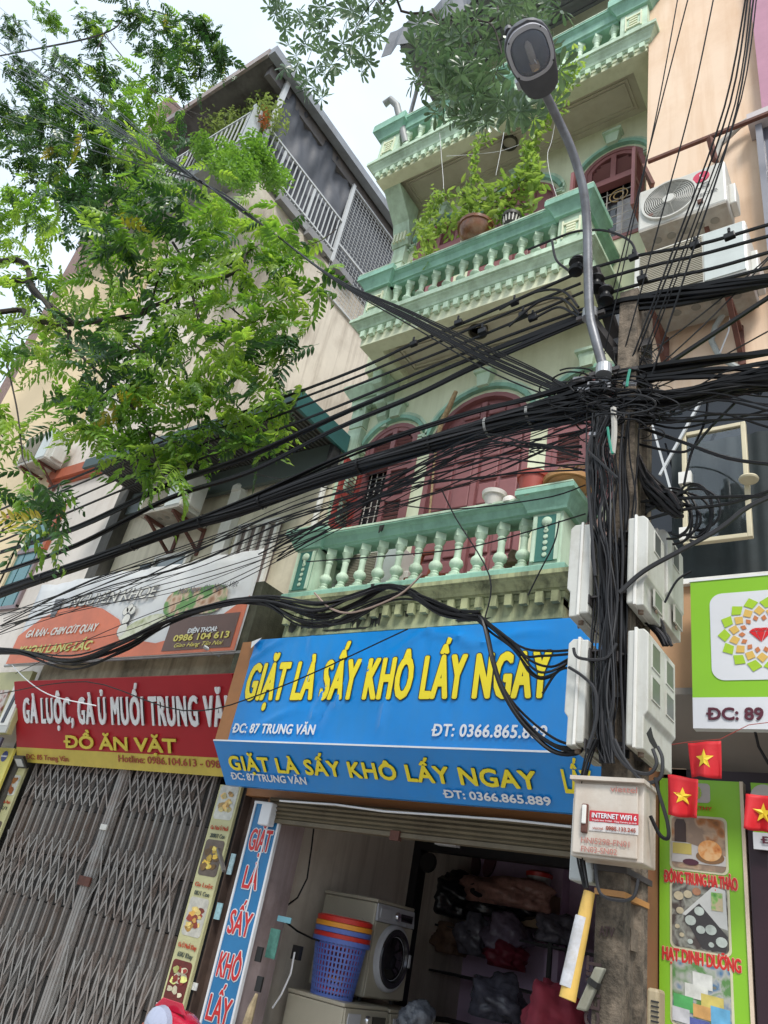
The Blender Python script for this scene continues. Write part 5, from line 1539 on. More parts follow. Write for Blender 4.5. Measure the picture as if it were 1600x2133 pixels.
# wire mesh screen
b = MB(); x = SX + .02
zlo, zhi = 13.1 - .75, zroof - .35
for i in range(34):
    z = zlo + (zhi - zlo) * i / 33
    b.box(x - .004, x + .004, yfar, ymesh + .55, z - .004, z + .004)
for i in range(22):
    y = yfar + (ymesh + .55 - yfar) * i / 21
    b.box(x - .008, x - .002, y - .0035, y + .0035, zlo, zhi)
part('wire_mesh', b, m_rail, tb, stuff=False)
for z in (zlo, (zlo + zhi) / 2 - .2, zhi):
    part('mesh_rail', MB().box(x - .02, x + .02, yfar, ymesh + .55, z - .02, z + .02), m_rail, tb)
# chimney-like brick block behind the tree, left of the roof
q = at(350, 205, 9.0)
tag(part('roof_hut', MB().box(q.x - 1.0, q.x + .1, 9, 11, 8, q.z + .2), M('brown_brickwork', (.22, .15, .13), .9, .3, 8, bump=.4), None), 'brownish rooftop block seen through the tree left of the grey roof', 'building')

def bush(name, pts, r, n, leaf, mat, lab, cat='plant', seed=0, stems=True, group=None, stemcol=None):
    """pts: centres; every leaf a small folded blade"""
    rs = random.Random(seed)
    t = thing(name, lab, cat, pts[0], group)
    b = MB()
    for c in pts:
        for _ in range(n):
            d = Vector((rs.gauss(0, 1), rs.gauss(0, 1), rs.gauss(0, 1))).normalized() * (rs.random() ** .5) * r
            leaf_at(b, Vector(c) + d, rs, leaf)
    part('foliage', b, mat, t, stuff=True)
    if stems:
        s = MB()
        for i in range(len(pts) - 1):
            s.tube([pts[i], (Vector(pts[i]) + Vector(pts[i + 1])) / 2 + Vector((rs.uniform(-.03, .03), 0, rs.uniform(-.03, .03))), pts[i + 1]], .006, 5)
        part('stem', s, M('green_stem', (.10, .13, .04), .7), t)
    return t
def leaf_at(b, p, rs, ln, wd=None, down=.5):
    wd = wd or ln * .42
    a = rs.uniform(0, 2 * PI); e = rs.uniform(-1.0, .6) - down * .5
    u = Vector((math.cos(a) * math.cos(e), math.sin(a) * math.cos(e), math.sin(e)))
    v = u.cross(Vector((rs.uniform(-.4, .4), rs.uniform(-.4, .4), 1))).normalized()
    w_ = u.cross(v)
    ln = ln * rs.uniform(.7, 1.25)
    P = [p, p + u * ln * .35 + v * wd * .5 + w_ * wd * .12, p + u * ln * .75 + v * wd * .35 + w_ * wd * .1, p + u * ln, p + u * ln * .75 - v * wd * .35 + w_ * wd * .1, p + u * ln * .35 - v * wd * .5 + w_ * wd * .12, p + u * ln * .5]
    b.add(P, [(0, 1, 6), (1, 2, 6), (2, 3, 6), (3, 4, 6), (4, 5, 6), (5, 0, 6)])
m_fern = leafmat('feathery_green', (.14, .19, .06), (.26, .32, .12), .3, .4, (1.8, 1.9, 1.1))
pts = []
for (x, y, Y) in ((455, 215, 4.9), (480, 205, 5.0), (515, 200, 5.0), (530, 225, 4.9), (470, 240, 4.8), (500, 235, 4.8), (440, 245, 4.9), (455, 270, 4.6), (490, 265, 4.6), (550, 235, 4.8), (560, 245, 4.6), (520, 195, 5.0), (440, 210, 5.0)):
    pts.append(at(x, y, Y))
bush('terrace_shrub', pts, .42, 420, .09, m_fern, 'feathery yellow-green shrub growing over the corner of the high terrace railing', seed=5)
pts = [at(x, y, Y) for (x, y, Y) in ((470, 320, 4.2), (495, 335, 4.2), (515, 350, 4.2), (460, 345, 4.2), (485, 360, 4.15), (530, 300, 4.3), (540, 320, 4.35), (510, 375, 4.2), (550, 345, 4.5), (565, 365, 4.8), (580, 370, 5.0), (420, 300, 4.2), (430, 320, 4.2))]
bush('hanging_creeper', pts, .26, 380, .08, leafmat('creeper_green', (.08, .18, .04), (.18, .32, .08), .3), 'bright green creeper spilling down below the high terrace corner', seed=6)
pts = [at(552, 240, 4.6), at(548, 250, 4.5)]
bush('flowering_sprig', pts, .16, 110, .07, M('orange_petals', (.62, .22, .08), .6, .2), 'small orange flower sprays at the terrace railing corner', seed=8)

# shop sign remnants at the extreme left
q0, q1 = at(0, 1395, 4.6), at(36, 1530, 4.6)
ls = thing('side_sign', 'pale sign with a dark upright picture at the left edge beside the red sign', 'sign', (q0.x, 4.6, q1.z))
xr = at(34, 1480, 4.6).x
part('board', MB().box(xr - 2.2, xr, 4.6, 4.66, at(20, 1528, 4.6).z, at(20, 1400, 4.6).z), M('olive_cream_board', (.42, .40, .20), .5, .15, 2), ls)
part('grey_panel', MB().box(xr - 2.2, xr - .01, 4.585, 4.6, at(20, 1527, 4.6).z, at(20, 1505, 4.6).z), M('pale_grey_print', (.45, .45, .42), .5), ls)
part('dark_footer', MB().box(xr - 2.2, xr - .0, 4.575, 4.6, at(20, 1558, 4.6).z, at(20, 1538, 4.6).z), M('navy_print', (.05, .045, .07), .5), ls)
zt1, zb1 = at(20, 1430, 4.6).z, at(18, 1512, 4.6).z
part('picture_frame', MB().box(xr - .24, xr - .02, 4.58, 4.6, zb1, zt1), m_white, ls)
part('dark_picture', MB().prism([(xr - .18, zb1 + .03), (xr - .12, zb1 + .03), (xr - .08, zt1 - .05), (xr - .14, zt1 - .05)], 4.572, 4.58), M('dark_print', (.04, .045, .06), .5), ls)
part('maroon_picture', MB().box(xr - .60, xr - .30, 4.578, 4.6, zb1 + .06, zt1 - .05), photomat('maroon_picture_print', [(.1, .03, .03), (.3, .1, .08), (.5, .45, .4)], 8, 9), ls)
ly = thing('yellow_banner', 'yellow vertical board with a round blue emblem at the extreme left', 'banner', (q0.x, 4.75, .4))
xr2 = at(26, 1570, 4.8).x; xl2 = xr2 - .5
part('board', MB().box(xl2, xr2, 4.8, 4.83, .3, at(15, 1558, 4.8).z), M('bright_yellow_board', (.62, .55, .12), .5, .08), ly)
c = at(8, 1575, 4.79)
part('round_emblem', MB().lathe([(.06, 0), (.06, -.004), (0, -.004)], (c.x, 4.80, c.z), n=22, axis='y'), M('emblem_blue', (.06, .08, .25), .5), ly)
part('emblem_band', MB().box(c.x - .06, c.x + .06, 4.79, 4.795, c.z - .008, c.z + .008), m_wht, ly)

# ================================================================= peach house on the right
m_peach = M('peach_render', (.76, .58, .43), .8, .06, .9, (.58, .36, .20), .5, .45)
m_orcol = M('ochre_wall_paint', (.45, .26, .14), .8, .08, 1.5)
PX = -1.475
ph = thing('peach_house', 'peach rendered building with big dark windows above the green nutrition shop sign', 'house', (.5, 5, 0))
zpt, zpb = 5.40, 3.90
part('upper_wall', MB().box(PX, 3.5, 4.5, 4.8, zpt, 18), m_peach, ph)
part('lower_wall', MB().box(PX, 3.5, 4.5, 4.8, 3.14, zpb), m_orcol, ph)
part('side_wall', MB().box(PX, PX + .2, 4.8, 13, 0, 18), m_peach, ph)
part('back_wall', MB().box(PX, 3.5, 13, 13.2, 0, 18), m_peach, ph)
part('window_jamb', MB().box(PX, PX + .035, 4.5, 4.8, zpb, zpt), m_orcol, ph)
part('window_jamb', MB().box(2.4, 3.5, 4.5, 4.8, zpb, zpt), m_orcol, ph)
part('window_sill', MB().box(PX, 2.4, 4.46, 4.7, zpb - .035, zpb), m_white, ph)
# ground floor recess: column, sloping ceiling, dark shopfront
part('corner_column', MB().box(PX, -1.405, 4.5, 4.9, .15, 3.14), M('red_brown_column', (.25, .11, .055), .7, .1, 3), ph)
b = MB().add([(PX + .02, 4.44, 3.14), (3.5, 4.44, 3.14), (3.5, 5.0, 2.62), (PX + .02, 5.0, 2.62), (PX + .02, 4.44, 3.18), (3.5, 4.44, 3.18), (3.5, 5.0, 2.70), (PX + .02, 5.0, 2.70)],
             [(0, 1, 2, 3), (7, 6, 5, 4), (0, 4, 5, 1), (3, 2, 6, 7), (0, 3, 7, 4), (1, 5, 6, 2)])
part('sloping_soffit', b, M('brown_grey_soffit', (.22, .19, .165), .7, .1, 2), ph)
part('shop_wall', MB().box(-1.405, 3.5, 4.80, 4.9, .15, 2.8), M('very_dark_maroon', (.03, .014, .02), .5), ph)
# dark window with curtain
pn = part('window', MB().box(PX + .035, 2.4, 4.56, 4.575, zpb, zpt), glassmat('dark_reflecting_glass', (.006, .008, .012), .02, .6), ph)
b = MB()
n = 70
V = []
for i in range(n * 3 + 1):
    x = PX + .04 + i * 3.8 / (n * 3); y = 4.553 + 0 * x
cur = M('grey_green_curtain', (.016, .024, .026), .8, .3, 6)
xs0 = at(1480, 1150, 4.5).x
V = []
for i in range(160):
    x = xs0 - .25 + i * .010
    V += [(x, 4.545 + .006 * math.sin(i * .5 + 1.5 * math.sin(i * .13)), zpb), (x, 4.545 + .006 * math.sin(i * .5 + 1.5 * math.sin(i * .13)), 5.0)]
part('curtain', MB().add(V, [(2 * i, 2 * i + 2, 2 * i + 3, 2 * i + 1) for i in range(159)]), cur, pn, smooth=True)
part('mullion', MB().box(xs0 + .9, xs0 + .95, 4.52, 4.56, zpb, zpt), M('black_frame', (.012, .012, .014)), pn)
# opened casement frame, cream
casem = thing('casement_frame', 'cream painted casement window frame hanging open in front of the dark glass', 'window', at(1425, 1130, 4.38))
tl_, tr__, br_, bl_ = at(1425, 905, 4.40), at(1553, 880, 4.40), at(1570, 1125, 4.40), at(1420, 1132, 4.40)
x0c, x1c, z0c, z1c = (tl_.x + bl_.x) / 2, (tr__.x + br_.x) / 2, (bl_.z + br_.z) / 2, (tl_.z + tr__.z) / 2
m_cf = M('cream_frame_paint', (.58, .52, .36), .5, .08, 6)
for (xa, xb_, za, zb2) in ((x0c, x0c + .03, z0c, z1c), (x1c - .03, x1c, z0c, z1c), (x0c + .03, x1c - .03, z0c, z0c + .03), (x0c + .03, x1c - .03, z1c - .03, z1c)):
    part('frame_bar', MB().box(xa, xb_, 4.38, 4.42, za, zb2), m_cf, casem, bevel=.004)
part('frame_pane', MB().box(x0c + .03, x1c - .03, 4.395, 4.40, z0c + .03, z1c - .03), glassmat('clear_reflecting_pane', (.9, .95, .95), .02, .6, 1.0), casem)
part('hinge_plate', MB().box(x0c - .02, x0c + .06, 4.37, 4.43, (z0c + z1c) / 2 + .02, (z0c + z1c) / 2 + .11), m_white, casem)
part('hinge_plate', MB().box(x0c - .02, x0c + .06, 4.37, 4.43, z0c + .03, z0c + .12), m_white, casem)
c = at(1560, 998, 4.33)
part('handle_disc', MB().lathe([(.055, -.01), (.06, 0), (.055, .01)], c, n=20, axis='z'), m_cf, casem, smooth=True)
b = MB()
b.bar(at(1375, 990, 4.36), at(1462, 832, 4.36), .018, .018, (0, 1, 0)); part('stay_rod', b, m_rail, casem)
b = MB().bar(at(1352, 860, 4.36), at(1400, 1030, 4.36), .014, .014, (0, 1, 0)); part('stay_rod', b, m_rail, casem)
# air conditioners on the peach wall
aircon(at(1418, 405, 4.1).x, at(1418, 408, 4.1).z, 4.10, .68, .49, .27, 'upper air conditioner with LG lettering and spiral fan grille on the peach wall', 'fan', brand='LG')
q = at(1435, 545, 4.08)
aircon(q.x - .0, q.z - .01, 4.08, .80, .54, .36, 'lower air conditioner with flat slatted grille on the peach wall, half hidden by cables', 'slat')
for k, (x, z) in enumerate(((-1.30, 7.09 - .06), (-.92, 7.05 - .06))):
    wall_bracket(x, 4.08, 4.49, z, .22, ('left' if k == 0 else 'right') + ' rusty bracket under the upper air conditioner on the peach wall')
for k, (px, py) in enumerate(((1340, 640), (1500, 610))):
    q2 = at(px + 15, py, 4.1)
    wall_bracket(q2.x, 4.1, 4.49, q2.z, .30, ('left' if k == 0 else 'right') + ' rusty bracket under the lower air conditioner on the peach wall')
# iron rail and hanging rods above
A1, A2 = at(1350, 337, 4.12), at(1600, 225, 4.12)
rr = thing('iron_hanger', 'rusty horizontal rail with two drop arms holding the upper air conditioner', 'bracket', A1)
part('rail_bar', MB().bar((A1.x, 4.12, A1.z), (A1.x + 2.2, 4.12, A1.z), .03, .03), m_rust, rr)
for (x, y, x2, y2) in ((1340, 345, 1360, 385), (1478, 288, 1490, 335)):
    part('drop_arm', MB().bar(at(x, y, 4.10), at(x2, y2, 4.14), .04, .03), m_rust, rr)
    p = at(x, y, 4.12); part('wall_arm', MB().bar(p, (p.x, 4.5, p.z + .0), .03, .03), m_rust, rr)
# pipes
m_pipe = M('taped_pipe', (.42, .40, .36), .7, .15, 9)
tag(part('conduit_pipe', MB().tube([at(1490, 330, 4.42), at(1500, 300, 4.42), at(1540, 262, 4.42), at(1600, 228, 4.42), at(1680, 190, 4.42)], .03, 8), m_pipe, None, smooth=True), 'pale pipe running up to the right from the upper air conditioner', 'pipe')
tag(part('refrigerant_hose', MB().tube([at(1512, 400, 4.3), at(1524, 420, 4.35), at(1522, 455, 4.38), at(1500, 490, 4.42), at(1460, 505, 4.44), at(1440, 500, 4.44), at(1425, 485, 4.44)], .022, 8), M('dusty_foam_hose', (.30, .26, .22), .9, .2, 14, bump=.4), None, smooth=True), 'dusty curved hose looping under the upper air conditioner', 'hose')
tag(part('refrigerant_hose', MB().tube([at(1525, 600, 4.3), at(1510, 650, 4.42), at(1490, 680, 4.44), at(1482, 710, 4.44), at(1500, 745, 4.44), at(1535, 765, 4.44), at(1570, 775, 4.44)], .022, 8), M('wrapped_hose', (.36, .38, .36), .8, .2, 14, bump=.4), None, smooth=True), 'grey wrapped hose trailing down the wall from the lower air conditioner', 'hose')
tag(part('hanging_string', MB().tube([at(1522, 655, 4.35), at(1518, 690, 4.4), at(1500, 735, 4.42)], .006, 5), m_wht, None), 'thin white cord hanging beside the lower air conditioner', 'cable')

# neighbouring purple building at the right edge
pu = thing('purple_building', 'mauve building edge with a grey window frame at the upper right corner', 'building', (1, 4.4, 0))
xp0 = at(1570, 60, 4.4).x
part('wall', MB().box(xp0, 3.5, 4.38, 4.5, 8.15, 18), M('mauve_paint', (.42, .20, .28), .7, .08), pu)
xp1 = at(1588, 400, 4.4).x
pfw = part('window_frame', MB().box(xp1, xp1 + .05, 4.36, 4.46, 6.4, 8.05), M('blue_grey_frame', (.22, .22, .25), .5), pu)
part('window_pane', MB().box(xp1 + .05, 3.4, 4.42, 4.46, 6.5, 8.05), glassmat('grey_dim_glass', (.1, .1, .13), .1), pu)
part('window_ledge', MB().box(xp1 - .05, 3.5, 4.3, 4.5, 8.05, 8.15), M('pale_ledge', (.5, .45, .45), .6), pu)
part('red_stripe', MB().box(xp1 + .03, 3.5, 4.40, 4.5, 5.8, 6.4), M('brick_red_paint', (.35, .07, .06), .6), pu)

# green shop sign
gs = thing('shop_sign', 'bright green signboard with a petal emblem and ĐC: 89 on the peach building', 'sign', (-.5, 4.3, 2.9))
Yg = 4.30
gx0_, gzt_, gzb_ = at(1441, 1360, Yg).x, at(1437, 1213, Yg).z, at(1447, 1517, Yg).z
gzm = at(1444, 1453, Yg).z
m_gr = M('lime_vinyl', (.22, .47, .02), .4, .04, 2, bump=0)
part('green_board', MB().box(gx0_, 1.6, Yg, Yg + .06, gzm, gzt_), m_gr, gs)
part('white_board', MB().box(gx0_, 1.6, Yg, Yg + .06, gzb_, gzm), M('white_board', (.62, .63, .66), .4, .04, 2, bump=0), gs)
part('edge_trim', MB().box(gx0_ - .008, 1.6, Yg - .005, Yg + .065, gzt_, gzt_ + .01), m_wht, gs)
pw1, ph0, ph1 = at(1481, 1330, Yg).x, at(1490, 1418, Yg).z, at(1490, 1238, Yg).z
pc = at(1586, 1326, Yg)
hw = pc.x - pw1
plate('white_panel', rrect(2 * hw, ph1 - ph0, .07, 8), (pw1, Yg, ph0), ux, (0, 0, 1), .004, M('white_board', (.62, .63, .66)), gs)
R0 = hw * .87
zc = (ph0 + ph1) / 2
for ring, (ra, rb, rot, col) in enumerate(((.68, .98, 0, 'leaf_green'), (.48, .74, .5, 'sand'), (.34, .50, 0, 'terracotta'))):
    mt_ = M('emblem_' + col, {'leaf_green': (.33, .52, .02), 'sand': (.62, .40, .09), 'terracotta': (.50, .17, .06)}[col], .5, .02, bump=0)
    nn_ = 14
    for k in range(nn_):
        a = 2 * PI * (k + rot) / nn_; w2 = PI / nn_ * (.93 if ring < 2 else .70)
        rm = (ra + rb) / 2
        P = [(R0 * ra * math.cos(a), R0 * ra * math.sin(a)), (R0 * rm * math.cos(a - w2), R0 * rm * math.sin(a - w2)), (R0 * rb * math.cos(a), R0 * rb * math.sin(a)), (R0 * rm * math.cos(a + w2), R0 * rm * math.sin(a + w2))]
        plate('petal_print', P, (pc.x, Yg, zc), ux, (0, 0, 1), .002, mt_, gs, off=.006)
m_gem = M('gem_red', (.60, .015, .02), .35, .02, bump=0)
g_ = R0 * .26
for P in ([(-1, .25), (-.62, .55), (-.42, .25)], [(-.58, .57), (-.02, .57), (-.38, .27)], [(.0, .55), (.34, .25), (-.34, .25)], [(.58, .57), (.02, .57), (.38, .27)], [(1, .25), (.62, .55), (.42, .25)],
          [(-.98, .20), (-.42, .20), (-.08, -.75)], [(-.36, .20), (.36, .20), (0, -.85)], [(.98, .20), (.42, .20), (.08, -.75)]):
    plate('gem_print', [(x * g_, y * g_) for x, y in P], (pc.x, Yg, zc), ux, (0, 0, 1), .002, m_gem, gs, off=.006)
A = at(1473, 1499, Yg); B = at(1591, 1498, Yg)
text('ĐC: 89', (A.x, Yg, A.z), (B.x, Yg, A.z), at(1530, 1474, Yg).z - at(1530, 1498, Yg).z, M('maroon_print', (.09, .015, .03), .4), gs, bold=.045)

# green vertical picture sign
Yv = 4.68
gv = thing('vertical_sign', 'tall lime green sign with three framed food pictures on the right shopfront', 'sign', (-1.1, Yv, .2))
vx0, vx1 = at(1374, 1800, Yv).x, at(1549, 1800, Yv).x
part('board', MB().box(vx0, vx1, Yv, Yv + .05, .3, 2.715), m_gr, gv)
part('edge_trim', MB().box(vx1, vx1 + .018, Yv - .01, Yv + .06, .3, 2.715), M('cream_edge', (.62, .5, .38), .5), gv)
cx = (vx0 + vx1) / 2; vw = vx1 - vx0
pics = [(1700, 1818, 1), (1838, 1985, 2), (2003, 2150, 3)]
def vz(py): return zat(py, cx, Yv)
PV = [[(.28, .12, .05), (.55, .22, .07), (.65, .45, .30), (.4, .28, .2)], [(.04, .045, .04), (.14, .13, .10), (.42, .42, .36), (.10, .07, .06)], [(.35, .25, .05), (.10, .25, .45), (.6, .6, .55), (.15, .35, .1)]]
for k, (ya, yb2, i_) in enumerate(pics):
    za, zb3 = vz(yb2), vz(ya)
    x0_ = vx0 + vw * .13; w_ = vw * .70
    plate('picture_border', rrect(w_, zb3 - za, .03, 6), (x0_, Yv, za), ux, (0, 0, 1), .003, M('pale_frame_print', (.55, .52, .36), .5), gv)
    O2 = Vector((x0_ + .012, Yv, za + .012)); w2, h2 = w_ - .024, zb3 - za - .024
    plate('food_picture', rrect(w2, h2, .026, 6), O2, ux, (0, 0, 1), .002, photomat('goods_print_%d' % k, [tuple(c * .62 for c in q) for q in PV[k]], 9, 20 + k), gv, off=.004)
    if k == 0:
        m_t = M('print_table_white', (.5, .47, .45), .5)
        plate('print_table', [(.0, .03), (w2, .03), (w2, h2 * .3), (w2 * .3, h2 * .5), (0, h2 * .5)], O2, ux, (0, 0, 1), .001, m_t, gv, off=.007)
        plate('print_jar', [(w2 * .06, h2 * .5), (w2 * .28, h2 * .5), (w2 * .28, h2 * .86), (w2 * .24, h2 * .95), (w2 * .1, h2 * .95), (w2 * .06, h2 * .86)], O2, ux, (0, 0, 1), .001, M('print_jar_dark', (.045, .02, .012), .4), gv, off=.009)
        plate('print_dish', [(w2 * (.72 + .26 * math.cos(t)), h2 * (.26 + .13 * math.sin(t))) for t in [2 * PI * j / 20 for j in range(20)]], O2, ux, (0, 0, 1), .001, M('print_dish_brown', (.2, .1, .04), .5), gv, off=.009)
        plate('print_threads', [(w2 * (.72 + .22 * math.cos(t)), h2 * (.38 + .2 * math.sin(t))) for t in [2 * PI * j / 20 for j in range(20)]], O2, ux, (0, 0, 1), .001, photomat('orange_thread_print', [(.45, .12, .02), (.65, .28, .08), (.7, .42, .2)], 20, 3), gv, off=.011)
        plate('print_bowl', [(w2 * (.36 + .15 * math.cos(t)), h2 * (.13 + .06 * math.sin(t))) for t in [2 * PI * j / 18 for j in range(18)]], O2, ux, (0, 0, 1), .001, M('print_plum', (.07, .015, .03), .5), gv, off=.009)
        plate('print_packet', [(w2 * .02, h2 * .27), (w2 * .38, h2 * .27), (w2 * .38, h2 * .48), (w2 * .02, h2 * .48)], O2, ux, (0, 0, 1), .001, M('print_packet_gold', (.5, .4, .1), .5), gv, off=.009)
    if k == 1:
        rs = random.Random(4)
        plate('print_white_wedge', [(w2 * .18, h2 * .5), (w2 * .75, h2 * .99), (w2 * .97, h2 * .95), (w2 * .99, h2 * .35)], O2, ux, (0, 0, 1), .001, M('print_pale', (.5, .5, .48), .5), gv, off=.006)
        plate('print_dark_wedge', [(w2 * .22, h2 * .46), (w2 * .5, h2 * .70), (w2 * .99, h2 * .25), (w2 * .95, h2 * .02), (w2 * .55, h2 * .02)], O2, ux, (0, 0, 1), .001, M('print_dark_ground', (.04, .035, .035), .5), gv, off=.007)
        for (u, v, r) in ((.34, .42, .10), (.50, .58, .09), (.70, .32, .10), (.88, .16, .10), (.52, .30, .08), (.13, .78, .09), (.3, .82, .08), (.46, .88, .08), (.15, .55, .07), (.10, .3, .045), (.18, .18, .045), (.33, .1, .05), (.7, .1, .05)):
            cc = (.40, .44, .40) if v < .62 and u > .25 else ((.42, .36, .24) if u < .4 else (.32, .15, .08))
            plate('print_nut', [(w2 * u + w2 * r * math.cos(t), h2 * v + w2 * r * .85 * math.sin(t)) for t in [2 * PI * j / 14 for j in range(14)]], O2, ux, (0, 0, 1), .001, M('print_nut_%d' % int(cc[0] * 100), cc, .4, .25, 18), gv, off=.009 + r * .01)
        plate('print_leafy', [(w2 * .72, h2 * .62), (w2 * .92, h2 * .62), (w2 * .92, h2 * .9), (w2 * .72, h2 * .9)], O2, ux, (0, 0, 1), .001, photomat('leafy_print', [(.05, .2, .03), (.2, .4, .1), (.5, .4, .25)], 20, 4), gv, off=.0085)
    if k == 2:
        for (u, v, a, h, cc) in ((.36, .62, .34, .22, (.62, .62, .58)), (.22, .44, .40, .2, (.6, .6, .55)), (.5, .34, .38, .18, (.55, .45, .12)), (.02, .22, .34, .22, (.08, .35, .10)), (.36, .16, .3, .18, (.55, .3, .1)), (.66, .1, .32, .26, (.12, .35, .55)), (.0, .04, .3, .2, (.5, .5, .52)), (.3, .0, .34, .12, (.08, .10, .3))):
            plate('print_pack', [(w2 * u, h2 * v), (w2 * (u + a), h2 * (v - .02)), (w2 * (u + a), h2 * (v + h)), (w2 * u, h2 * (v + h + .02))], O2, ux, (0, 0, 1), .001, M('print_pack_%d' % int(u * 100 + v * 10), cc, .4, .2, 16), gv, off=.007 + .002 * (1 - v))
m_rl = M('sign_red_letter', (.55, .02, .015), .4, .02, bump=0); m_ro = M('sign_pink_outline', (.75, .35, .25), .4, .02, bump=0)
for (s_, yb4, yt4, l, r) in (('ĐÔNG TRUNG HẠ THẢO', 1843 + 5, 1822 + 5, 1384, 1537), ('HẠT DINH DƯỠNG', 2014, 1991, 1381, 1544)):
    A = at(l, yb4 - 12, Yv); B = at(r, yb4 + 8, Yv); z0_ = (A.z + B.z) / 2
    text(s_, (A.x, Yv, z0_), (B.x, Yv, z0_), .058, m_rl, gv, bold=.03, outline=m_ro, outw=.05)
# small emblem panel at the head
zt5, zb5 = vz(1632), vz(1672)
plate('emblem_panel', rrect(vw * .42, zt5 - zb5, .02), (vx0 + vw * .22, Yv, zb5), ux, (0, 0, 1), .003, M('emblem_panel_grey', (.42, .38, .35), .5), gv)
for k in range(18):
    a = 2 * PI * k / 18
    for r, mt_ in ((.030, 'emblem_sand'), (.042, 'emblem_leaf_green')):
        part('petal_print', MB().box(-.004, .004, -.001, .001, -.006, .006), MATS[mt_], gv).matrix_basis = Matrix.Translation((vx0 + vw * .43 + r * math.cos(a), Yv - .006, (zt5 + zb5) / 2 + r * math.sin(a)))
text('HEALTHY', (vx0 + vw * .3, Yv - .002, zb5 - .04), (vx0 + vw * .66, Yv - .002, zb5 - .04), .018, m_rl, gv, bold=.03)

# second narrow sign and doorway at the right edge
g2 = thing('vertical_sign', 'second green shop sign with white ĐC plate cut off by the right edge', 'sign', (-.8, 4.5, 2.2))
q0 = at(1560, 1640, 4.62); 
part('board', MB().box(q0.x + .01, 1.2, 4.62, 4.66, at(1575, 1755, 4.62).z, 2.70), m_gr, g2)
xw = at(1569, 1740, 4.61).x
part('white_plate', MB().box(xw, 1.2, 4.605, 4.62, at(1580, 1770, 4.62).z, at(1580, 1735, 4.62).z), M('white_board', (.6, .6, .6)), g2)
A = at(1586, 1756, 4.6)
text('ĐC: 89', (A.x, 4.602, A.z), (A.x + .24, 4.602, A.z), .032, M('maroon_print', (.09, .015, .03)), g2, bold=.045)
c = at(1592, 1662, 4.61)
part('round_panel', MB().lathe([(.07, 0), (.07, -.004), (0, -.004)], (c.x, 4.615, c.z), n=22, axis='y'), M('emblem_panel_grey', (.42, .38, .35)), g2)
dr = thing('shop_door', 'dark maroon doorway with a bright vertical chrome strip at the right edge', 'door', (-.9, 4.7, .15))
xa, xb_ = vx1 + .03, 1.3
part('door_post', MB().box(xa, xa + .10, 4.66, 4.80, .15, 2.66), M('black_maroon_post', (.03, .012, .018), .35), dr, bevel=.01)
part('door_leaf', MB().box(xa + .10, xb_, 4.74, 4.80, .15, 2.5), M('maroon_door_leaf', (.07, .025, .03), .3), dr)
xc = at(1583, 1850, 4.7).x
part('chrome_strip', MB().tube([(xc, 4.70, .3), (xc, 4.70, 2.35)], .022, 10), M('chrome', (.6, .6, .62)), dr, smooth=True)

# flags on a string
fs = [at(1340, 1560, 4.15), at(1440, 1545, 4.1), at(1500, 1540, 4.1), at(1560, 1510, 4.1), at(1640, 1500, 4.1)]
tag(part('flag_string', MB().tube(fs, .002, 4), M('red_string', (.4, .05, .04), .6), None), 'thin red string carrying the small flags', 'string')
def star(r): return [((r if k % 2 == 0 else r * .4) * math.sin(PI * k / 5), (r if k % 2 == 0 else r * .4) * math.cos(PI * k / 5)) for k in range(10)]
m_flag = M('flag_red', (.60, .012, .02), .6, .06, 6, bump=.1); m_star = M('flag_yellow', (.80, .58, .03), .6, .03, bump=0)
def flag(cs, Y, lab, ph=0.0):
    """cs: TL, TR, BR, BL pixel marks"""
    P = [at(x, y, Y) for x, y in cs]
    t = thing('small_flag', lab, 'flag', P[0], 'small red flags hung on the string')
    V = []; n = 10
    def surf(u, v):
        p = P[0].lerp(P[1], u).lerp(P[3].lerp(P[2], u), v)
        return p + Vector((0, .028 * math.sin(u * 8 + ph + v) * (v + .15), .006 * math.sin(u * 9 + ph) * v))
    for j in range(n + 1):
        for i in range(n + 1): V.append(surf(i / n, j / n))
    F = [(j * (n + 1) + i, j * (n + 1) + i + 1, (j + 1) * (n + 1) + i + 1, (j + 1) * (n + 1) + i) for j in range(n) for i in range(n)]
    o = part('cloth', MB().add(V, F), m_flag, t, smooth=True); o.modifiers.new('t', 'SOLIDIFY').thickness = .002
    W2 = (P[1] - P[0]).length; H2 = (P[3] - P[0]).length
    r = min(W2, H2) * .30
    pts_ = [surf(.5 + x / W2, .5 - y / H2) + Vector((0, -.008, 0)) for x, y in star(r)]
    ctr = surf(.5, .5) + Vector((0, -.010, 0))
    part('star', MB().add(pts_ + [ctr], [(k, (k + 1) % 10, 10) for k in range(10)]), m_star, t)
flag(((1433, 1548), (1502, 1543), (1502, 1622), (1438, 1617)), 4.1, 'middle red flag with yellow star, hanging just under the green sign')
flag(((1391, 1612), (1455, 1624), (1455, 1705), (1392, 1699)), 4.45, 'lower left red flag with yellow star, in front of the lime picture sign', 2)
flag(((1554, 1654), (1628, 1660), (1628, 1740), (1552, 1726)), 4.4, 'right-hand red flag with yellow star, cut by the photo edge', 4)
c = at(1580, 1580, 4.4)
tag(part('black_cord', MB().tube([at(1572, 1520, 4.35), at(1580, 1555, 4.4), at(1600, 1590, 4.45), at(1640, 1630, 4.5)], .008, 5), m_black, None), 'black cord sagging below the green sign at the right edge', 'cable')
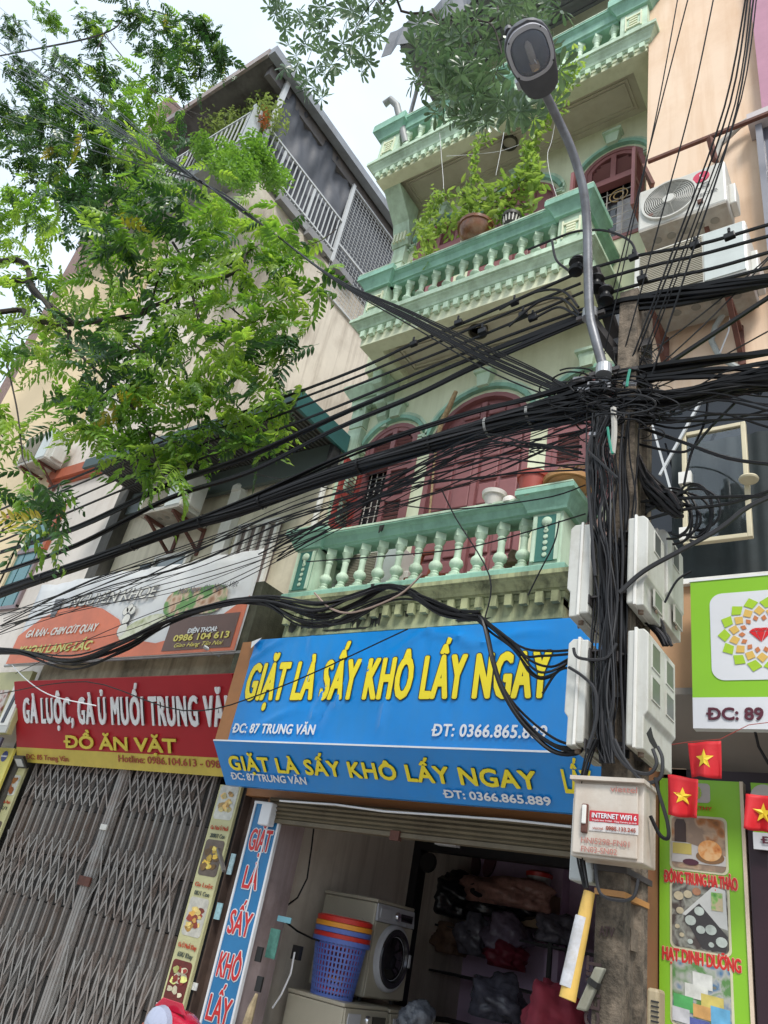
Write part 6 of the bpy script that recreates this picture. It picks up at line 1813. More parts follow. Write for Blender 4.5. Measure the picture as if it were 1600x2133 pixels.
# ================================================================= electricity pole
YP = 2.95
pxl, pxr = at(1240, 1900, YP).x, at(1299, 1900, YP).x
pyb = atx(1350, 1900, pxr).y
POLE = Vector(((pxl + pxr) / 2, (YP + pyb) / 2, 0))
pole = thing('utility_pole', 'weathered square concrete pole carrying the meter boxes and cable tangle', 'pole', (POLE.x, POLE.y, .15))
b = MB()
def polesec(z):
    s = 1 - .035 * z / 4.9
    cx, cy = POLE.x, POLE.y; hx, hy = (pxr - pxl) / 2 * s, (pyb - YP) / 2 * s
    # faces with a shallow recess on the right-hand side
    rx = .022
    return [(cx - hx, cy - hy, z), (cx + hx, cy - hy, z), (cx + hx, cy - hy * .45, z), (cx + hx - rx, cy - hy * .35, z), (cx + hx - rx, cy + hy * .35, z), (cx + hx, cy + hy * .45, z), (cx + hx, cy + hy, z), (cx - hx, cy + hy, z)]
V = []; F = []
zz = [.15 + i * (4.95 - .15) / 20 for i in range(21)]
for z in zz: V += polesec(z)
for i in range(20):
    for k in range(8):
        F.append((i * 8 + k, i * 8 + (k + 1) % 8, (i + 1) * 8 + (k + 1) % 8, (i + 1) * 8 + k))
F.append(tuple(range(7, -1, -1))); F.append(tuple(160 + k for k in range(8)))
m_pole = M('lichened_pole_concrete', (.17, .135, .10), .95, .5, 12, (.02, .018, .014), .95, .7, bump=.9, bscale=45)
part('shaft', b.add(V, F), m_pole, pole)
random.seed(5)
for z in [.5 + .42 * k for k in range(11)]:
    part('recess_rib', MB().box(pxr - .035, pxr - .004, POLE.y - .04, POLE.y + .04, z - .035, z + .035), m_pole, pole)
for z in (1.97, 3.05, 3.32, 2.62, 2.42, 4.35):
    part('steel_strap', MB().box(pxl - .012, pxr + .012, YP - .012, pyb + .012, z - .010, z + .010), m_dsteel, pole)
part('tape_band', MB().box(pxl - .004, pxr + .004, YP - .006, pyb + .004, 1.88, 1.90), M('orange_tape', (.45, .22, .07), .5), pole)
# paint stencils
A = at(1252, 1938, YP)
text('ATV', (pxl + .02, YP, at(1260, 1950, YP).z), (pxr - .03, YP, at(1260, 1950, YP).z), .03, M('dark_stencil', (.05, .03, .03), .8), pole, bold=.03)
text('CENIT', (pxl + .03, YP, 1.47), (pxl + .03, YP, 1.68), .05, M('dark_stencil', (.05, .03, .03), .8), pole, bold=.03, up=(-1, 0, 0))
# cross-arms and insulators near the head
part('cross_arm', MB().bar(at(1236, 560, 2.85), at(1300, 760, 3.25), .06, .05), m_dsteel, pole)
part('cross_arm', MB().bar(at(1232, 668, 2.9), at(1292, 750, 3.1), .05, .05), m_dsteel, pole)
for (x, y) in ((1200, 556), (1243, 590), (1262, 615), (1203, 552)):
    c = at(x, y, 2.88)
    part('spool_insulator', MB().lathe([(.018, -.05), (.04, -.045), (.045, -.03), (.025, -.01), (.025, .01), (.045, .03), (.04, .045), (.018, .05)], c, n=14), m_black, pole, smooth=True)
c = at(1316, 690, 3.2)
part('switch_case', MB().obox(c, (1, 0, 0), (0, 1, 0), (0, .1, 1), .16, .14, .30), M('faded_grey_case', (.22, .22, .23), .6, .3, 14, (.05, .05, .05), .6), pole, bevel=.008)
c = at(1318, 735, 3.1)
part('lead_tray', MB().obox(c, (1, .3, .3), (-.3, 1, 0), (-.3, 0, 1), .2, .12, .05), m_dsteel, pole)

# ---- meter boxes
def meter_box(x0, x1, y0, y1, z0, z1, door, wins, lab, step=.30):
    """door: +1 faces +x, -1 faces -x; wins list of (y fraction, z fraction)"""
    t = thing('meter_box', lab, 'meter box', ((x0 + x1) / 2, (y0 + y1) / 2, z0), 'electricity meter boxes strapped to the pole')
    xm = x0 + (x1 - x0) * (.42 if door > 0 else .58)
    xo = x1 if door > 0 else x0
    xi = x0 if door > 0 else x1
    h = z1 - z0
    zst = z0 + h * step
    part('back_shell', MB().box(min(xi, xm), max(xi, xm) , y0, y1, z0 + .01, z1 - .006), m_plastic, t, bevel=.008)
    # front cover: chamfered upper half, stepped-in lower half
    s = 1 if door > 0 else -1
    P = [(xm, z0), (xo - s * .016, z0), (xo - s * .016, zst - .02), (xo, zst), (xo, z1 - .02), (xo - s * .02, z1), (xm, z1)]
    b = MB().prism(P, y0 + .004, y1 - .004)
    part('front_cover', b, m_plastic, t, bevel=.005)
    part('seam_ridge', MB().box(xm - .006, xm + .006, y0 - .006, y1 + .003, z0 + .002, z1 + .004), m_white, t, bevel=.002)
    mg = glassmat('meter_pane', (.09, .095, .09), .35)
    for (fy, fz, wy, wz) in wins:
        yc, zc_ = y0 + (y1 - y0) * fy, z0 + h * fz
        wy *= (y1 - y0); wz *= h
        w_ = part('meter_window', MB().box(xo - s * .002 - .001, xo + s * .002 + .001, yc - wy / 2, yc + wy / 2, zc_ - wz / 2, zc_ + wz / 2), mg, t)
        fr = MB()
        for (ya, yb2, za, zb2) in ((-wy / 2 - .006, -wy / 2, -wz / 2, wz / 2), (wy / 2, wy / 2 + .006, -wz / 2, wz / 2), (-wy / 2 - .006, wy / 2 + .006, -wz / 2 - .006, -wz / 2), (-wy / 2 - .006, wy / 2 + .006, wz / 2, wz / 2 + .006)):
            fr.box(xo - .004, xo + .004, yc + ya, yc + yb2, zc_ + za, zc_ + zb2)
        part('window_rim', fr, m_plastic, w_)
    part('cable_lug', MB().lathe([(.012, 0), (.012, .02)], ((x0 + x1) / 2, y0 + .06, z0 - .015), n=10), M('lug_brown', (.2, .14, .1), .6), t)
    part('cover_screw', MB().lathe([(.009, -.002), (.009, .003)], (xo, (y0 + y1) / 2, z0 + .02), n=10, axis='x'), M('lug_brown', (.2, .14, .1)), t)
    return t
x1_ = -.912
meter_box(-1.0, x1_, 2.88, 3.13, 2.985, 3.42, 1, [(.55, .80, .34, .22), (.6, .17, .4, .16)], 'upper right meter box with a single pane, nearer the street')
meter_box(-.99, x1_ + .005, 3.15, 3.42, 3.03, 3.50, 1, [(.5, .80, .34, .22), (.6, .17, .4, .16)], 'upper right meter box behind its neighbour, further from the street')
meter_box(-.99, -.905, 2.88, 3.26, 2.39, 2.88, 1, [(.26, .80, .26, .20), (.76, .80, .26, .20), (.26, .52, .26, .18), (.76, .52, .26, .18)], 'lower right meter box with four square panes and a broken lower cover')
part('broken_hole', MB().prism([(2.92, 2.46), (2.97, 2.50), (3.0, 2.47), (3.06, 2.45), (3.02, 2.43), (2.96, 2.44)], -.924, -.919, 'yz'), m_dark, bpy.data.objects['meter_box.002'])
meter_box(-1.27, -1.165, 2.88, 3.2, 2.955, 3.42, -1, [], 'upper left pale meter box seen edge-on over the blue sign corner')
meter_box(-1.245, -1.155, 2.88, 3.2, 2.395, 2.85, -1, [], 'lower left pale meter box seen edge-on beside the blue sign')
for (x, z, s) in ((-1.145, 3.38, 1), (-1.145, 3.05, 1), (-1.02, 3.36, -1), (-1.02, 3.06, -1), (-1.13, 2.80, 1), (-1.13, 2.42, 1), (-1.01, 2.78, -1), (-1.01, 2.40, -1)):
    b = MB(); b.box(x - .022, x + .022, 2.90, 2.95, z - .004, z + .004); b.box(x - .022, x - .016, 2.88, 2.95, z - .04, z + .004)
    part('box_bracket', b, m_dsteel, pole)

# ---- cabinet
A_, B2_, C2_ = at(1197, 1622, 2.80), at(1336, 1622, 2.80), at(1200, 1783, 2.80)
cb = thing('telecom_cabinet', 'rust-stained cream steel cabinet with red INTERNET WIFI 6 sticker strapped to the pole', 'cabinet', ((A_.x + B2_.x) / 2, 2.88, C2_.z))
m_cab = M('cream_cabinet_steel', (.55, .49, .42), .5, .08, 4, (.35, .22, .13), .5, .35)
cx0, cx1, cz0, cz1 = A_.x, B2_.x, C2_.z, A_.z
part('cabinet_body', MB().box(cx0, cx1 + .01, 2.80, 2.94, cz0, cz1), m_cab, cb, bevel=.004)
part('cabinet_door', MB().box(cx0 + .01, cx1 - .008, 2.788, 2.80, cz0 + .01, cz1 - .018), m_cab, cb, bevel=.003)
part('rain_hood', MB().box(cx0 - .006, cx1 + .02, 2.77, 2.95, cz1 - .008, cz1 + .006), m_cab, cb)
c = at(1219, 1705, 2.785)
part('door_latch', MB().box(c.x - .012, c.x + .012, 2.774, 2.788, c.z - .05, c.z + .05), m_rust, cb, bevel=.004)
part('door_latch', MB().box(c.x - .008, c.x + .008, 2.768, 2.776, c.z - .02, c.z + .045), m_white, cb, bevel=.003)
Yc = 2.787
def TC(s, p0, p1, t0, t1, mat, **k):
    A = at(*p0, Yc); B = at(*p1, Yc); h = at(*t1, Yc).z - at(*t0, Yc).z; z = (A.z + B.z) / 2
    return text(s, (A.x, Yc, z), (B.x, Yc, z), h, mat, cb, ext=.0005, off=k.pop('off', .001), **k)
sa, sb = at(1229, 1690, Yc), at(1330, 1737, Yc)
part('sticker', MB().box(sa.x, sb.x, Yc - .0015, Yc, at(1280, 1735, Yc).z, at(1280, 1714, Yc).z), M('sticker_white', (.62, .58, .55), .4), cb)
part('sticker', MB().box(sa.x, sb.x, Yc - .0025, Yc, at(1280, 1715, Yc).z, at(1280, 1692, Yc).z), M('sticker_red', (.50, .02, .03), .4), cb)
TC('INTERNET WIFI 6', (1234, 1706), (1327, 1708), (1280, 1707), (1280, 1697), m_wht, bold=.03, off=.003)
TC('Truyền hình TV360 - Tặng Camera an ninh', (1234, 1713), (1327, 1714), (1280, 1713), (1280, 1710), m_wht, off=.003)
TC('viettel', (1235, 1728), (1257, 1728), (1240, 1728), (1240, 1723), M('dull_red_print', (.3, .05, .03)), off=.003)
TC('0985.133.245', (1263, 1731), (1325, 1733), (1290, 1732), (1290, 1724), M('dull_red_print', (.3, .05, .03)), bold=.03, off=.003)
TC('viettel', (1272, 1650), (1328, 1652), (1300, 1651), (1300, 1639), M('faded_red_print', (.42, .16, .13), .6), off=.002)
TC('HNI5298-FN01', (1211, 1759), (1312, 1762), (1260, 1760), (1260, 1748), M('faded_red_print', (.42, .13, .1), .6), off=.002)
TC('FN03-SN02', (1211, 1777), (1286, 1779), (1250, 1778), (1250, 1766), M('faded_red_print', (.42, .13, .1), .6), off=.002)
a = at(1191, 1775, 2.97); c = at(1216, 1838, 2.97)
tag(part('grey_housing', MB().box(a.x, at(1240, 1800, 2.97).x, 2.95, 3.05, c.z, a.z + .2), M('pale_grey_case', (.42, .44, .43), .5, .1), None, bevel=.008), 'pale grey housing half hidden behind the cream cabinet', 'box')

# ---- yellow pipe, plastic closure, vented box at the pole foot
yp0, yp1 = at(1228, 1858, 2.88), at(1182, 2082, 2.84)
yl = thing('yellow_pipe', 'yellow plastic pipe with a torn white sticker leaning against the pole', 'pipe', yp1)
m_yp = M('yellow_pipe_paint', (.62, .40, .09), .45, .1, 7, (.3, .16, .05), .4)
part('pipe_body', MB().tube([yp0, yp0.lerp(yp1, .3), yp0.lerp(yp1, .7), yp1], [.020, .024, .026, .028], 14), m_yp, yl, smooth=True)
d_ = (yp1 - yp0)
part('paper_sticker', MB().tube([yp0 + d_ * .25 + Vector((-.005, -.004, 0)), yp0 + d_ * .9 + Vector((-.006, -.004, 0))], [.0245, .0275], 14), M('torn_paper', (.50, .50, .52), .8, .25, 16, (.3, .25, .15), .6), yl, smooth=True)
c = at(1232, 2060, 2.93)
cl = thing('cable_closure', 'ivory plastic cable closure clamped beside the yellow pipe', 'cable closure', c)
m_iv = M('ivory_plastic', (.26, .26, .21), .45, .08, 6, (.2, .18, .12), .3)
dd = (at(1240, 2010, 2.82) - at(1195, 2110, 2.82)).normalized()
part('closure_body', MB().obox(c, dd, (1, 0, 0), (0, 1, 0), .15, .035, .03), m_iv, cl, bevel=.006)
part('closure_clamp', MB().tube([c + dd * .01, c + dd * .03], .024, 8), m_blk, cl, smooth=True)
c2 = at(1363, 2110, 3.0)
vb = thing('vented_box', 'beige vented plastic box behind the right side of the pole foot', 'box', c2)
part('box_body', MB().box(c2.x - .02, c2.x + .02, 2.98, 3.06, c2.z - .12, c2.z + .07), M('beige_plastic', (.36, .29, .18), .5), vb, bevel=.01)
for k in range(11):
    part('vent_slot', MB().box(c2.x - .004, c2.x + .021, 2.975, 2.982, c2.z - .11 + k * .014, c2.z - .105 + k * .014), m_dark, vb)

# ================================================================= street lamp
lamp = thing('street_lamp', 'grey cobra-head street lamp on a curved steel arm above the pole', 'street lamp', at(1262, 800, 2.92))
arm = [at(1268, 815, 2.93), at(1255, 760, 2.90), at(1240, 705, 2.87), at(1229, 655, 2.85), at(1225, 560, 2.80), at(1223, 470, 2.74), at(1216, 400, 2.66), at(1202, 345, 2.58), at(1184, 295, 2.48), at(1163, 250, 2.38), at(1146, 215, 2.28), at(1136, 196, 2.22)]
def smooth_path(P, k=6):
    out = []
    for i in range(len(P) - 1):
        p0, p1, p2, p3 = P[max(i - 1, 0)], P[i], P[i + 1], P[min(i + 2, len(P) - 1)]
        for j in range(k):
            t = j / k
            out.append(.5 * ((2 * p1) + (p2 - p0) * t + (2 * p0 - 5 * p1 + 4 * p2 - p3) * t * t + (3 * p1 - p0 - 3 * p2 + p3) * t ** 3))
    out.append(P[-1]); return out
m_lamp = M('lamp_arm_steel', (.17, .175, .19), .42, .15, 10, (.06, .05, .045), .5, metal=.3)
part('lamp_arm', MB().tube(smooth_path(arm), .026, 14), m_lamp, lamp, smooth=True)
for z_, (x, y) in enumerate(((1229, 655), (1258, 772))):
    c = at(x, y, 2.88)
    part('arm_clamp', MB().lathe([(.03, -.03), (.042, -.03), (.042, .03), (.03, .03)], c, n=16), m_steel, lamp)
    part('clamp_bolt', MB().box(c.x - .08, c.x + .08, c.y + .0, c.y + .02, c.z - .012, c.z + .012), m_dsteel, lamp)
N0 = at(1136, 200, 2.22); T0 = at(1084, 48, 1.80)
ax_ = (T0 - N0); HL = ax_.length; ax_.normalize()
sd_ = ax_.cross(Vector((0, 0, 1))).normalized()
# side axis chosen so that the lens faces down to the street
up_ = sd_.cross(ax_).normalized()
if up_.z < 0: up_ = -up_; sd_ = -sd_
roll = math.radians(-14)
sd2 = sd_ * math.cos(roll) + up_ * math.sin(roll); up2 = -sd_ * math.sin(roll) + up_ * math.cos(roll)
def LP(a, s, u): return N0 + ax_ * (a * HL) + sd2 * s + up2 * u
secs = []
WID = [(0, .035, .03), (.03, .07, .045), (.09, .10, .07), (.22, .12, .09), (.35, .128, .105), (.5, .142, .115), (.65, .148, .118), (.78, .142, .112), (.88, .122, .095), (.95, .09, .07), (1.0, .045, .035)]
V = []; n_ = 24
for a_, w_, h_ in WID:
    for k in range(n_):
        t = 2 * PI * k / n_
        c_, s_ = math.cos(t), math.sin(t)
        x = .88 * w_ * (abs(c_) ** .85) * (1 if c_ > 0 else -1)
        y = h_ * (abs(s_) ** .8) * (1 if s_ > 0 else -.22)
        V.append(LP(a_, x, y))
F = [(i * n_ + k, i * n_ + (k + 1) % n_, (i + 1) * n_ + (k + 1) % n_, (i + 1) * n_ + k) for i in range(len(WID) - 1) for k in range(n_)]
F.append(tuple(range(n_ - 1, -1, -1))); F.append(tuple((len(WID) - 1) * n_ + k for k in range(n_)))
head = part('lamp_head', MB().add(V, F), M('lamp_housing', (.075, .075, .085), .5, .15, 10), lamp, smooth=True)
# lens opening: grey rim and dark glass bowl
def ringpts(sc, u, a0=.31, a1=.975):
    P = []
    m_ = 40
    for k in range(m_):
        t = 2 * PI * k / m_
        am, ah = (a0 + a1) / 2, (a1 - a0) / 2
        c_, s_ = math.cos(t), math.sin(t)
        ex = .74
        aa = am + ah * sc * (abs(c_) ** ex) * (1 if c_ > 0 else -1)
        ww = .120 * sc * (abs(s_) ** ex) * (1 if s_ > 0 else -1) * (1 - .16 * max(0, aa - .8) / .2)
        P.append(LP(aa, ww, u))
    return P
o1, i1, i2 = ringpts(1.0, -.030), ringpts(.84, -.036), ringpts(.84, -.015)
m_ = len(o1)
F = [(k, (k + 1) % m_, m_ + (k + 1) % m_, m_ + k) for k in range(m_)] + [(m_ + k, m_ + (k + 1) % m_, 2 * m_ + (k + 1) % m_, 2 * m_ + k) for k in range(m_)]
o0 = ringpts(1.0, -.005)
F += [(k, 3 * m_ + k, 3 * m_ + (k + 1) % m_, (k + 1) % m_) for k in range(m_)]
part('lens_rim', MB().add(o1 + i1 + i2 + o0, F), M('lens_rim_grey', (.42, .42, .46), .5, .08), lamp, smooth=True)
V = []; R_ = 7
for j in range(R_):
    f = math.cos(j / (R_ - 1) * PI / 2)
    V += ringpts(.84 * max(f, .01), -.022 - .045 * math.sin(j / (R_ - 1) * PI / 2))
F = [(j * m_ + k, j * m_ + (k + 1) % m_, (j + 1) * m_ + (k + 1) % m_, (j + 1) * m_ + k) for j in range(R_ - 1) for k in range(m_)]
m_lens = bpy.data.materials.new('smoky_lens'); m_lens.use_nodes = True
bs = m_lens.node_tree.nodes['Principled BSDF']; bs.inputs['Base Color'].default_value = (.30, .34, .42, 1); bs.inputs['Roughness'].default_value = .12
bs.inputs['Alpha'].default_value = .38
part('lens', MB().add(V, F), m_lens, lamp, smooth=True)
part('reflector', MB().add(ringpts(.83, -.013) + [LP(.66, 0, -.012)], [(k, (k + 1) % m_, m_) for k in range(m_)]), M('dark_reflector', (.07, .085, .12), .3), lamp)
part('bulb', MB().tube([LP(.50, .0, -.03), LP(.58, 0, -.035), LP(.75, .0, -.035), LP(.80, 0, -.032)], [.018, .022, .02, .006], 12), M('bulb_glass', (.36, .33, .30), .2), lamp, smooth=True)
part('bulb_socket', MB().tube([LP(.42, .0, -.028), LP(.52, .0, -.03)], .026, 12), M('bulb_ceramic', (.42, .32, .22), .6), lamp, smooth=True)
part('bulb_stem', MB().tube([LP(.50, -.014, -.052), LP(.68, .006, -.052)], .003, 6), m_wht, lamp)
for (a_, s_) in ((.42, .10), (.42, -.10), (.88, .09), (.88, -.09)):
    c = LP(a_, s_, -.036)
    part('rim_screw', MB().obox(c, ax_, sd2, up2, .008, .008, .004), m_blk, lamp)
part('hinge_lug', MB().obox(LP(.30, .118, .01), ax_, sd2, up2, .05, .02, .04), m_steel, lamp)
part('photocell', MB().tube([LP(.9, .07, .08), LP(.9, .07, .12)], .022, 10), M('lamp_housing', (.08, .08, .09)), lamp)

# ================================================================= cables
random.seed(21)
def cab(pts, r, sub=5):
    return MB().tube(smooth_path([Vector(p) for p in pts], sub), r, 5)
def line(pm, Ys, n=None):
    """pixel marks with depths -> world points"""
    if not isinstance(Ys, (list, tuple)): Ys = [Ys] * len(pm)
    return [at(x, y, Y) for (x, y), Y in zip(pm, Ys)]
def bundle(name, lab, pm, Ys, n, spread, rr, mats=(m_black,), group=None, jit=.4, cat='cable bundle', sub=5, fan=None, cname='cable'):
    P = line(pm, Ys)
    t = thing(name, lab, cat, P[0], group)
    k = len(P)
    for i in range(n):
        a = random.uniform(0, 2 * PI); q = math.sqrt(random.random())
        base = Vector((0, math.cos(a), math.sin(a))) * q
        pts = []
        for j, p in enumerate(P):
            sp = spread[j] if isinstance(spread, (list, tuple)) else spread
            rot = Matrix.Rotation(j * .5 + a * .1, 3, 'X')
            o_ = rot @ base * sp + Vector((0, random.gauss(0, 1), random.gauss(0, 1))) * sp * jit * .5
            pts.append(p + o_)
        part(cname, cab(pts, random.choice(rr), sub), random.choice(mats), t, smooth=True)
    return t

# service lines running the length of the street
GP = 'separate black lines strung along the street'
rows = [
    ([(0, 1062), (300, 935), (700, 787), (860, 716), (1000, 658), (1195, 572)], .011, 'topmost of the separate black lines left of the pole, ending at the round insulator'),
    ([(0, 1078), (300, 952), (700, 802), (1000, 676), (1210, 590)], .009, 'second of the separate black lines counted from the top, left of the pole'),
    ([(0, 1108), (300, 975), (700, 819), (1000, 700), (1215, 608)], .009, 'third of the separate black lines counted from the top, left of the pole'),
    ([(0, 1128), (300, 1002), (700, 848), (1000, 722), (1225, 640)], .010, 'fourth of the separate black lines counted from the top, left of the pole'),
]
for pm, r, lab in rows:
    P = line(pm, [3.0] * len(pm))
    tag(part('power_line', cab(P, r), m_black, None, smooth=True), lab, 'cable', GP)
# two thick twisted service cables
bundle('service_cable', 'upper of the two thick twisted cables crossing below the tree', [(0, 1150), (160, 1098), (350, 1010), (520, 950), (700, 868), (860, 800), (1000, 740), (1225, 655)], 2.98, 4, .017, [.008, .010], jit=.15)
bundle('service_cable', 'lower of the two thick twisted cables crossing below the tree', [(0, 1192), (160, 1135), (350, 1040), (520, 985), (700, 896), (860, 828), (1000, 760), (1225, 662)], 2.95, 4, .016, [.008, .010], jit=.15)
# right-hand continuation
rows = [
    ([(1228, 560), (1330, 532), (1460, 508), (1600, 468), (1700, 440)], .010, 'topmost black line on the right of the pole, passing the air conditioners'),
    ([(1228, 590), (1330, 560), (1460, 530), (1600, 492), (1700, 468)], .010, 'second black line on the right of the pole, over the lower air conditioner'),
    ([(1262, 612), (1370, 582), (1480, 560), (1600, 526), (1700, 500)], .010, 'third black line on the right of the pole, over the lower air conditioner'),
    ([(1275, 628), (1380, 606), (1480, 588), (1600, 557), (1700, 532)], .010, 'fourth black line on the right of the pole, just above the thick bundle'),
    ([(1262, 838), (1300, 820), (1400, 752), (1500, 686), (1600, 620), (1700, 556)], .013, 'thick black cable climbing diagonally to the right edge from the tangle'),
    ([(1100, 520), (1150, 500), (1200, 482), (1260, 480), (1310, 500), (1325, 528)], .008, 'jumper cable arching over behind the lamp arm'),
]
for pm, r, lab in rows:
    P = line(pm, 3.0)
    tag(part('power_line', cab(P, r), m_black, None, smooth=True), lab, 'cable', 'black lines right of the pole')
bundle('cable_bundle', 'thick black bundle running right from the lamp clamp across the lower air conditioner', [(1225, 660), (1300, 636), (1400, 622), (1500, 604), (1600, 588), (1720, 566)], 2.98, 16, .035, [.008, .010, .012], jit=.35)
# connectors on the lines
def clampb(x, y, Y, lab, s=1.0):
    c = at(x, y, Y)
    t = thing('line_connector', lab, 'connector', c, 'black piercing connectors clipped on the lines')
    d = (at(x + 20, y - 8, Y) - c).normalized()
    part('connector_body', MB().bar(c - d * .035 * s, c + d * .035 * s, .035 * s, .05 * s), m_black, t, bevel=.005)
    part('connector_bolt', MB().tube([c + Vector((0, -.01, .02)), c + Vector((0, -.01, .05))], .008, 6), m_black, t)
labs = ['connector on the top line, over the soffit of the middle balcony', 'connector on the top line nearest the balcony soffit corner', 'connector just left of the lamp arm on the top line', 'connector on the second line left of the lamp arm', 'connector on the third line left of the lamp arm', 'connector beside the upper right line near the balcony edge', 'connector over the slatted air conditioner on the upper line', 'connector at the right end of the upper line', 'connector on the third line over the slatted grille', 'connector on the thick cable left of the pole']
for (x, y), lb in zip(((955, 672), (862, 716), (1072, 630), (1090, 655), (1110, 662), (1320, 535), (1448, 510), (1520, 492), (1338, 580), (1005, 690)), labs):
    clampb(x, y, 2.97, lb, .8)
for pm, lb in ((((1040, 645), (1110, 610), (1170, 605), (1205, 640)), 'short jumper loop left of the lamp arm, upper one'), (((1060, 680), (1120, 630), (1170, 622), (1208, 655)), 'short jumper loop left of the lamp arm, middle one'), (((1110, 665), (1160, 640), (1190, 650), (1215, 665)), 'short jumper loop left of the lamp arm, lowest one'), (((1150, 500), (1158, 540), (1180, 560), (1200, 575)), 'small jumper curling down to the round insulator')):
    tag(part('jumper_cable', cab(line(pm, 2.93), .008), m_black, None, smooth=True), lb, 'cable')

# the main heavy bundle
MBP = [(-60, 1262), (0, 1236), (200, 1165), (350, 1108), (500, 1062), (700, 988), (900, 925), (1050, 880), (1150, 852), (1235, 830)]
bundle('cable_bundle', 'heaviest black bundle sweeping from the left edge up to the tangle on the pole', MBP, 2.97, 105, [.034, .036, .036, .038, .04, .042, .045, .052, .066, .09], [.005, .007, .009], (m_black, m_black, m_black, m_grey_cable), jit=.26)
tp = smooth_path(line(MBP, 2.97), 4)
ht_ = [o for o in C.objects if o.get('label', '').startswith('heaviest black')][0]
for i in (6, 10, 14, 17, 21, 24, 27, 30):
    d = (tp[i + 1] - tp[i]).normalized()
    part('cable_tie', MB().tube([tp[i] - d * .008, tp[i] + d * .008], .043 + .0006 * i, 14, cap=False), random.choice([m_grey_cable, m_black, M('pale_tie', (.25, .25, .24), .6)]), ht_)
# upper companion pair
bundle('cable_bundle', 'slim pair of cables just above the heaviest bundle', [(0, 1225), (300, 1125), (500, 1050), (700, 960), (850, 905), (1000, 858), (1110, 830), (1235, 790)], 2.93, 4, .03, [.008, .010], jit=.3)
bundle('cable_bundle', 'sparse strands hanging under the heaviest bundle', [(0, 1305), (200, 1228), (400, 1150), (600, 1080), (800, 1010), (1000, 935), (1235, 870)], 2.96, 10, [.09, .09, .09, .09, .08, .08, .08], [.003, .004, .0055], jit=.45)
bundle('cable_bundle', 'loose thin wires fanning across the silver banner', [(0, 1330), (200, 1285), (400, 1225), (600, 1140), (800, 1050), (1000, 965), (1220, 880)], 2.94, 7, [.20, .18, .16, .14, .12, .10, .08], [.0022, .003], jit=.45)
bundle('cable_bundle', 'thin wires spreading below the arched door to the pole', [(560, 1150), (700, 1080), (850, 1010), (1000, 960), (1120, 950), (1220, 955)], 2.95, 10, [.10, .10, .10, .12, .10, .06], [.003, .005], jit=.5)
# low swag over the balcony base and banner
bundle('cable_bundle', 'low swagged bundle crossing the banner and the foot of the lower balcony', [(-40, 1360), (40, 1358), (150, 1382), (260, 1345), (360, 1290), (470, 1256), (560, 1250), (660, 1272), (730, 1250), (800, 1222), (850, 1232), (920, 1272), (1000, 1285)], 2.95, 15, [.03, .02, .05, .05, .02, .02, .025, .05, .045, .02, .02, .03, .02], [.005, .007, .008], (m_black, m_black, m_black, m_grey_cable), jit=.5)
bundle('cable_bundle', 'strands sagging deepest under the lower balcony left corner', [(500, 1248), (560, 1262), (620, 1296), (680, 1302), (740, 1282), (800, 1250), (860, 1240), (960, 1275)], 2.95, 7, [.01, .02, .04, .045, .04, .02, .02, .01], [.005, .006], jit=.5)
bundle('cable_bundle', 'strands dropping over the blue sign and looping to the lower left meter box', [(985, 1280), (1010, 1300), (1028, 1380), (1050, 1440), (1090, 1500), (1150, 1552), (1200, 1562), (1220, 1545)], 2.95, 6, [.01, .02, .02, .025, .03, .03, .02, .01], [.006, .007], jit=.4)
bundle('cable_bundle', 'strands looping across the word NGAY to the lower left meter box', [(985, 1280), (1025, 1310), (1070, 1350), (1110, 1400), (1150, 1400), (1190, 1372), (1220, 1360)], 2.95, 5, [.01, .02, .03, .05, .05, .02, .01], [.005, .006], jit=.5)
for pm, lb in ((((1000, 1282), (1080, 1345), (1140, 1356), (1190, 1354)), 'upper thin cable reaching the lower left meter box over the blue sign'), (((1000, 1282), (1080, 1360), (1130, 1366), (1190, 1362)), 'second thin cable reaching the lower left meter box over the blue sign'), (((1130, 1445), (1160, 1400), (1190, 1392), (1225, 1410)), 'black cable curling up beside the lower left meter box')):
    tag(part('drop_cable', cab(line(pm, 2.93), .006), m_black, None, smooth=True), lb, 'cable')
for pm, lb in ((((0, 1445), (180, 1420), (380, 1480), (560, 1440), (850, 1310)), 'hair-thin wire crossing the red and blue signs'), (((520, 985), (700, 1020), (900, 1060), (1120, 1040), (1220, 1010)), 'thin wire crossing the lower balcony rail'), (((25, 1385), (60, 1420), (110, 1450), (200, 1470)), 'pale thin wire curling over the corner of the red sign'),
               (((640, 1170), (900, 1150), (1020, 1130), (1220, 1070)), 'black wire slanting across the balusters to the pole'), (((920, 1020), (950, 1080), (1020, 1200), (1010, 1290)), 'dark wire dropping from the bundle past the balusters'), (((1165, 1085), (1155, 1130), (1125, 1190), (1100, 1240)), 'black wire hanging beside the right pedestal')):
    tag(part('thin_wire', cab(line(pm, 3.0), .004), m_black if 'pale' not in lb else m_wht, None, smooth=True), lb, 'cable')
tag(part('bare_wire', cab(line([(655, 1235), (690, 1268), (740, 1275), (830, 1240), (880, 1195)], 2.92), .006), M('pale_brown_sheath', (.30, .22, .18), .6), None, smooth=True), 'pale brown cable wriggling over the black swag under the balcony', 'cable')

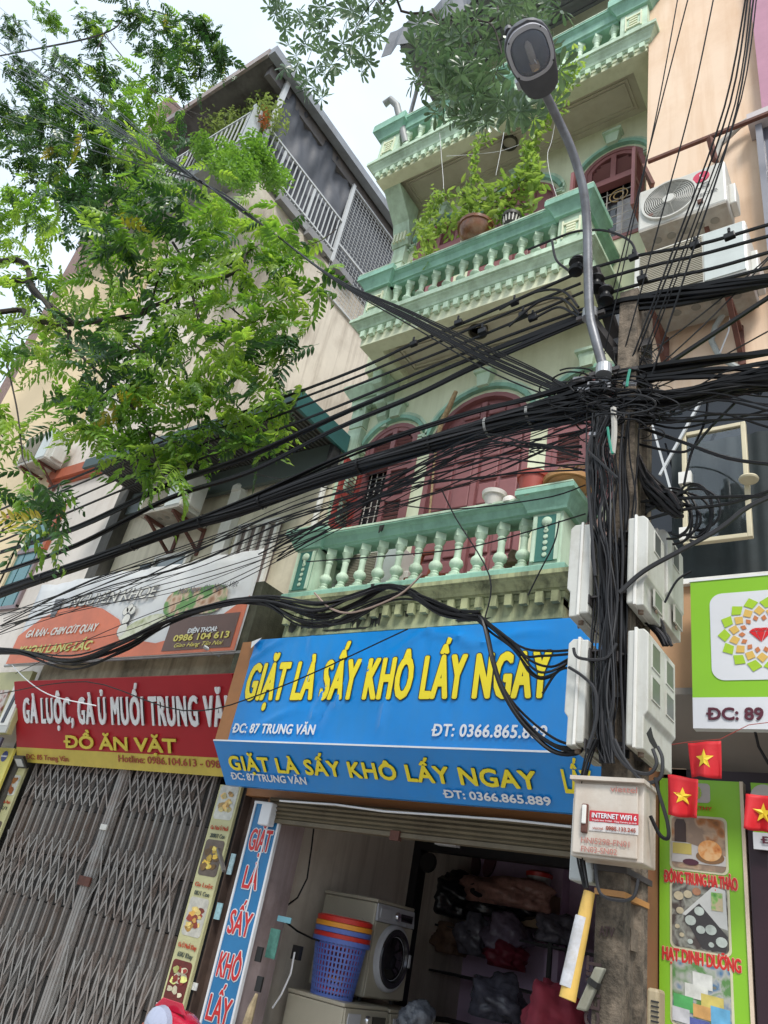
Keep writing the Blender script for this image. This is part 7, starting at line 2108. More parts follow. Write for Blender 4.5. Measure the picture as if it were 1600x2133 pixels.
# fan of lines from the upper left, passing in front of the tree
def fan(seed, ends, mid, pole_end, n, lab):
    t = thing('cable_bundle', lab, 'cable bundle', at(*mid[0], mid[1]))
    rs = random.Random(seed)
    for i in range(n):
        e = ends[i % len(ends)]
        jx = rs.uniform(-1, 1)
        P = [at(e[0], e[1], 1.25 + .1 * rs.random()), at((e[0] + 430) / 2 + jx * 5, (e[1] + 375) / 2 + 12, 1.75), at(430 + jx * 8, 385 + jx * 7, 2.15), at(560 + jx * 4, 478 + jx * 4, 2.4), at(700 + jx * 5, 583 + jx * 7, 2.6),
             at(860 + jx * 12, 665 + jx * 24, 2.78), at(1000 + jx * 12, 738 + jx * 34, 2.88), at(1130 + jx * 24, 795 + jx * 36, 2.95), at(1240 + jx * 15, 840 + jx * 12, 2.97)]
        part('cable', cab(P, rs.choice([.004, .005, .006])), m_black, t, smooth=True)
fan(2, [(-40, -20), (-40, 20), (-40, 60), (-40, 75), (-40, 90), (-40, 105), (-40, 120), (-30, 200), (-30, 230)], ((430, 385), 2.1), None, 13, 'long bundle descending from the upper left corner across the tree to the pole')

# wires climbing to the upper right
t = thing('cable_bundle', 'thin wires rising from the tangle to the upper right corner of the view', 'cable bundle', at(1330, 760, 3.0))
for (x0, y0), (x1, y1), bow in (((1415, -20), (1245, 800), 6), ((1438, -20), (1268, 640), 0), ((1490, -20), (1290, 770), 10), ((1556, -20), (1300, 790), 30), ((1560, -20), (1318, 760), 34), ((1566, -20), (1330, 770), 36), ((1572, -20), (1345, 820), 30), ((1578, -20), (1352, 730), 34)):
    P = [at(x0, y0, 2.3), at(x0 * .7 + x1 * .3 + bow, y0 * .7 + y1 * .3, 2.5), at(x0 * .35 + x1 * .65 + bow * .6, y0 * .35 + y1 * .65, 2.75), at(x1, y1, 3.0)]
    part('cable', cab(P, random.choice([.0035, .004, .005])), m_black, t, smooth=True)
for (a, b2) in (((1600, 690), (1290, 840)), ((1600, 540), (1330, 800)), ((1640, 500), (1350, 740))):
    part('cable', cab([at(*b2, 3.0), at((a[0] + b2[0]) / 2, (a[1] + b2[1]) / 2 + 8, 3.0), at(*a, 3.0)], .004), m_black, t, smooth=True)

# right-hand bundles at the tangle height
bundle('cable_bundle', 'black bundle leaving the tangle to the right edge above the dark window', [(1290, 850), (1350, 838), (1430, 822), (1520, 800), (1620, 785), (1740, 760)], 2.98, 48, [.09, .07, .05, .05, .06, .06], [.004, .006, .009], (m_black, m_black, m_grey_cable), jit=.5)
bundle('cable_bundle', 'pair of thick cables across the peach wall above the right-hand bundle', [(1290, 780), (1400, 762), (1500, 748), (1600, 735), (1720, 716)], 2.98, 3, .02, [.012, .014], jit=.2)
bundle('cable_bundle', 'second pair of cables lying just above the right-hand bundle', [(1290, 800), (1400, 786), (1500, 778), (1600, 772), (1720, 760)], 2.98, 4, .03, [.010, .012], jit=.3)
bundle('cable_bundle', 'spread of single cables fanning over the dark window on the right', [(1320, 860), (1400, 850), (1500, 838), (1620, 830), (1740, 820)], 2.98, 12, [.05, .09, .10, .12, .12], [.004, .006], jit=.5)
for pm, r, lb in ((((1335, 890), (1420, 920), (1520, 955), (1640, 970)), .009, 'black cable sagging across the top of the dark window'), (((1330, 925), (1400, 940), (1440, 935), (1480, 890), (1530, 840)), .007, 'cable looping up across the casement frame'),
                  (((1290, 1235), (1340, 1190), (1420, 1145), (1500, 1100), (1560, 1055), (1640, 1020)), .011, 'thick grey cable passing in front of the upper right meter boxes'), (((1335, 1045), (1420, 1038), (1500, 1035), (1640, 1032)), .008, 'upper straight cable across the lower part of the dark window'), (((1335, 1085), (1420, 1062), (1520, 1048), (1640, 1010)), .008, 'lower slanting cable across the dark window'), (((1475, 830), (1468, 880), (1440, 945), (1425, 1010)), .006, 'cable hanging down in front of the casement frame'), (((1385, 1255), (1410, 1210), (1440, 1190)), .005, 'short stiff wire poking out from the upper right meter box')):
    tag(part('drop_cable', cab(line(pm, 2.86 if 'meter' in lb else 3.05), r), m_grey_cable if 'grey' in lb else m_black, None, smooth=True), lb, 'cable')
# coils on the right of the pole
co = thing('cable_coil', 'big slack loops of cable hanging right of the pole over the dark window', 'cable coil', at(1420, 1080, 3.1))
rs = random.Random(8)
for k in range(9):
    cx_, cy_ = rs.uniform(1395, 1450), rs.uniform(1055, 1085); rx, ry = rs.uniform(30, 62), rs.uniform(30, 60)
    a0 = rs.uniform(-2.6, -2.0); a1 = rs.uniform(.9, 2.2)
    P = [at(cx_ + rx * math.cos(a0 + (a1 - a0) * i / 9), cy_ + ry * math.sin(a0 + (a1 - a0) * i / 9), 3.08 + .03 * i / 9) for i in range(10)]
    part('cable', cab([at(1345, 1040 + k * 4, 3.05)] + P, .006, 3), m_black, co, smooth=True)
bundle('cable_bundle', 'dense black clump bulging from the right side of the pole beside the dark window', [(1330, 960), (1345, 1000), (1370, 1030), (1400, 1048), (1420, 1060)], 3.05, 45, [.05, .06, .06, .05, .03], [.006, .008], jit=.6)

# vertical bundle down the pole
def vert_bundle(name, lab, pm, Y, n, spx, rr, seed, mats=(m_black, m_black, m_grey_cable)):
    rs = random.Random(seed)
    t = thing(name, lab, 'cable bundle', at(*pm[0], Y))
    for i in range(n):
        o0 = rs.uniform(-1, 1); P = []
        dy = rs.uniform(0, .07)
        for j, (x, y) in enumerate(pm):
            s = spx[j] if isinstance(spx, (list, tuple)) else spx
            P.append(at(x + o0 * s + rs.gauss(0, s * .28), y, Y - dy + rs.gauss(0, .01)))
        part('cable', cab(P, rs.choice(rr), 4), rs.choice(mats), t, smooth=True)
    return t
vert_bundle('cable_bundle', 'mass of cables running down the left face of the pole to the meter boxes', [(1262, 860), (1250, 930), (1252, 1000), (1252, 1080), (1260, 1160), (1264, 1250), (1262, 1350), (1256, 1450), (1258, 1530), (1266, 1590)], 2.92, 38, [30, 32, 30, 26, 22, 20, 18, 22, 20, 12], [.003, .004, .006], 31)
vert_bundle('cable_bundle', 'cables running down the right face of the pole behind the meter boxes', [(1310, 860), (1308, 950), (1305, 1050), (1300, 1150), (1300, 1250), (1300, 1400), (1302, 1500), (1304, 1580)], 2.95, 8, [22, 20, 16, 10, 8, 6, 6, 6], [.004, .005], 32)
vert_bundle('cable_bundle', 'cables bridging the upper and lower right meter boxes', [(1330, 1260), (1350, 1290), (1375, 1320), (1390, 1345)], 3.15, 12, [14, 16, 14, 8], [.006, .007], 33)
vert_bundle('cable_bundle', 'cables hanging between the lower left meter box and the cabinet', [(1240, 1540), (1225, 1580), (1212, 1640), (1205, 1700), (1210, 1780), (1222, 1850)], 2.9, 7, [12, 8, 5, 5, 8, 5], [.003, .004], 34, (m_black,))
for k, (pm, lb) in enumerate(((((1235, 900), (1222, 960), (1232, 1100), (1240, 1200)), 'grey stiff cable standing off the left side of the pole'),
                              (((1225, 940), (1280, 990), (1282, 995)), 'pale kinked cable end on the pole face'),
                              (((1270, 1500), (1280, 1560), (1310, 1600), (1350, 1612), (1368, 1590), (1360, 1560)), 'grey cable looping under the lower right meter box'),
                              (((1280, 1540), (1300, 1580), (1340, 1628), (1375, 1620), (1380, 1580), (1370, 1555)), 'second grey cable looping under the lower right meter box'),
                              (((1240, 1800), (1250, 1860), (1290, 1876), (1320, 1868), (1330, 1830)), 'grey cable looping below the cream cabinet'),
                              (((1355, 1700), (1375, 1740), (1392, 1745), (1390, 1710), (1372, 1650), (1365, 1620)), 'black cable looping out to the right of the cream cabinet'),
                              (((1195, 1350), (1205, 1370), (1260, 1372), (1285, 1340)), 'grey cable hooking round the top of the lower left meter box'),
                              (((1185, 1390), (1215, 1410), (1240, 1440), (1242, 1500), (1225, 1560)), 'grey cable bowing beside the lower left meter box'))):
    tag(part('loose_cable', cab(line(pm, 2.84), .007 if k not in (4,) else .006), m_grey_cable if 'grey' in lb or 'pale' in lb else m_black, None, smooth=True), lb, 'cable')

# tangle at the pole head
tg = thing('cable_tangle', 'matted tangle of black cables wrapped round the head of the pole', 'cable tangle', at(1270, 830, 2.95))
rs = random.Random(77)
for i in range(150):
    cx_, cy_ = rs.gauss(1265, 42), rs.gauss(838, 26)
    Y0 = 2.97 + rs.gauss(0, .07)
    P = []
    a = rs.uniform(0, 6.28); R1 = rs.uniform(10, 42)
    for j in range(6):
        a += rs.uniform(.5, 1.3)
        P.append(at(cx_ + R1 * 1.5 * math.cos(a), cy_ + R1 * .6 * math.sin(a), Y0 + .03 * math.sin(a)))
    part('cable', cab(P, rs.choice([.002, .0035, .005]), 4), rs.choice([m_black, m_black, m_grey_cable]), tg, smooth=True)
for i in range(45):
    cx_, cy_ = rs.gauss(1330, 26), rs.gauss(770, 30)
    a = rs.uniform(0, 6.28); R1 = rs.uniform(12, 34); P = []
    for j in range(6):
        a += rs.uniform(.5, 1.1); P.append(at(cx_ + R1 * math.cos(a), cy_ + R1 * .8 * math.sin(a), 3.0))
    part('cable', cab(P, .002, 4), rs.choice([m_black, m_grey_cable]), tg, smooth=True)
for i, (x, y) in enumerate(((1195, 790), (1205, 812), (1228, 905), (1300, 800), (1225, 800))):
    c = at(x, y, 2.88)
    part('splice_sleeve', MB().bar(c, c + Vector((.06, 0, -.015)), .018, .018), M('grey_sleeve', (.30, .30, .32), .5), tg)
part('green_strap', cab(line([(1312, 770), (1308, 790), (1306, 805)], 2.85), .007), M('green_strap', (.03, .25, .17), .5), tg)
part('green_strap', cab(line([(1266, 890), (1270, 920), (1276, 945)], 2.83), .006), M('green_strap', (.03, .25, .17), .5), tg)
part('thin_pipe', cab(line([(1278, 850), (1280, 900), (1276, 945)], 2.84), .014), m_pipe, tg)
# ================================================================= pots and plants on the balconies
def pot(name, lab, c, prof, mat, n=20, rim=None, soil=None):
    t = thing(name, lab, 'flower pot', c)
    part('pot_body', MB().lathe(prof, c, n), mat, t, smooth=n > 16)
    top = prof[-1]
    part('pot_rim', MB().lathe([(top[0] - .012, top[1] - .03), (top[0] + .01, top[1] - .03), (top[0] + .015, top[1] + .005), (top[0] - .012, top[1] + .005), (top[0] - .012, top[1] - .03)], c, n), mat, t, smooth=True)
    part('soil', MB().lathe([(0, top[1] - .03), (top[0] - .014, top[1] - .03)], c, n), M('potting_soil', (.05, .035, .025), .95, .3, 20), t)
    return t
c = at(987, 507, 4.40); c.z = 8.035
pot('bowl_planter', 'brown glazed bowl planter on the middle balcony rail, full of leafy vine', c, [(.05, 0), (.11, .015), (.165, .08), (.185, .15), (.19, .19)], M('brown_glaze', (.22, .09, .045), .25, .35, 12, (.4, .3, .2), .4))
c2 = at(1063, 476, 4.40); c2.z = 8.035
pt = pot('striped_pot', 'small dark pot with white stripes on the middle balcony rail', c2, [(.05, 0), (.07, .02), (.085, .10), (.09, .14)], M('dark_pot', (.05, .045, .04), .5))
for k in range(14):
    a = 2 * PI * k / 14
    part('pot_stripe', MB().bar((c2.x + .075 * math.cos(a), c2.y + .075 * math.sin(a), c2.z + .025), (c2.x + .092 * math.cos(a), c2.y + .092 * math.sin(a), c2.z + .125), .012, .006), m_white, pt)
c = at(1028, 1048, 4.40); c.z = 4.65
wp = pot('ribbed_pot', 'small white ribbed pot on the lower balcony rail, left of the red pot', c, [(.055, 0), (.075, .06), (.085, .115)], m_white, 24)
c = at(1062, 1045, 4.40); c.z = 4.65
tag(part('upturned_cup', MB().lathe([(.06, 0), (.055, .04), (.035, .06), (0, .065)], c, 18), m_white, None, smooth=True), 'white rounded upturned cup between the white and red pots', 'cup')
c = at(1107, 1040, 4.40); c.z = 4.65
pot('red_pot', 'plain terracotta-red plastic pot on the lower balcony rail', c, [(.085, 0), (.10, .1), (.115, .21)], M('terracotta_red', (.36, .07, .05), .5, .15, 6), 22)
c = at(1183, 1020, 4.45); c.z = 4.70
pot('wide_bowl', 'wide tan bowl with a dead branching plant on the lower balcony corner', c, [(.09, 0), (.12, .02), (.165, .06), (.175, .085)], M('tan_clay', (.45, .24, .09), .5, .2, 8), 26)
b = MB(); rs = random.Random(3)
for k in range(16):
    p = Vector(c) + Vector((rs.uniform(-.1, .1), rs.uniform(-.1, .1), .1))
    q = p + Vector((rs.uniform(-.16, .2), rs.uniform(-.1, .1), rs.uniform(.02, .16)))
    b.tube([p, p.lerp(q, .5) + Vector((0, 0, .04)), q], .005, 4)
tag(part('dead_twigs', b, M('dry_twig', (.28, .2, .11), .9), None), 'dry twigs sprawling from the wide tan bowl', 'plant')
m_aloe = leafmat('aloe_green', (.10, .20, .04), (.22, .34, .10), .2)
b = MB()
for k in range(26):
    p = at(1145 + rs.uniform(-8, 8), 1008, 4.52); p.z = 4.70
    q = p + Vector((rs.uniform(-.10, .10), rs.uniform(-.08, .05), rs.uniform(.08, .2)))
    d = (q - p); s_ = d.cross(Vector((0, 1, 0))).normalized() * .010
    m1 = p.lerp(q, .5) + Vector((0, 0, .02))
    b.add([p - s_, p + s_, m1 + s_, q, m1 - s_], [(0, 1, 2, 4), (4, 2, 3)])
tag(part('spiky_plant', b, m_aloe, None), 'small spiky green plant between the red pot and the tan bowl', 'plant')
# clutter behind the lower balusters
c = at(668, 1165, 4.95)
aircon(-4.12, 4.46, 4.86, .74, .50, .28, 'air conditioner with brown slats standing behind the lower balcony balusters', 'slat')
st = thing('wooden_stand', 'red-brown wooden stand behind the lower balcony balusters', 'stand', (-3.45, 4.9, 4.15))
for (a_, b2) in (((-3.62, 4.85, 4.15), (-3.50, 4.85, 4.60)), ((-3.25, 4.85, 4.15), (-3.38, 4.85, 4.60)), ((-3.62, 5.05, 4.15), (-3.52, 5.05, 4.6)), ((-3.65, 4.84, 4.34), (-3.2, 4.84, 4.34)), ((-3.55, 4.84, 4.58), (-3.32, 4.84, 4.58))):
    part('stand_bar', MB().bar(a_, b2, .03, .03), M('red_brown_wood', (.25, .06, .03), .5), st)
blob('balcony_sack', at(1235, 1125, 4.85), (.12, .12, .2), M('faded_cloth', (.30, .2, .18), .9, .3, 12), 'crumpled pinkish sack behind the right end of the lower balusters', 'sack', seed=22)
blob('balcony_sack', at(1085, 1170, 4.8), (.13, .1, .07), M('brown_rag', (.25, .17, .12), .9, .3, 12), 'brown rags lying behind the balusters near the right pedestal', 'sack', seed=23)

# leafy vine on the middle balcony
m_vine = leafmat('vine_leaf', (.14, .25, .06), (.32, .42, .13), .4, .4, (2.0, 2.0, 1.1))
m_vine2 = leafmat('dark_vine_leaf', (.07, .17, .03), (.16, .30, .05), .4)
VP = [(960, 430), (985, 415), (1000, 395), (1020, 405), (1040, 395), (1060, 385), (1080, 375), (1100, 365), (1110, 385), (1090, 400), (1050, 420), (1020, 440), (990, 445), (965, 460), (975, 395), (1000, 430), (1070, 430), (1040, 440), (1110, 350), (1118, 372), (955, 405), (1100, 430), (1010, 460)]
bush('balcony_vine', [at(x, y, 4.42 + .06 * math.sin(x)) for x, y in VP], .12, 22, .105, m_vine, 'bright leafy vine massed over the brown bowl on the middle balcony', seed=31)
VP = [(1055, 455), (1068, 450), (1080, 452), (1045, 450)]
bush('pot_plant', [at(x, y, 4.46) for x, y in VP], .07, 40, .06, m_vine2, 'dark small-leaved plant in the striped pot', seed=32)
def runner(name, lab, pm, Y, step, ln, mat, seed, r=.05, n=5):
    P = smooth_path(line(pm, Y), 8)
    rs = random.Random(seed)
    t = thing(name, lab, 'plant', P[0])
    part('stem', MB().tube(P, .0035, 4), M('green_stem', (.1, .13, .04)), t)
    b = MB()
    for p in P:
        for _ in range(n):
            leaf_at(b, p + Vector((rs.gauss(0, r), rs.gauss(0, r), rs.gauss(0, r))), rs, ln, down=1.0)
    part('foliage', b, mat, t, stuff=True)
runner('climbing_shoot', 'long vine shoot climbing a string to the lamp head from the middle balcony', [(1112, 360), (1105, 325), (1100, 305), (1112, 290), (1125, 262), (1135, 240)], 4.3, 0, .085, m_vine, 41, .045, 6)
runner('climbing_shoot', 'vine shoot rising on the left above the brown bowl', [(975, 400), (985, 365), (984, 345), (990, 320), (998, 292), (1012, 282)], 4.3, 0, .07, m_vine, 42, .03, 3)
runner('trailing_shoot', 'vine shoot trailing left along the middle balcony rail over the louvred window', [(955, 465), (925, 462), (905, 470), (895, 495), (890, 520), (888, 530)], 4.38, 0, .085, m_vine, 43, .06, 6)
runner('trailing_shoot', 'vine sprig hanging from the left string above the louvred window', [(920, 400), (915, 412), (905, 425), (895, 445), (880, 465), (878, 485)], 4.35, 0, .075, m_vine, 44, .045, 5)
runner('trailing_shoot', 'vine tips dangling below the top balcony dentils beside the lamp', [(1200, 125), (1185, 150), (1172, 172), (1165, 205), (1162, 230)], 4.3, 0, .075, m_vine, 45, .06, 6)
for pm, lb in ((((915, 265), (920, 330), (924, 390), (918, 405)), 'white string hanging from the top balcony at the left'), (((1050, 275), (1042, 320), (1033, 365)), 'white string hanging from the soffit beside the round boss'), (((1165, 205), (1150, 290), (1141, 320), (1145, 360), (1160, 410), (1170, 430)), 'knotted white string hanging right of the climbing vine'), (((930, 325), (980, 322), (1040, 315), (1085, 300)), 'slack white string tied across under the soffit')):
    tag(part('hanging_string', cab(line(pm, 4.4), .003), m_wht, None), lb, 'string')
# the four hanging strings end in knots
t_ = at(1141, 320, 4.4)

# ================================================================= tree with pinnate leaves, on the left
random.seed(101)
m_leafA = leafmat('pinnate_leaf', (.05, .125, .022), (.18, .31, .06), .48, .35, (2.3, 2.3, 1.0))
m_leafB = leafmat('sunlit_pinnate_leaf', (.12, .23, .04), (.27, .38, .08), .5, .35, (2.1, 2.1, 1.0))  # brighter leaf copy, sunlight put into its colour
m_leafC = leafmat('shaded_pinnate_leaf', (.02, .06, .022), (.055, .12, .035), .28, .3, (1.9, 2.1, 1.0))  # darker leaf copy, crown shade put into its colour
m_bark = M('dark_bark', (.035, .028, .022), .9, .3, 20, bump=.6)
def frond_geom(rs, L=.34, pairs=7, ll=.105, lw=.038, droop=.5):
    """one pinnate leaf along +x, drooping; returns verts, faces"""
    b = MB()
    def sp(t): return Vector((L * t * math.cos(droop * t), 0, -L * t * math.sin(droop * t)))
    for i in range(4):
        a, c = sp(i / 4), sp((i + 1) / 4); r = .0022
        b.add([a + Vector((0, r, 0)), a - Vector((0, r, 0)), c - Vector((0, r, 0)), c + Vector((0, r, 0))], [(0, 1, 2, 3)])
    def leaflet(p, d, ln, w_):
        d = d.normalized(); s_ = d.cross(Vector((0, 0, 1))).normalized(); n_ = s_.cross(d)
        tip = p + d * ln - n_ * ln * .18
        A = p + d * ln * .28 + s_ * w_ * .5 - n_ * .004; B = p + d * ln * .68 + s_ * w_ * .40 - n_ * ln * .09
        A2 = p + d * ln * .28 - s_ * w_ * .5 - n_ * .004; B2 = p + d * ln * .68 - s_ * w_ * .40 - n_ * ln * .09
        m1 = p + d * ln * .48 + n_ * .006
        b.add([p, A, B, tip, B2, A2, m1], [(0, 1, 6), (1, 2, 6), (2, 3, 6), (3, 4, 6), (4, 5, 6), (5, 0, 6)])
    for i in range(pairs):
        t = .18 + .76 * i / (pairs - 1); p = sp(t)
        k = math.sin(PI * (.25 + .65 * t))
        for s in (-1, 1):
            ang = math.radians(62 - 14 * t + rs.uniform(-8, 8))
            d = Vector((math.cos(ang), s * math.sin(ang), -.25 - .35 * rs.random()))
            leaflet(p, d, ll * k * rs.uniform(.85, 1.1), lw * k)
    leaflet(sp(1), Vector((1, 0, -.4)), ll * .8, lw * .8)
    return b
rs = random.Random(55)
fr_geo = [frond_geom(rs, .34 * q, pr, .105 * q ** .5, .038, dr) for q, pr, dr in ((1, 7, .5), (1.1, 8, .8), (.85, 6, .3), (1.0, 7, 1.1), (.7, 5, .6), (1.15, 8, .4))]
# clump centres: (px, py, depth, radius m, fronds, tone)
CL = []
def cl(x, y, Y, r, n, t=0): CL.append((x, y, Y, r, n, t))
for row in '''
30 60 2.6 .55 26 2|110 40 2.7 .5 22 0|200 60 2.9 .5 20 0|280 30 2.9 .5 18 0|360 60 3.0 .5 20 2|430 40 3.0 .45 20 2|465 90 3.0 .36 16 2|400 110 3.0 .4 16 2|330 120 2.9 .4 12 0
60 160 2.4 .55 28 2|140 140 2.5 .45 18 0|230 160 2.6 .4 14 0|300 180 2.7 .35 10 0|370 165 2.9 .3 8 2|30 250 2.2 .5 28 2|110 240 2.2 .5 28 0|190 240 2.3 .45 22 0|270 250 2.5 .4 16 0
330 240 2.6 .3 8 0|60 340 2.1 .5 28 2|150 330 2.1 .45 28 2|230 320 2.3 .4 24 0|300 310 2.4 .38 18 1|360 310 2.5 .34 14 2|390 280 2.6 .2 5 0|20 440 2.0 .4 18 0|90 430 2.0 .4 16 0|180 410 2.0 .38 22 2|250 400 2.1 .4 26 2
320 390 2.2 .4 24 0|380 370 2.3 .36 20 1|440 400 2.5 .38 22 1|490 400 2.6 .36 20 1|540 440 2.7 .34 18 1|40 520 2.2 .4 18 1|120 510 2.2 .34 10 1|200 470 2.0 .34 22 2|230 500 1.9 .26 18 2|290 470 2.1 .38 24 0|360 460 2.2 .38 24 2
430 470 2.4 .38 24 0|500 480 2.5 .38 24 0|570 490 2.7 .36 20 1|610 500 2.8 .28 12 0|30 600 2.3 .4 20 1|100 590 2.3 .36 14 1|180 570 2.3 .34 12 0|260 560 2.2 .36 20 0|330 550 2.3 .36 22 0|400 550 2.4 .36 24 0|470 560 2.5 .38 26 1|540 560 2.6 .36 22 1
600 560 2.8 .34 18 0|650 560 2.9 .28 12 0|670 590 3.0 .16 6 0|40 670 2.4 .4 22 1|110 660 2.4 .36 20 1|180 650 2.4 .36 20 1|250 640 2.4 .36 20 0|320 640 2.4 .36 20 0|390 640 2.5 .36 18 1|450 640 2.5 .32 14 0|520 640 2.7 .32 14 0|580 640 2.8 .32 14 1|630 640 2.9 .28 10 0
20 740 2.4 .36 16 1|80 740 2.4 .36 16 0|160 720 2.4 .36 18 0|230 720 2.4 .36 24 2|300 710 2.4 .36 22 2|350 700 2.5 .3 12 0|430 710 2.6 .34 16 0|500 720 2.7 .34 16 1|560 710 2.8 .32 14 0|610 710 2.9 .26 10 2|590 760 2.9 .26 10 2
180 800 2.5 .32 14 2|150 800 2.5 .26 8 0|240 800 2.5 .34 20 2|300 800 2.5 .34 18 0|360 790 2.6 .34 18 1|420 790 2.7 .34 20 1|480 790 2.8 .34 20 1|540 790 2.9 .3 14 1|575 830 2.9 .26 12 2|130 860 2.5 .28 10 0|180 870 2.5 .34 16 1|240 870 2.6 .34 18 0|300 870 2.7 .34 20 0
360 870 2.8 .34 20 0|420 860 2.8 .32 18 0|480 860 2.9 .3 14 1|530 870 3.0 .26 12 1|540 920 3.0 .24 10 0|270 930 2.7 .3 14 0|320 930 2.8 .3 14 0|370 930 2.9 .3 14 0|410 920 2.9 .24 10 0|300 970 2.8 .2 7 0|370 980 2.9 .2 7 1|200 910 2.6 .2 6 1|500 930 3.0 .2 6 0|385 1010 2.9 .16 5 1
15 900 2.3 .3 12 1|10 860 2.3 .26 10 1|10 940 2.3 .22 8 1|25 1000 2.3 .2 6 1|60 1020 2.3 .2 7 2|95 1030 2.3 .2 8 2|125 1050 2.3 .18 7 2|100 1090 2.3 .16 5 2|75 1110 2.3 .14 4 1|50 1060 2.3 .16 4 2'''.replace('\n', '|').split('|'):
    if row.strip():
        x, y, Y, r, n, t = row.split(); cl(float(x), float(y), float(Y), float(r), int(n), int(t))
tree = thing('street_tree', 'leafy street tree with feather-like leaves overhanging the left half of the view', 'tree', (-7.6, .4, 0))
def rot_to(d, roll):
    d = Vector(d).normalized()
    q = Vector((1, 0, 0)).rotation_difference(d)
    return (q.to_matrix() @ Matrix.Rotation(roll, 3, 'X'))
cand = []
for (x, y, Y, r, n, t) in CL:
    c = at(x, y, Y)
    r *= .80
    if x > 410 and y < 450: r *= .7; n *= .7; c = at(x - 5, y + 25, Y)
    if y < 360 and t == 0 and rs.random() < .6: t = 2  # upper clumps take the shaded copy: backlit crown put into the colour
    for _ in range(int(n * (3.3 if y < 260 and x < 500 else (2.0 if y < 460 and x < 250 else (.85 if x < 260 else .68))))):
        o_ = Vector((rs.gauss(0, .5), rs.gauss(0, .62), rs.gauss(0, .45))) * r
        az_ = rs.uniform(0, 2 * PI); d = Vector((math.cos(az_), math.sin(az_), rs.uniform(-1.0, .35)))
        u = rs.random()
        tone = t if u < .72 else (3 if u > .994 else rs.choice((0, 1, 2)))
        cand.append(((c + o_), d, rs.uniform(-.7, .7), rs.randrange(len(fr_geo)), rs.uniform(.8, 1.2) * (1.12 if y < 420 and x < 300 else 1), tone))
cand.sort(key=lambda k: (k[0] - CAM).length)
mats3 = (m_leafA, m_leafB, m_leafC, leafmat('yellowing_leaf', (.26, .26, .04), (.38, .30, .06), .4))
fr_me = {}
ct = 0
joined = [MB(), MB(), MB(), MB()]
for p, d, ro_, gi, sc, tone in cand:
    p = p - Vector(d).normalized() * .12
    mm = rot_to(d, ro_)
    if ct < 298:
        if (gi, tone) not in fr_me:
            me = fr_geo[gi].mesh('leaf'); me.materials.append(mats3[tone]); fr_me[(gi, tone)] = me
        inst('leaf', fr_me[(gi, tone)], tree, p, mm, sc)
        ct += 1
    else:
        b = joined[tone]; k = len(b.v)
        for v in fr_geo[gi].v:
            q = mm @ (Vector(v) * sc) + p; b.v.append((q.x, q.y, q.z))
        b.f += [tuple(i + k for i in f) for f in fr_geo[gi].f]
def raw(name, b, mat, parent):
    me = bpy.data.meshes.new(name); me.from_pydata(b.v, [], b.f); me.materials.append(mat)
    o = bpy.data.objects.new(name, me); C.objects.link(o); setp(o, parent); o['kind'] = 'stuff'; return o
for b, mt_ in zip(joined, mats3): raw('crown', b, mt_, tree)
part('trunk', MB().tube([(-7.6, .4, 0), (-7.6, .4, 1.5), (-7.55, .4, 3), (-7.45, .4, 4.2), (-7.3, .4, 5.2), (-7.0, .35, 6.4), (-6.3, .2, 7.8), (-5.7, .2, 8.4)], [.2, .17, .15, .14, .12, .09, .06, .03], 12), m_bark, tree, smooth=True)
hubP = [Vector((-7.3, .4, 5.2)), Vector((-7.45, .4, 4.2)), Vector((-7.0, .35, 6.4)), Vector((-5.9, .2, 8.2))]
BR = [
    (1, [(0, 545, 2.0), (70, 600, 2.2), (130, 680, 2.3), (145, 690, 2.35)], .035),
    (1, [(0, 590, 2.1), (75, 615, 2.25), (150, 670, 2.35), (165, 683, 2.4)], .03),
    (1, [(0, 650, 2.2), (60, 665, 2.3), (145, 675, 2.4), (290, 655, 2.5), (300, 645, 2.5), (380, 615, 2.5), (430, 590, 2.5), (500, 562, 2.55), (512, 530, 2.6), (540, 510, 2.7)], .026),
    (0, [(0, 305, 1.9), (50, 312, 1.95), (90, 305, 2.0), (180, 330, 2.1)], .018),
    (3, [(-40, 120, 2.4), (110, 95, 2.6), (215, 70, 2.7), (255, 40, 2.8), (265, 0, 2.9)], .028),
    (3, [(215, 75, 2.7), (195, 115, 2.65), (175, 125, 2.6)], .013),
    (3, [(215, 70, 2.7), (300, 170, 2.7), (345, 205, 2.7), (400, 245, 2.7)], .010),
    (3, [(310, 20, 2.9), (400, 45, 3.0), (415, 60, 3.0)], .009),
    (1, [(290, 655, 2.5), (310, 640, 2.5), (330, 580, 2.4), (350, 520, 2.35), (330, 480, 2.3)], .012),
    (1, [(360, 505, 2.4), (410, 580, 2.5), (480, 640, 2.6), (520, 670, 2.7), (540, 665, 2.75)], .010),
    (1, [(400, 610, 2.5), (410, 650, 2.55), (420, 690, 2.6), (465, 720, 2.7), (540, 800, 2.9)], .010),
    (1, [(260, 700, 2.5), (310, 740, 2.5), (360, 765, 2.6), (400, 745, 2.7)], .010),
    (1, [(270, 840, 2.6), (310, 900, 2.7), (325, 960, 2.8), (345, 1000, 2.85)], .009),
    (1, [(310, 900, 2.7), (370, 920, 2.8), (405, 855, 2.8)], .006),
    (1, [(15, 760, 2.35), (35, 850, 2.35), (45, 930, 2.35), (50, 960, 2.35), (80, 1010, 2.3), (105, 1030, 2.3)], .007),
    (1, [(400, 550, 2.5), (420, 680, 2.6), (470, 810, 2.8)], .006),
    (1, [(145, 690, 2.4), (150, 720, 2.4), (230, 800, 2.5), (270, 840, 2.6)], .016),
    (0, [(700, 478, 3.0), (670, 500, 2.9), (635, 512, 2.8), (620, 520, 2.75)], .004),
    (0, [(430, 245, 2.7), (380, 225, 2.65), (345, 205, 2.6)], .004)]
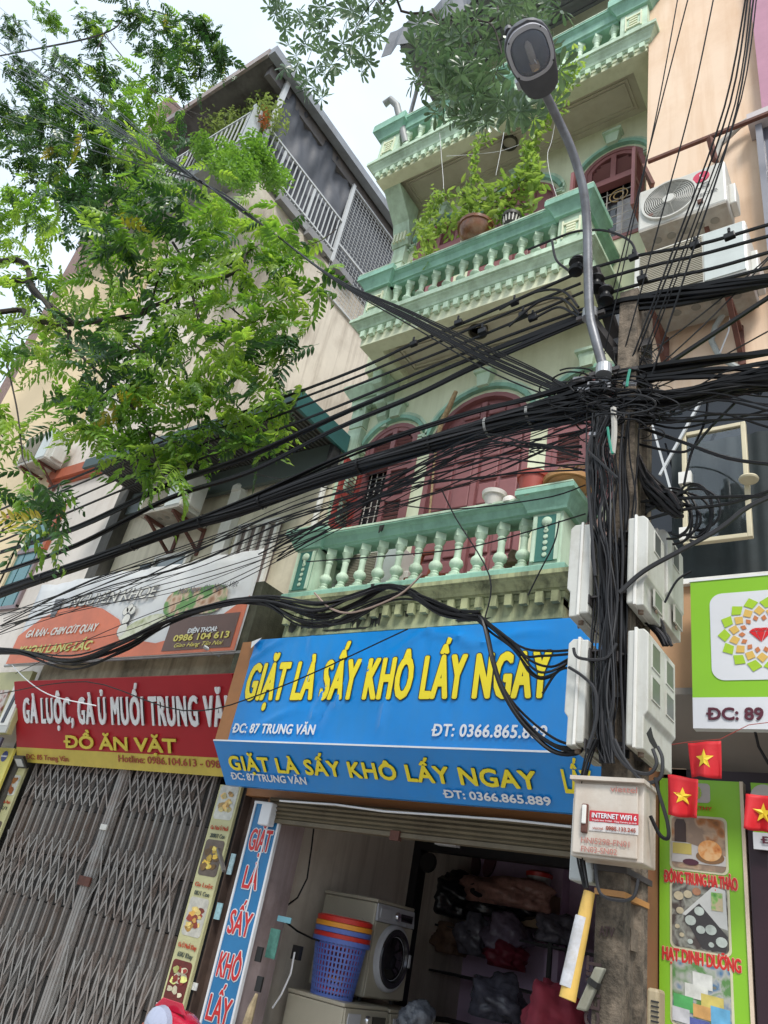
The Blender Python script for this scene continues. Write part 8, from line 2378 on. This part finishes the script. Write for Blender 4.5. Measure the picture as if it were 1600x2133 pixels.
for h_, pm, r in BR:
    P = [at(x, y, Y) for x, y, Y in pm]
    if pm[0][0] <= 0: P = [hubP[h_]] + P
    k = len(P)
    part('branch', MB().tube(smooth_path(P, 5), [max(.002, (r * 1.3) * (1 - .78 * i / ((k - 1) * 5))) for i in range((k - 1) * 5 + 1)], 8), m_bark, tree, smooth=True)

# ================================================================= second tree: rosettes of paddle-shaped leaves, reaching in at the top
m_leafD = leafmat('paddle_leaf', (.045, .085, .045), (.13, .19, .11), .3, .3, (1.7, 1.9, 1.4))
def rosette(rs, ll=.15, n=8):
    b = MB()
    for i in range(n):
        a = 2 * PI * i / n + rs.uniform(-.25, .25); e = rs.uniform(-.5, .15)
        d = Vector((math.cos(a) * math.cos(e), math.sin(a) * math.cos(e), math.sin(e)))
        s_ = d.cross(Vector((0, 0, 1))).normalized(); n_ = s_.cross(d)
        ln = ll * rs.uniform(.8, 1.15); w_ = ln * .29
        pts_ = [Vector((0, 0, 0)), d * ln * .3 + s_ * w_ * .16, d * ln * .65 + s_ * w_ * .46 - n_ * ln * .03, d * ln * .9 + s_ * w_ * .36 - n_ * ln * .08, d * ln - n_ * ln * .11,
                d * ln * .9 - s_ * w_ * .36 - n_ * ln * .08, d * ln * .65 - s_ * w_ * .46 - n_ * ln * .03, d * ln * .3 - s_ * w_ * .16, d * ln * .6 + n_ * .004]
        b.add(pts_, [(k, (k + 1) % 8, 8) for k in range(8)])
    b.tube([(0, 0, -.12), (0, 0, 0)], .004, 4)
    return b
t2 = thing('paddle_leaf_tree', 'tree with dark paddle-shaped leaves in whorls hanging in from the top edge', 'tree', (1.8, -1.0, 0))
ros = [rosette(rs, .155, n_) for n_ in (8, 9, 7, 10)]
ros_me = []
for r_ in ros:
    me = r_.mesh('leaf_whorl'); me.materials.append(m_leafD); ros_me.append(me)
RS = []
for spec in '''580 15 10 18|610 50 8 25|640 20 8 30|600 85 4 15|650 80 8 28|690 60 9 30|720 30 9 30|760 30 9 30|740 80 8 28|780 70 7 25|800 30 6 28|620 130 4 14|655 145 6 20|690 130 5 16|730 125 5 20|760 120 5 18|700 90 6 20|640 190 3 14|665 200 3 10|615 150 3 12|770 150 2 10|590 40 5 16
880 50 5 25|900 90 9 30|930 60 8 25|960 80 10 30|890 140 9 28|930 140 10 30|970 130 10 30|1000 90 8 28|1010 150 10 30|920 190 9 25|960 190 10 28|1000 200 10 28|1040 210 9 25|900 230 4 16|940 235 6 18|975 245 7 18|1010 250 6 18|1050 240 6 20|1080 225 5 18|1030 30 8 26|1070 20 8 24|1110 30 7 22|990 40 7 26|1050 100 6 26|1130 60 5 20|1140 110 5 20|1150 160 5 18|1160 200 4 14|1120 230 4 16|860 100 3 14|1090 5 6 22|1150 10 5 22|940 10 4 20|870 170 3 12'''.replace('\n', '|').split('|'):
    x, y, n_, s_ = map(float, spec.split())
    for _ in range(max(1, int(n_ * .72))):
        RS.append((x + rs.gauss(0, s_ * .6), y + rs.gauss(0, s_ * .55), rs.uniform(2.7, 3.5)))
for i, (x, y, Y) in enumerate(RS):
    d = Vector((rs.uniform(-.5, .5), rs.uniform(-.5, .5), rs.uniform(-1, .6)))
    q = Vector((0, 0, 1)).rotation_difference(d.normalized()).to_matrix()
    if i % 2 == 0 and i < 590:
        inst('leaf_whorl', rs.choice(ros_me), t2, at(x, y, Y), q, rs.uniform(.8, 1.15))
    else:
        if i == 1: jb = MB()
        g = rs.choice(ros); k = len(jb.v); p = at(x, y, Y); sc = rs.uniform(.8, 1.15)
        for v in g.v:
            w_ = q @ (Vector(v) * sc) + p; jb.v.append((w_.x, w_.y, w_.z))
        jb.f += [tuple(j + k for j in f) for f in g.f]
raw('crown', jb, m_leafD, t2)
part('trunk', MB().tube([(1.8, -1, 0), (1.7, -.9, 3), (1.4, -.6, 6), (.8, 0, 8.5), (0, .6, 10)], [.16, .14, .11, .08, .06], 10), m_bark, t2, smooth=True)
for pm, r in (([(840, -60, 2.6), (900, 30, 3.0), (955, 42, 3.0), (1018, 47, 3.0), (1040, 90, 3.0), (1050, 140, 3.0)], .014), ([(900, 30, 3.0), (930, 70, 3.0), (980, 90, 3.0), (1010, 78, 3.0)], .007), ([(1018, 47, 3.0), (1035, 30, 3.0), (1037, 0, 3.0), (1030, -60, 2.8)], .009),
              ([(700, -60, 2.7), (700, 20, 3.0), (660, 80, 3.0), (640, 130, 3.0)], .008), ([(840, -60, 2.6), (780, 0, 2.9), (740, 60, 3.0), (730, 120, 3.0)], .008), ([(960, 42, 3.0), (955, 120, 3.0), (940, 190, 3.0)], .006), ([(1045, 120, 3.0), (1030, 160, 3.0), (1000, 210, 3.0)], .006)):
    P = [at(x, y, Y) for x, y, Y in pm]; k = len(P)
    if pm[0][1] == -60: P = [Vector((0, .6, 10))] + P; k += 1
    part('branch', MB().tube(smooth_path(P, 5), [max(.003, r * 1.2 * (1 - .7 * i / ((k - 1) * 5))) for i in range((k - 1) * 5 + 1)], 7), m_bark, t2, smooth=True)

# ================================================================= scooter at the foot of the picture
m_scr = M('scooter_red_paint', (.45, .012, .04), .2, .05, coat=.6)
sc_c = at(352, 2128, 4.3)
sx, sy, szz = sc_c.x, sc_c.y, sc_c.z
sct = thing('motor_scooter', 'red motor scooter nose at the bottom edge, parked before the steel gate', 'scooter', (sx, sy + .5, .15))
V = []; secs = [(0, .02, .02), (.03, .14, .07), (.08, .21, .11), (.15, .24, .13), (.24, .20, .12), (.3, .12, .08)]
b = MB(); n_ = 20
for d, w_, h_ in secs:
    for k in range(n_):
        t = 2 * PI * k / n_
        V.append((sx + w_ * math.cos(t), sy - .10 + d, szz - .05 + h_ * math.sin(t) * (1 if math.sin(t) > 0 else .9)))
F = [(i * n_ + k, i * n_ + (k + 1) % n_, (i + 1) * n_ + (k + 1) % n_, (i + 1) * n_ + k) for i in range(len(secs) - 1) for k in range(n_)]
F += [tuple(range(n_)), tuple((len(secs) - 1) * n_ + k for k in range(n_))]
part('headlight_cowl', b.add(V, F), m_scr, sct, smooth=True)
part('headlight', MB().lathe([(0, -.03), (.07, -.02), (.11, .01), (.12, .05)], (sx - .01, sy - .115, szz - .03), n=20, axis='y'), glassmat('headlight_glass', (.35, .38, .5), .08), sct, smooth=True)
for e_ in (-1, 1):
    part('indicator', MB().obox((sx + e_ * .16, sy - .05, szz - .06), (1, .6 * e_, .3), (0, 1, 0), (0, 0, 1), .10, .05, .05), M('indicator_orange', (.6, .15, .08), .25), sct, bevel=.012)
    part('handlebar', MB().tube([(sx + e_ * .1, sy + .12, szz - .02), (sx + e_ * .28, sy + .18, szz - .01), (sx + e_ * .38, sy + .24, szz - .02)], .017, 10), m_blk, sct, smooth=True)
    part('brake_lever', MB().tube([(sx + e_ * .22, sy + .10, szz - .02), (sx + e_ * .37, sy + .16, szz - .04)], .007, 6), m_steel, sct)
part('visor', MB().prism([(-.16, 0), (.16, 0), (.10, .06), (-.10, .06)], 0, .01), m_scr, sct, bevel=.004).matrix_basis = Matrix.Translation((sx, sy - .02, szz + .06)) 
part('leg_shield', MB().prism([(sx - .12, .45), (sx + .12, .45), (sx + .22, .62), (sx + .20, szz - .18), (sx + .1, szz - .12), (sx - .1, szz - .12), (sx - .20, szz - .18), (sx - .22, .62)], sy + .12, sy + .22), m_scr, sct, bevel=.03)
part('front_mudguard', MB().tube([(sx, sy - .22, .44), (sx, sy - .12, .58), (sx, sy + .05, .62), (sx, sy + .18, .55)], [.03, .07, .08, .05], 10), m_scr, sct, smooth=True)
def wheel(y):
    w_ = part('wheel', MB().lathe([(.10, -.015), (.14, -.02), (.14, .02), (.10, .015)], (sx, y, .15 + .24), n=20, axis='x'), m_steel, sct, smooth=True)
    P = [(sx, y + .205 * math.cos(t), .39 + .205 * math.sin(t)) for t in [2 * PI * k / 28 for k in range(29)]]
    part('tyre', MB().tube(P, .045, 8, cap=False), M('tyre_rubber', (.02, .02, .02), .8), w_, smooth=True)
    for k in range(5):
        a = 2 * PI * k / 5
        part('spoke', MB().bar((sx, y, .39), (sx, y + .16 * math.cos(a), .39 + .16 * math.sin(a)), .03, .02), m_steel, w_)
wheel(sy - .02); wheel(sy + 1.2)
part('fork', MB().bar((sx - .06, sy - .02, .4), (sx - .04, sy + .14, szz - .1), .035, .035), m_steel, sct)
part('fork', MB().bar((sx + .06, sy - .02, .4), (sx + .04, sy + .14, szz - .1), .035, .035), m_steel, sct)
part('floor_tunnel', MB().box(sx - .11, sx + .11, sy + .2, sy + .7, .42, .52), m_scr, sct, bevel=.03)
part('rear_body', MB().tube([(sx, sy + .55, .50), (sx, sy + .85, .56), (sx, sy + 1.2, .62), (sx, sy + 1.45, .70)], [.12, .17, .14, .06], 12), m_scr, sct, smooth=True)
part('seat', MB().tube([(sx, sy + .55, .68), (sx, sy + .8, .71), (sx, sy + 1.2, .76), (sx, sy + 1.4, .77)], [.08, .13, .12, .08], 12), M('seat_vinyl', (.02, .02, .02), .5), sct, smooth=True)
b = MB()
part('mirror', MB().tube([(sx - .2, sy + .12, szz), (sx - .26, sy + .12, szz + .05), (sx - .28, sy + .10, szz + .06)], .006, 6), m_steel, sct)
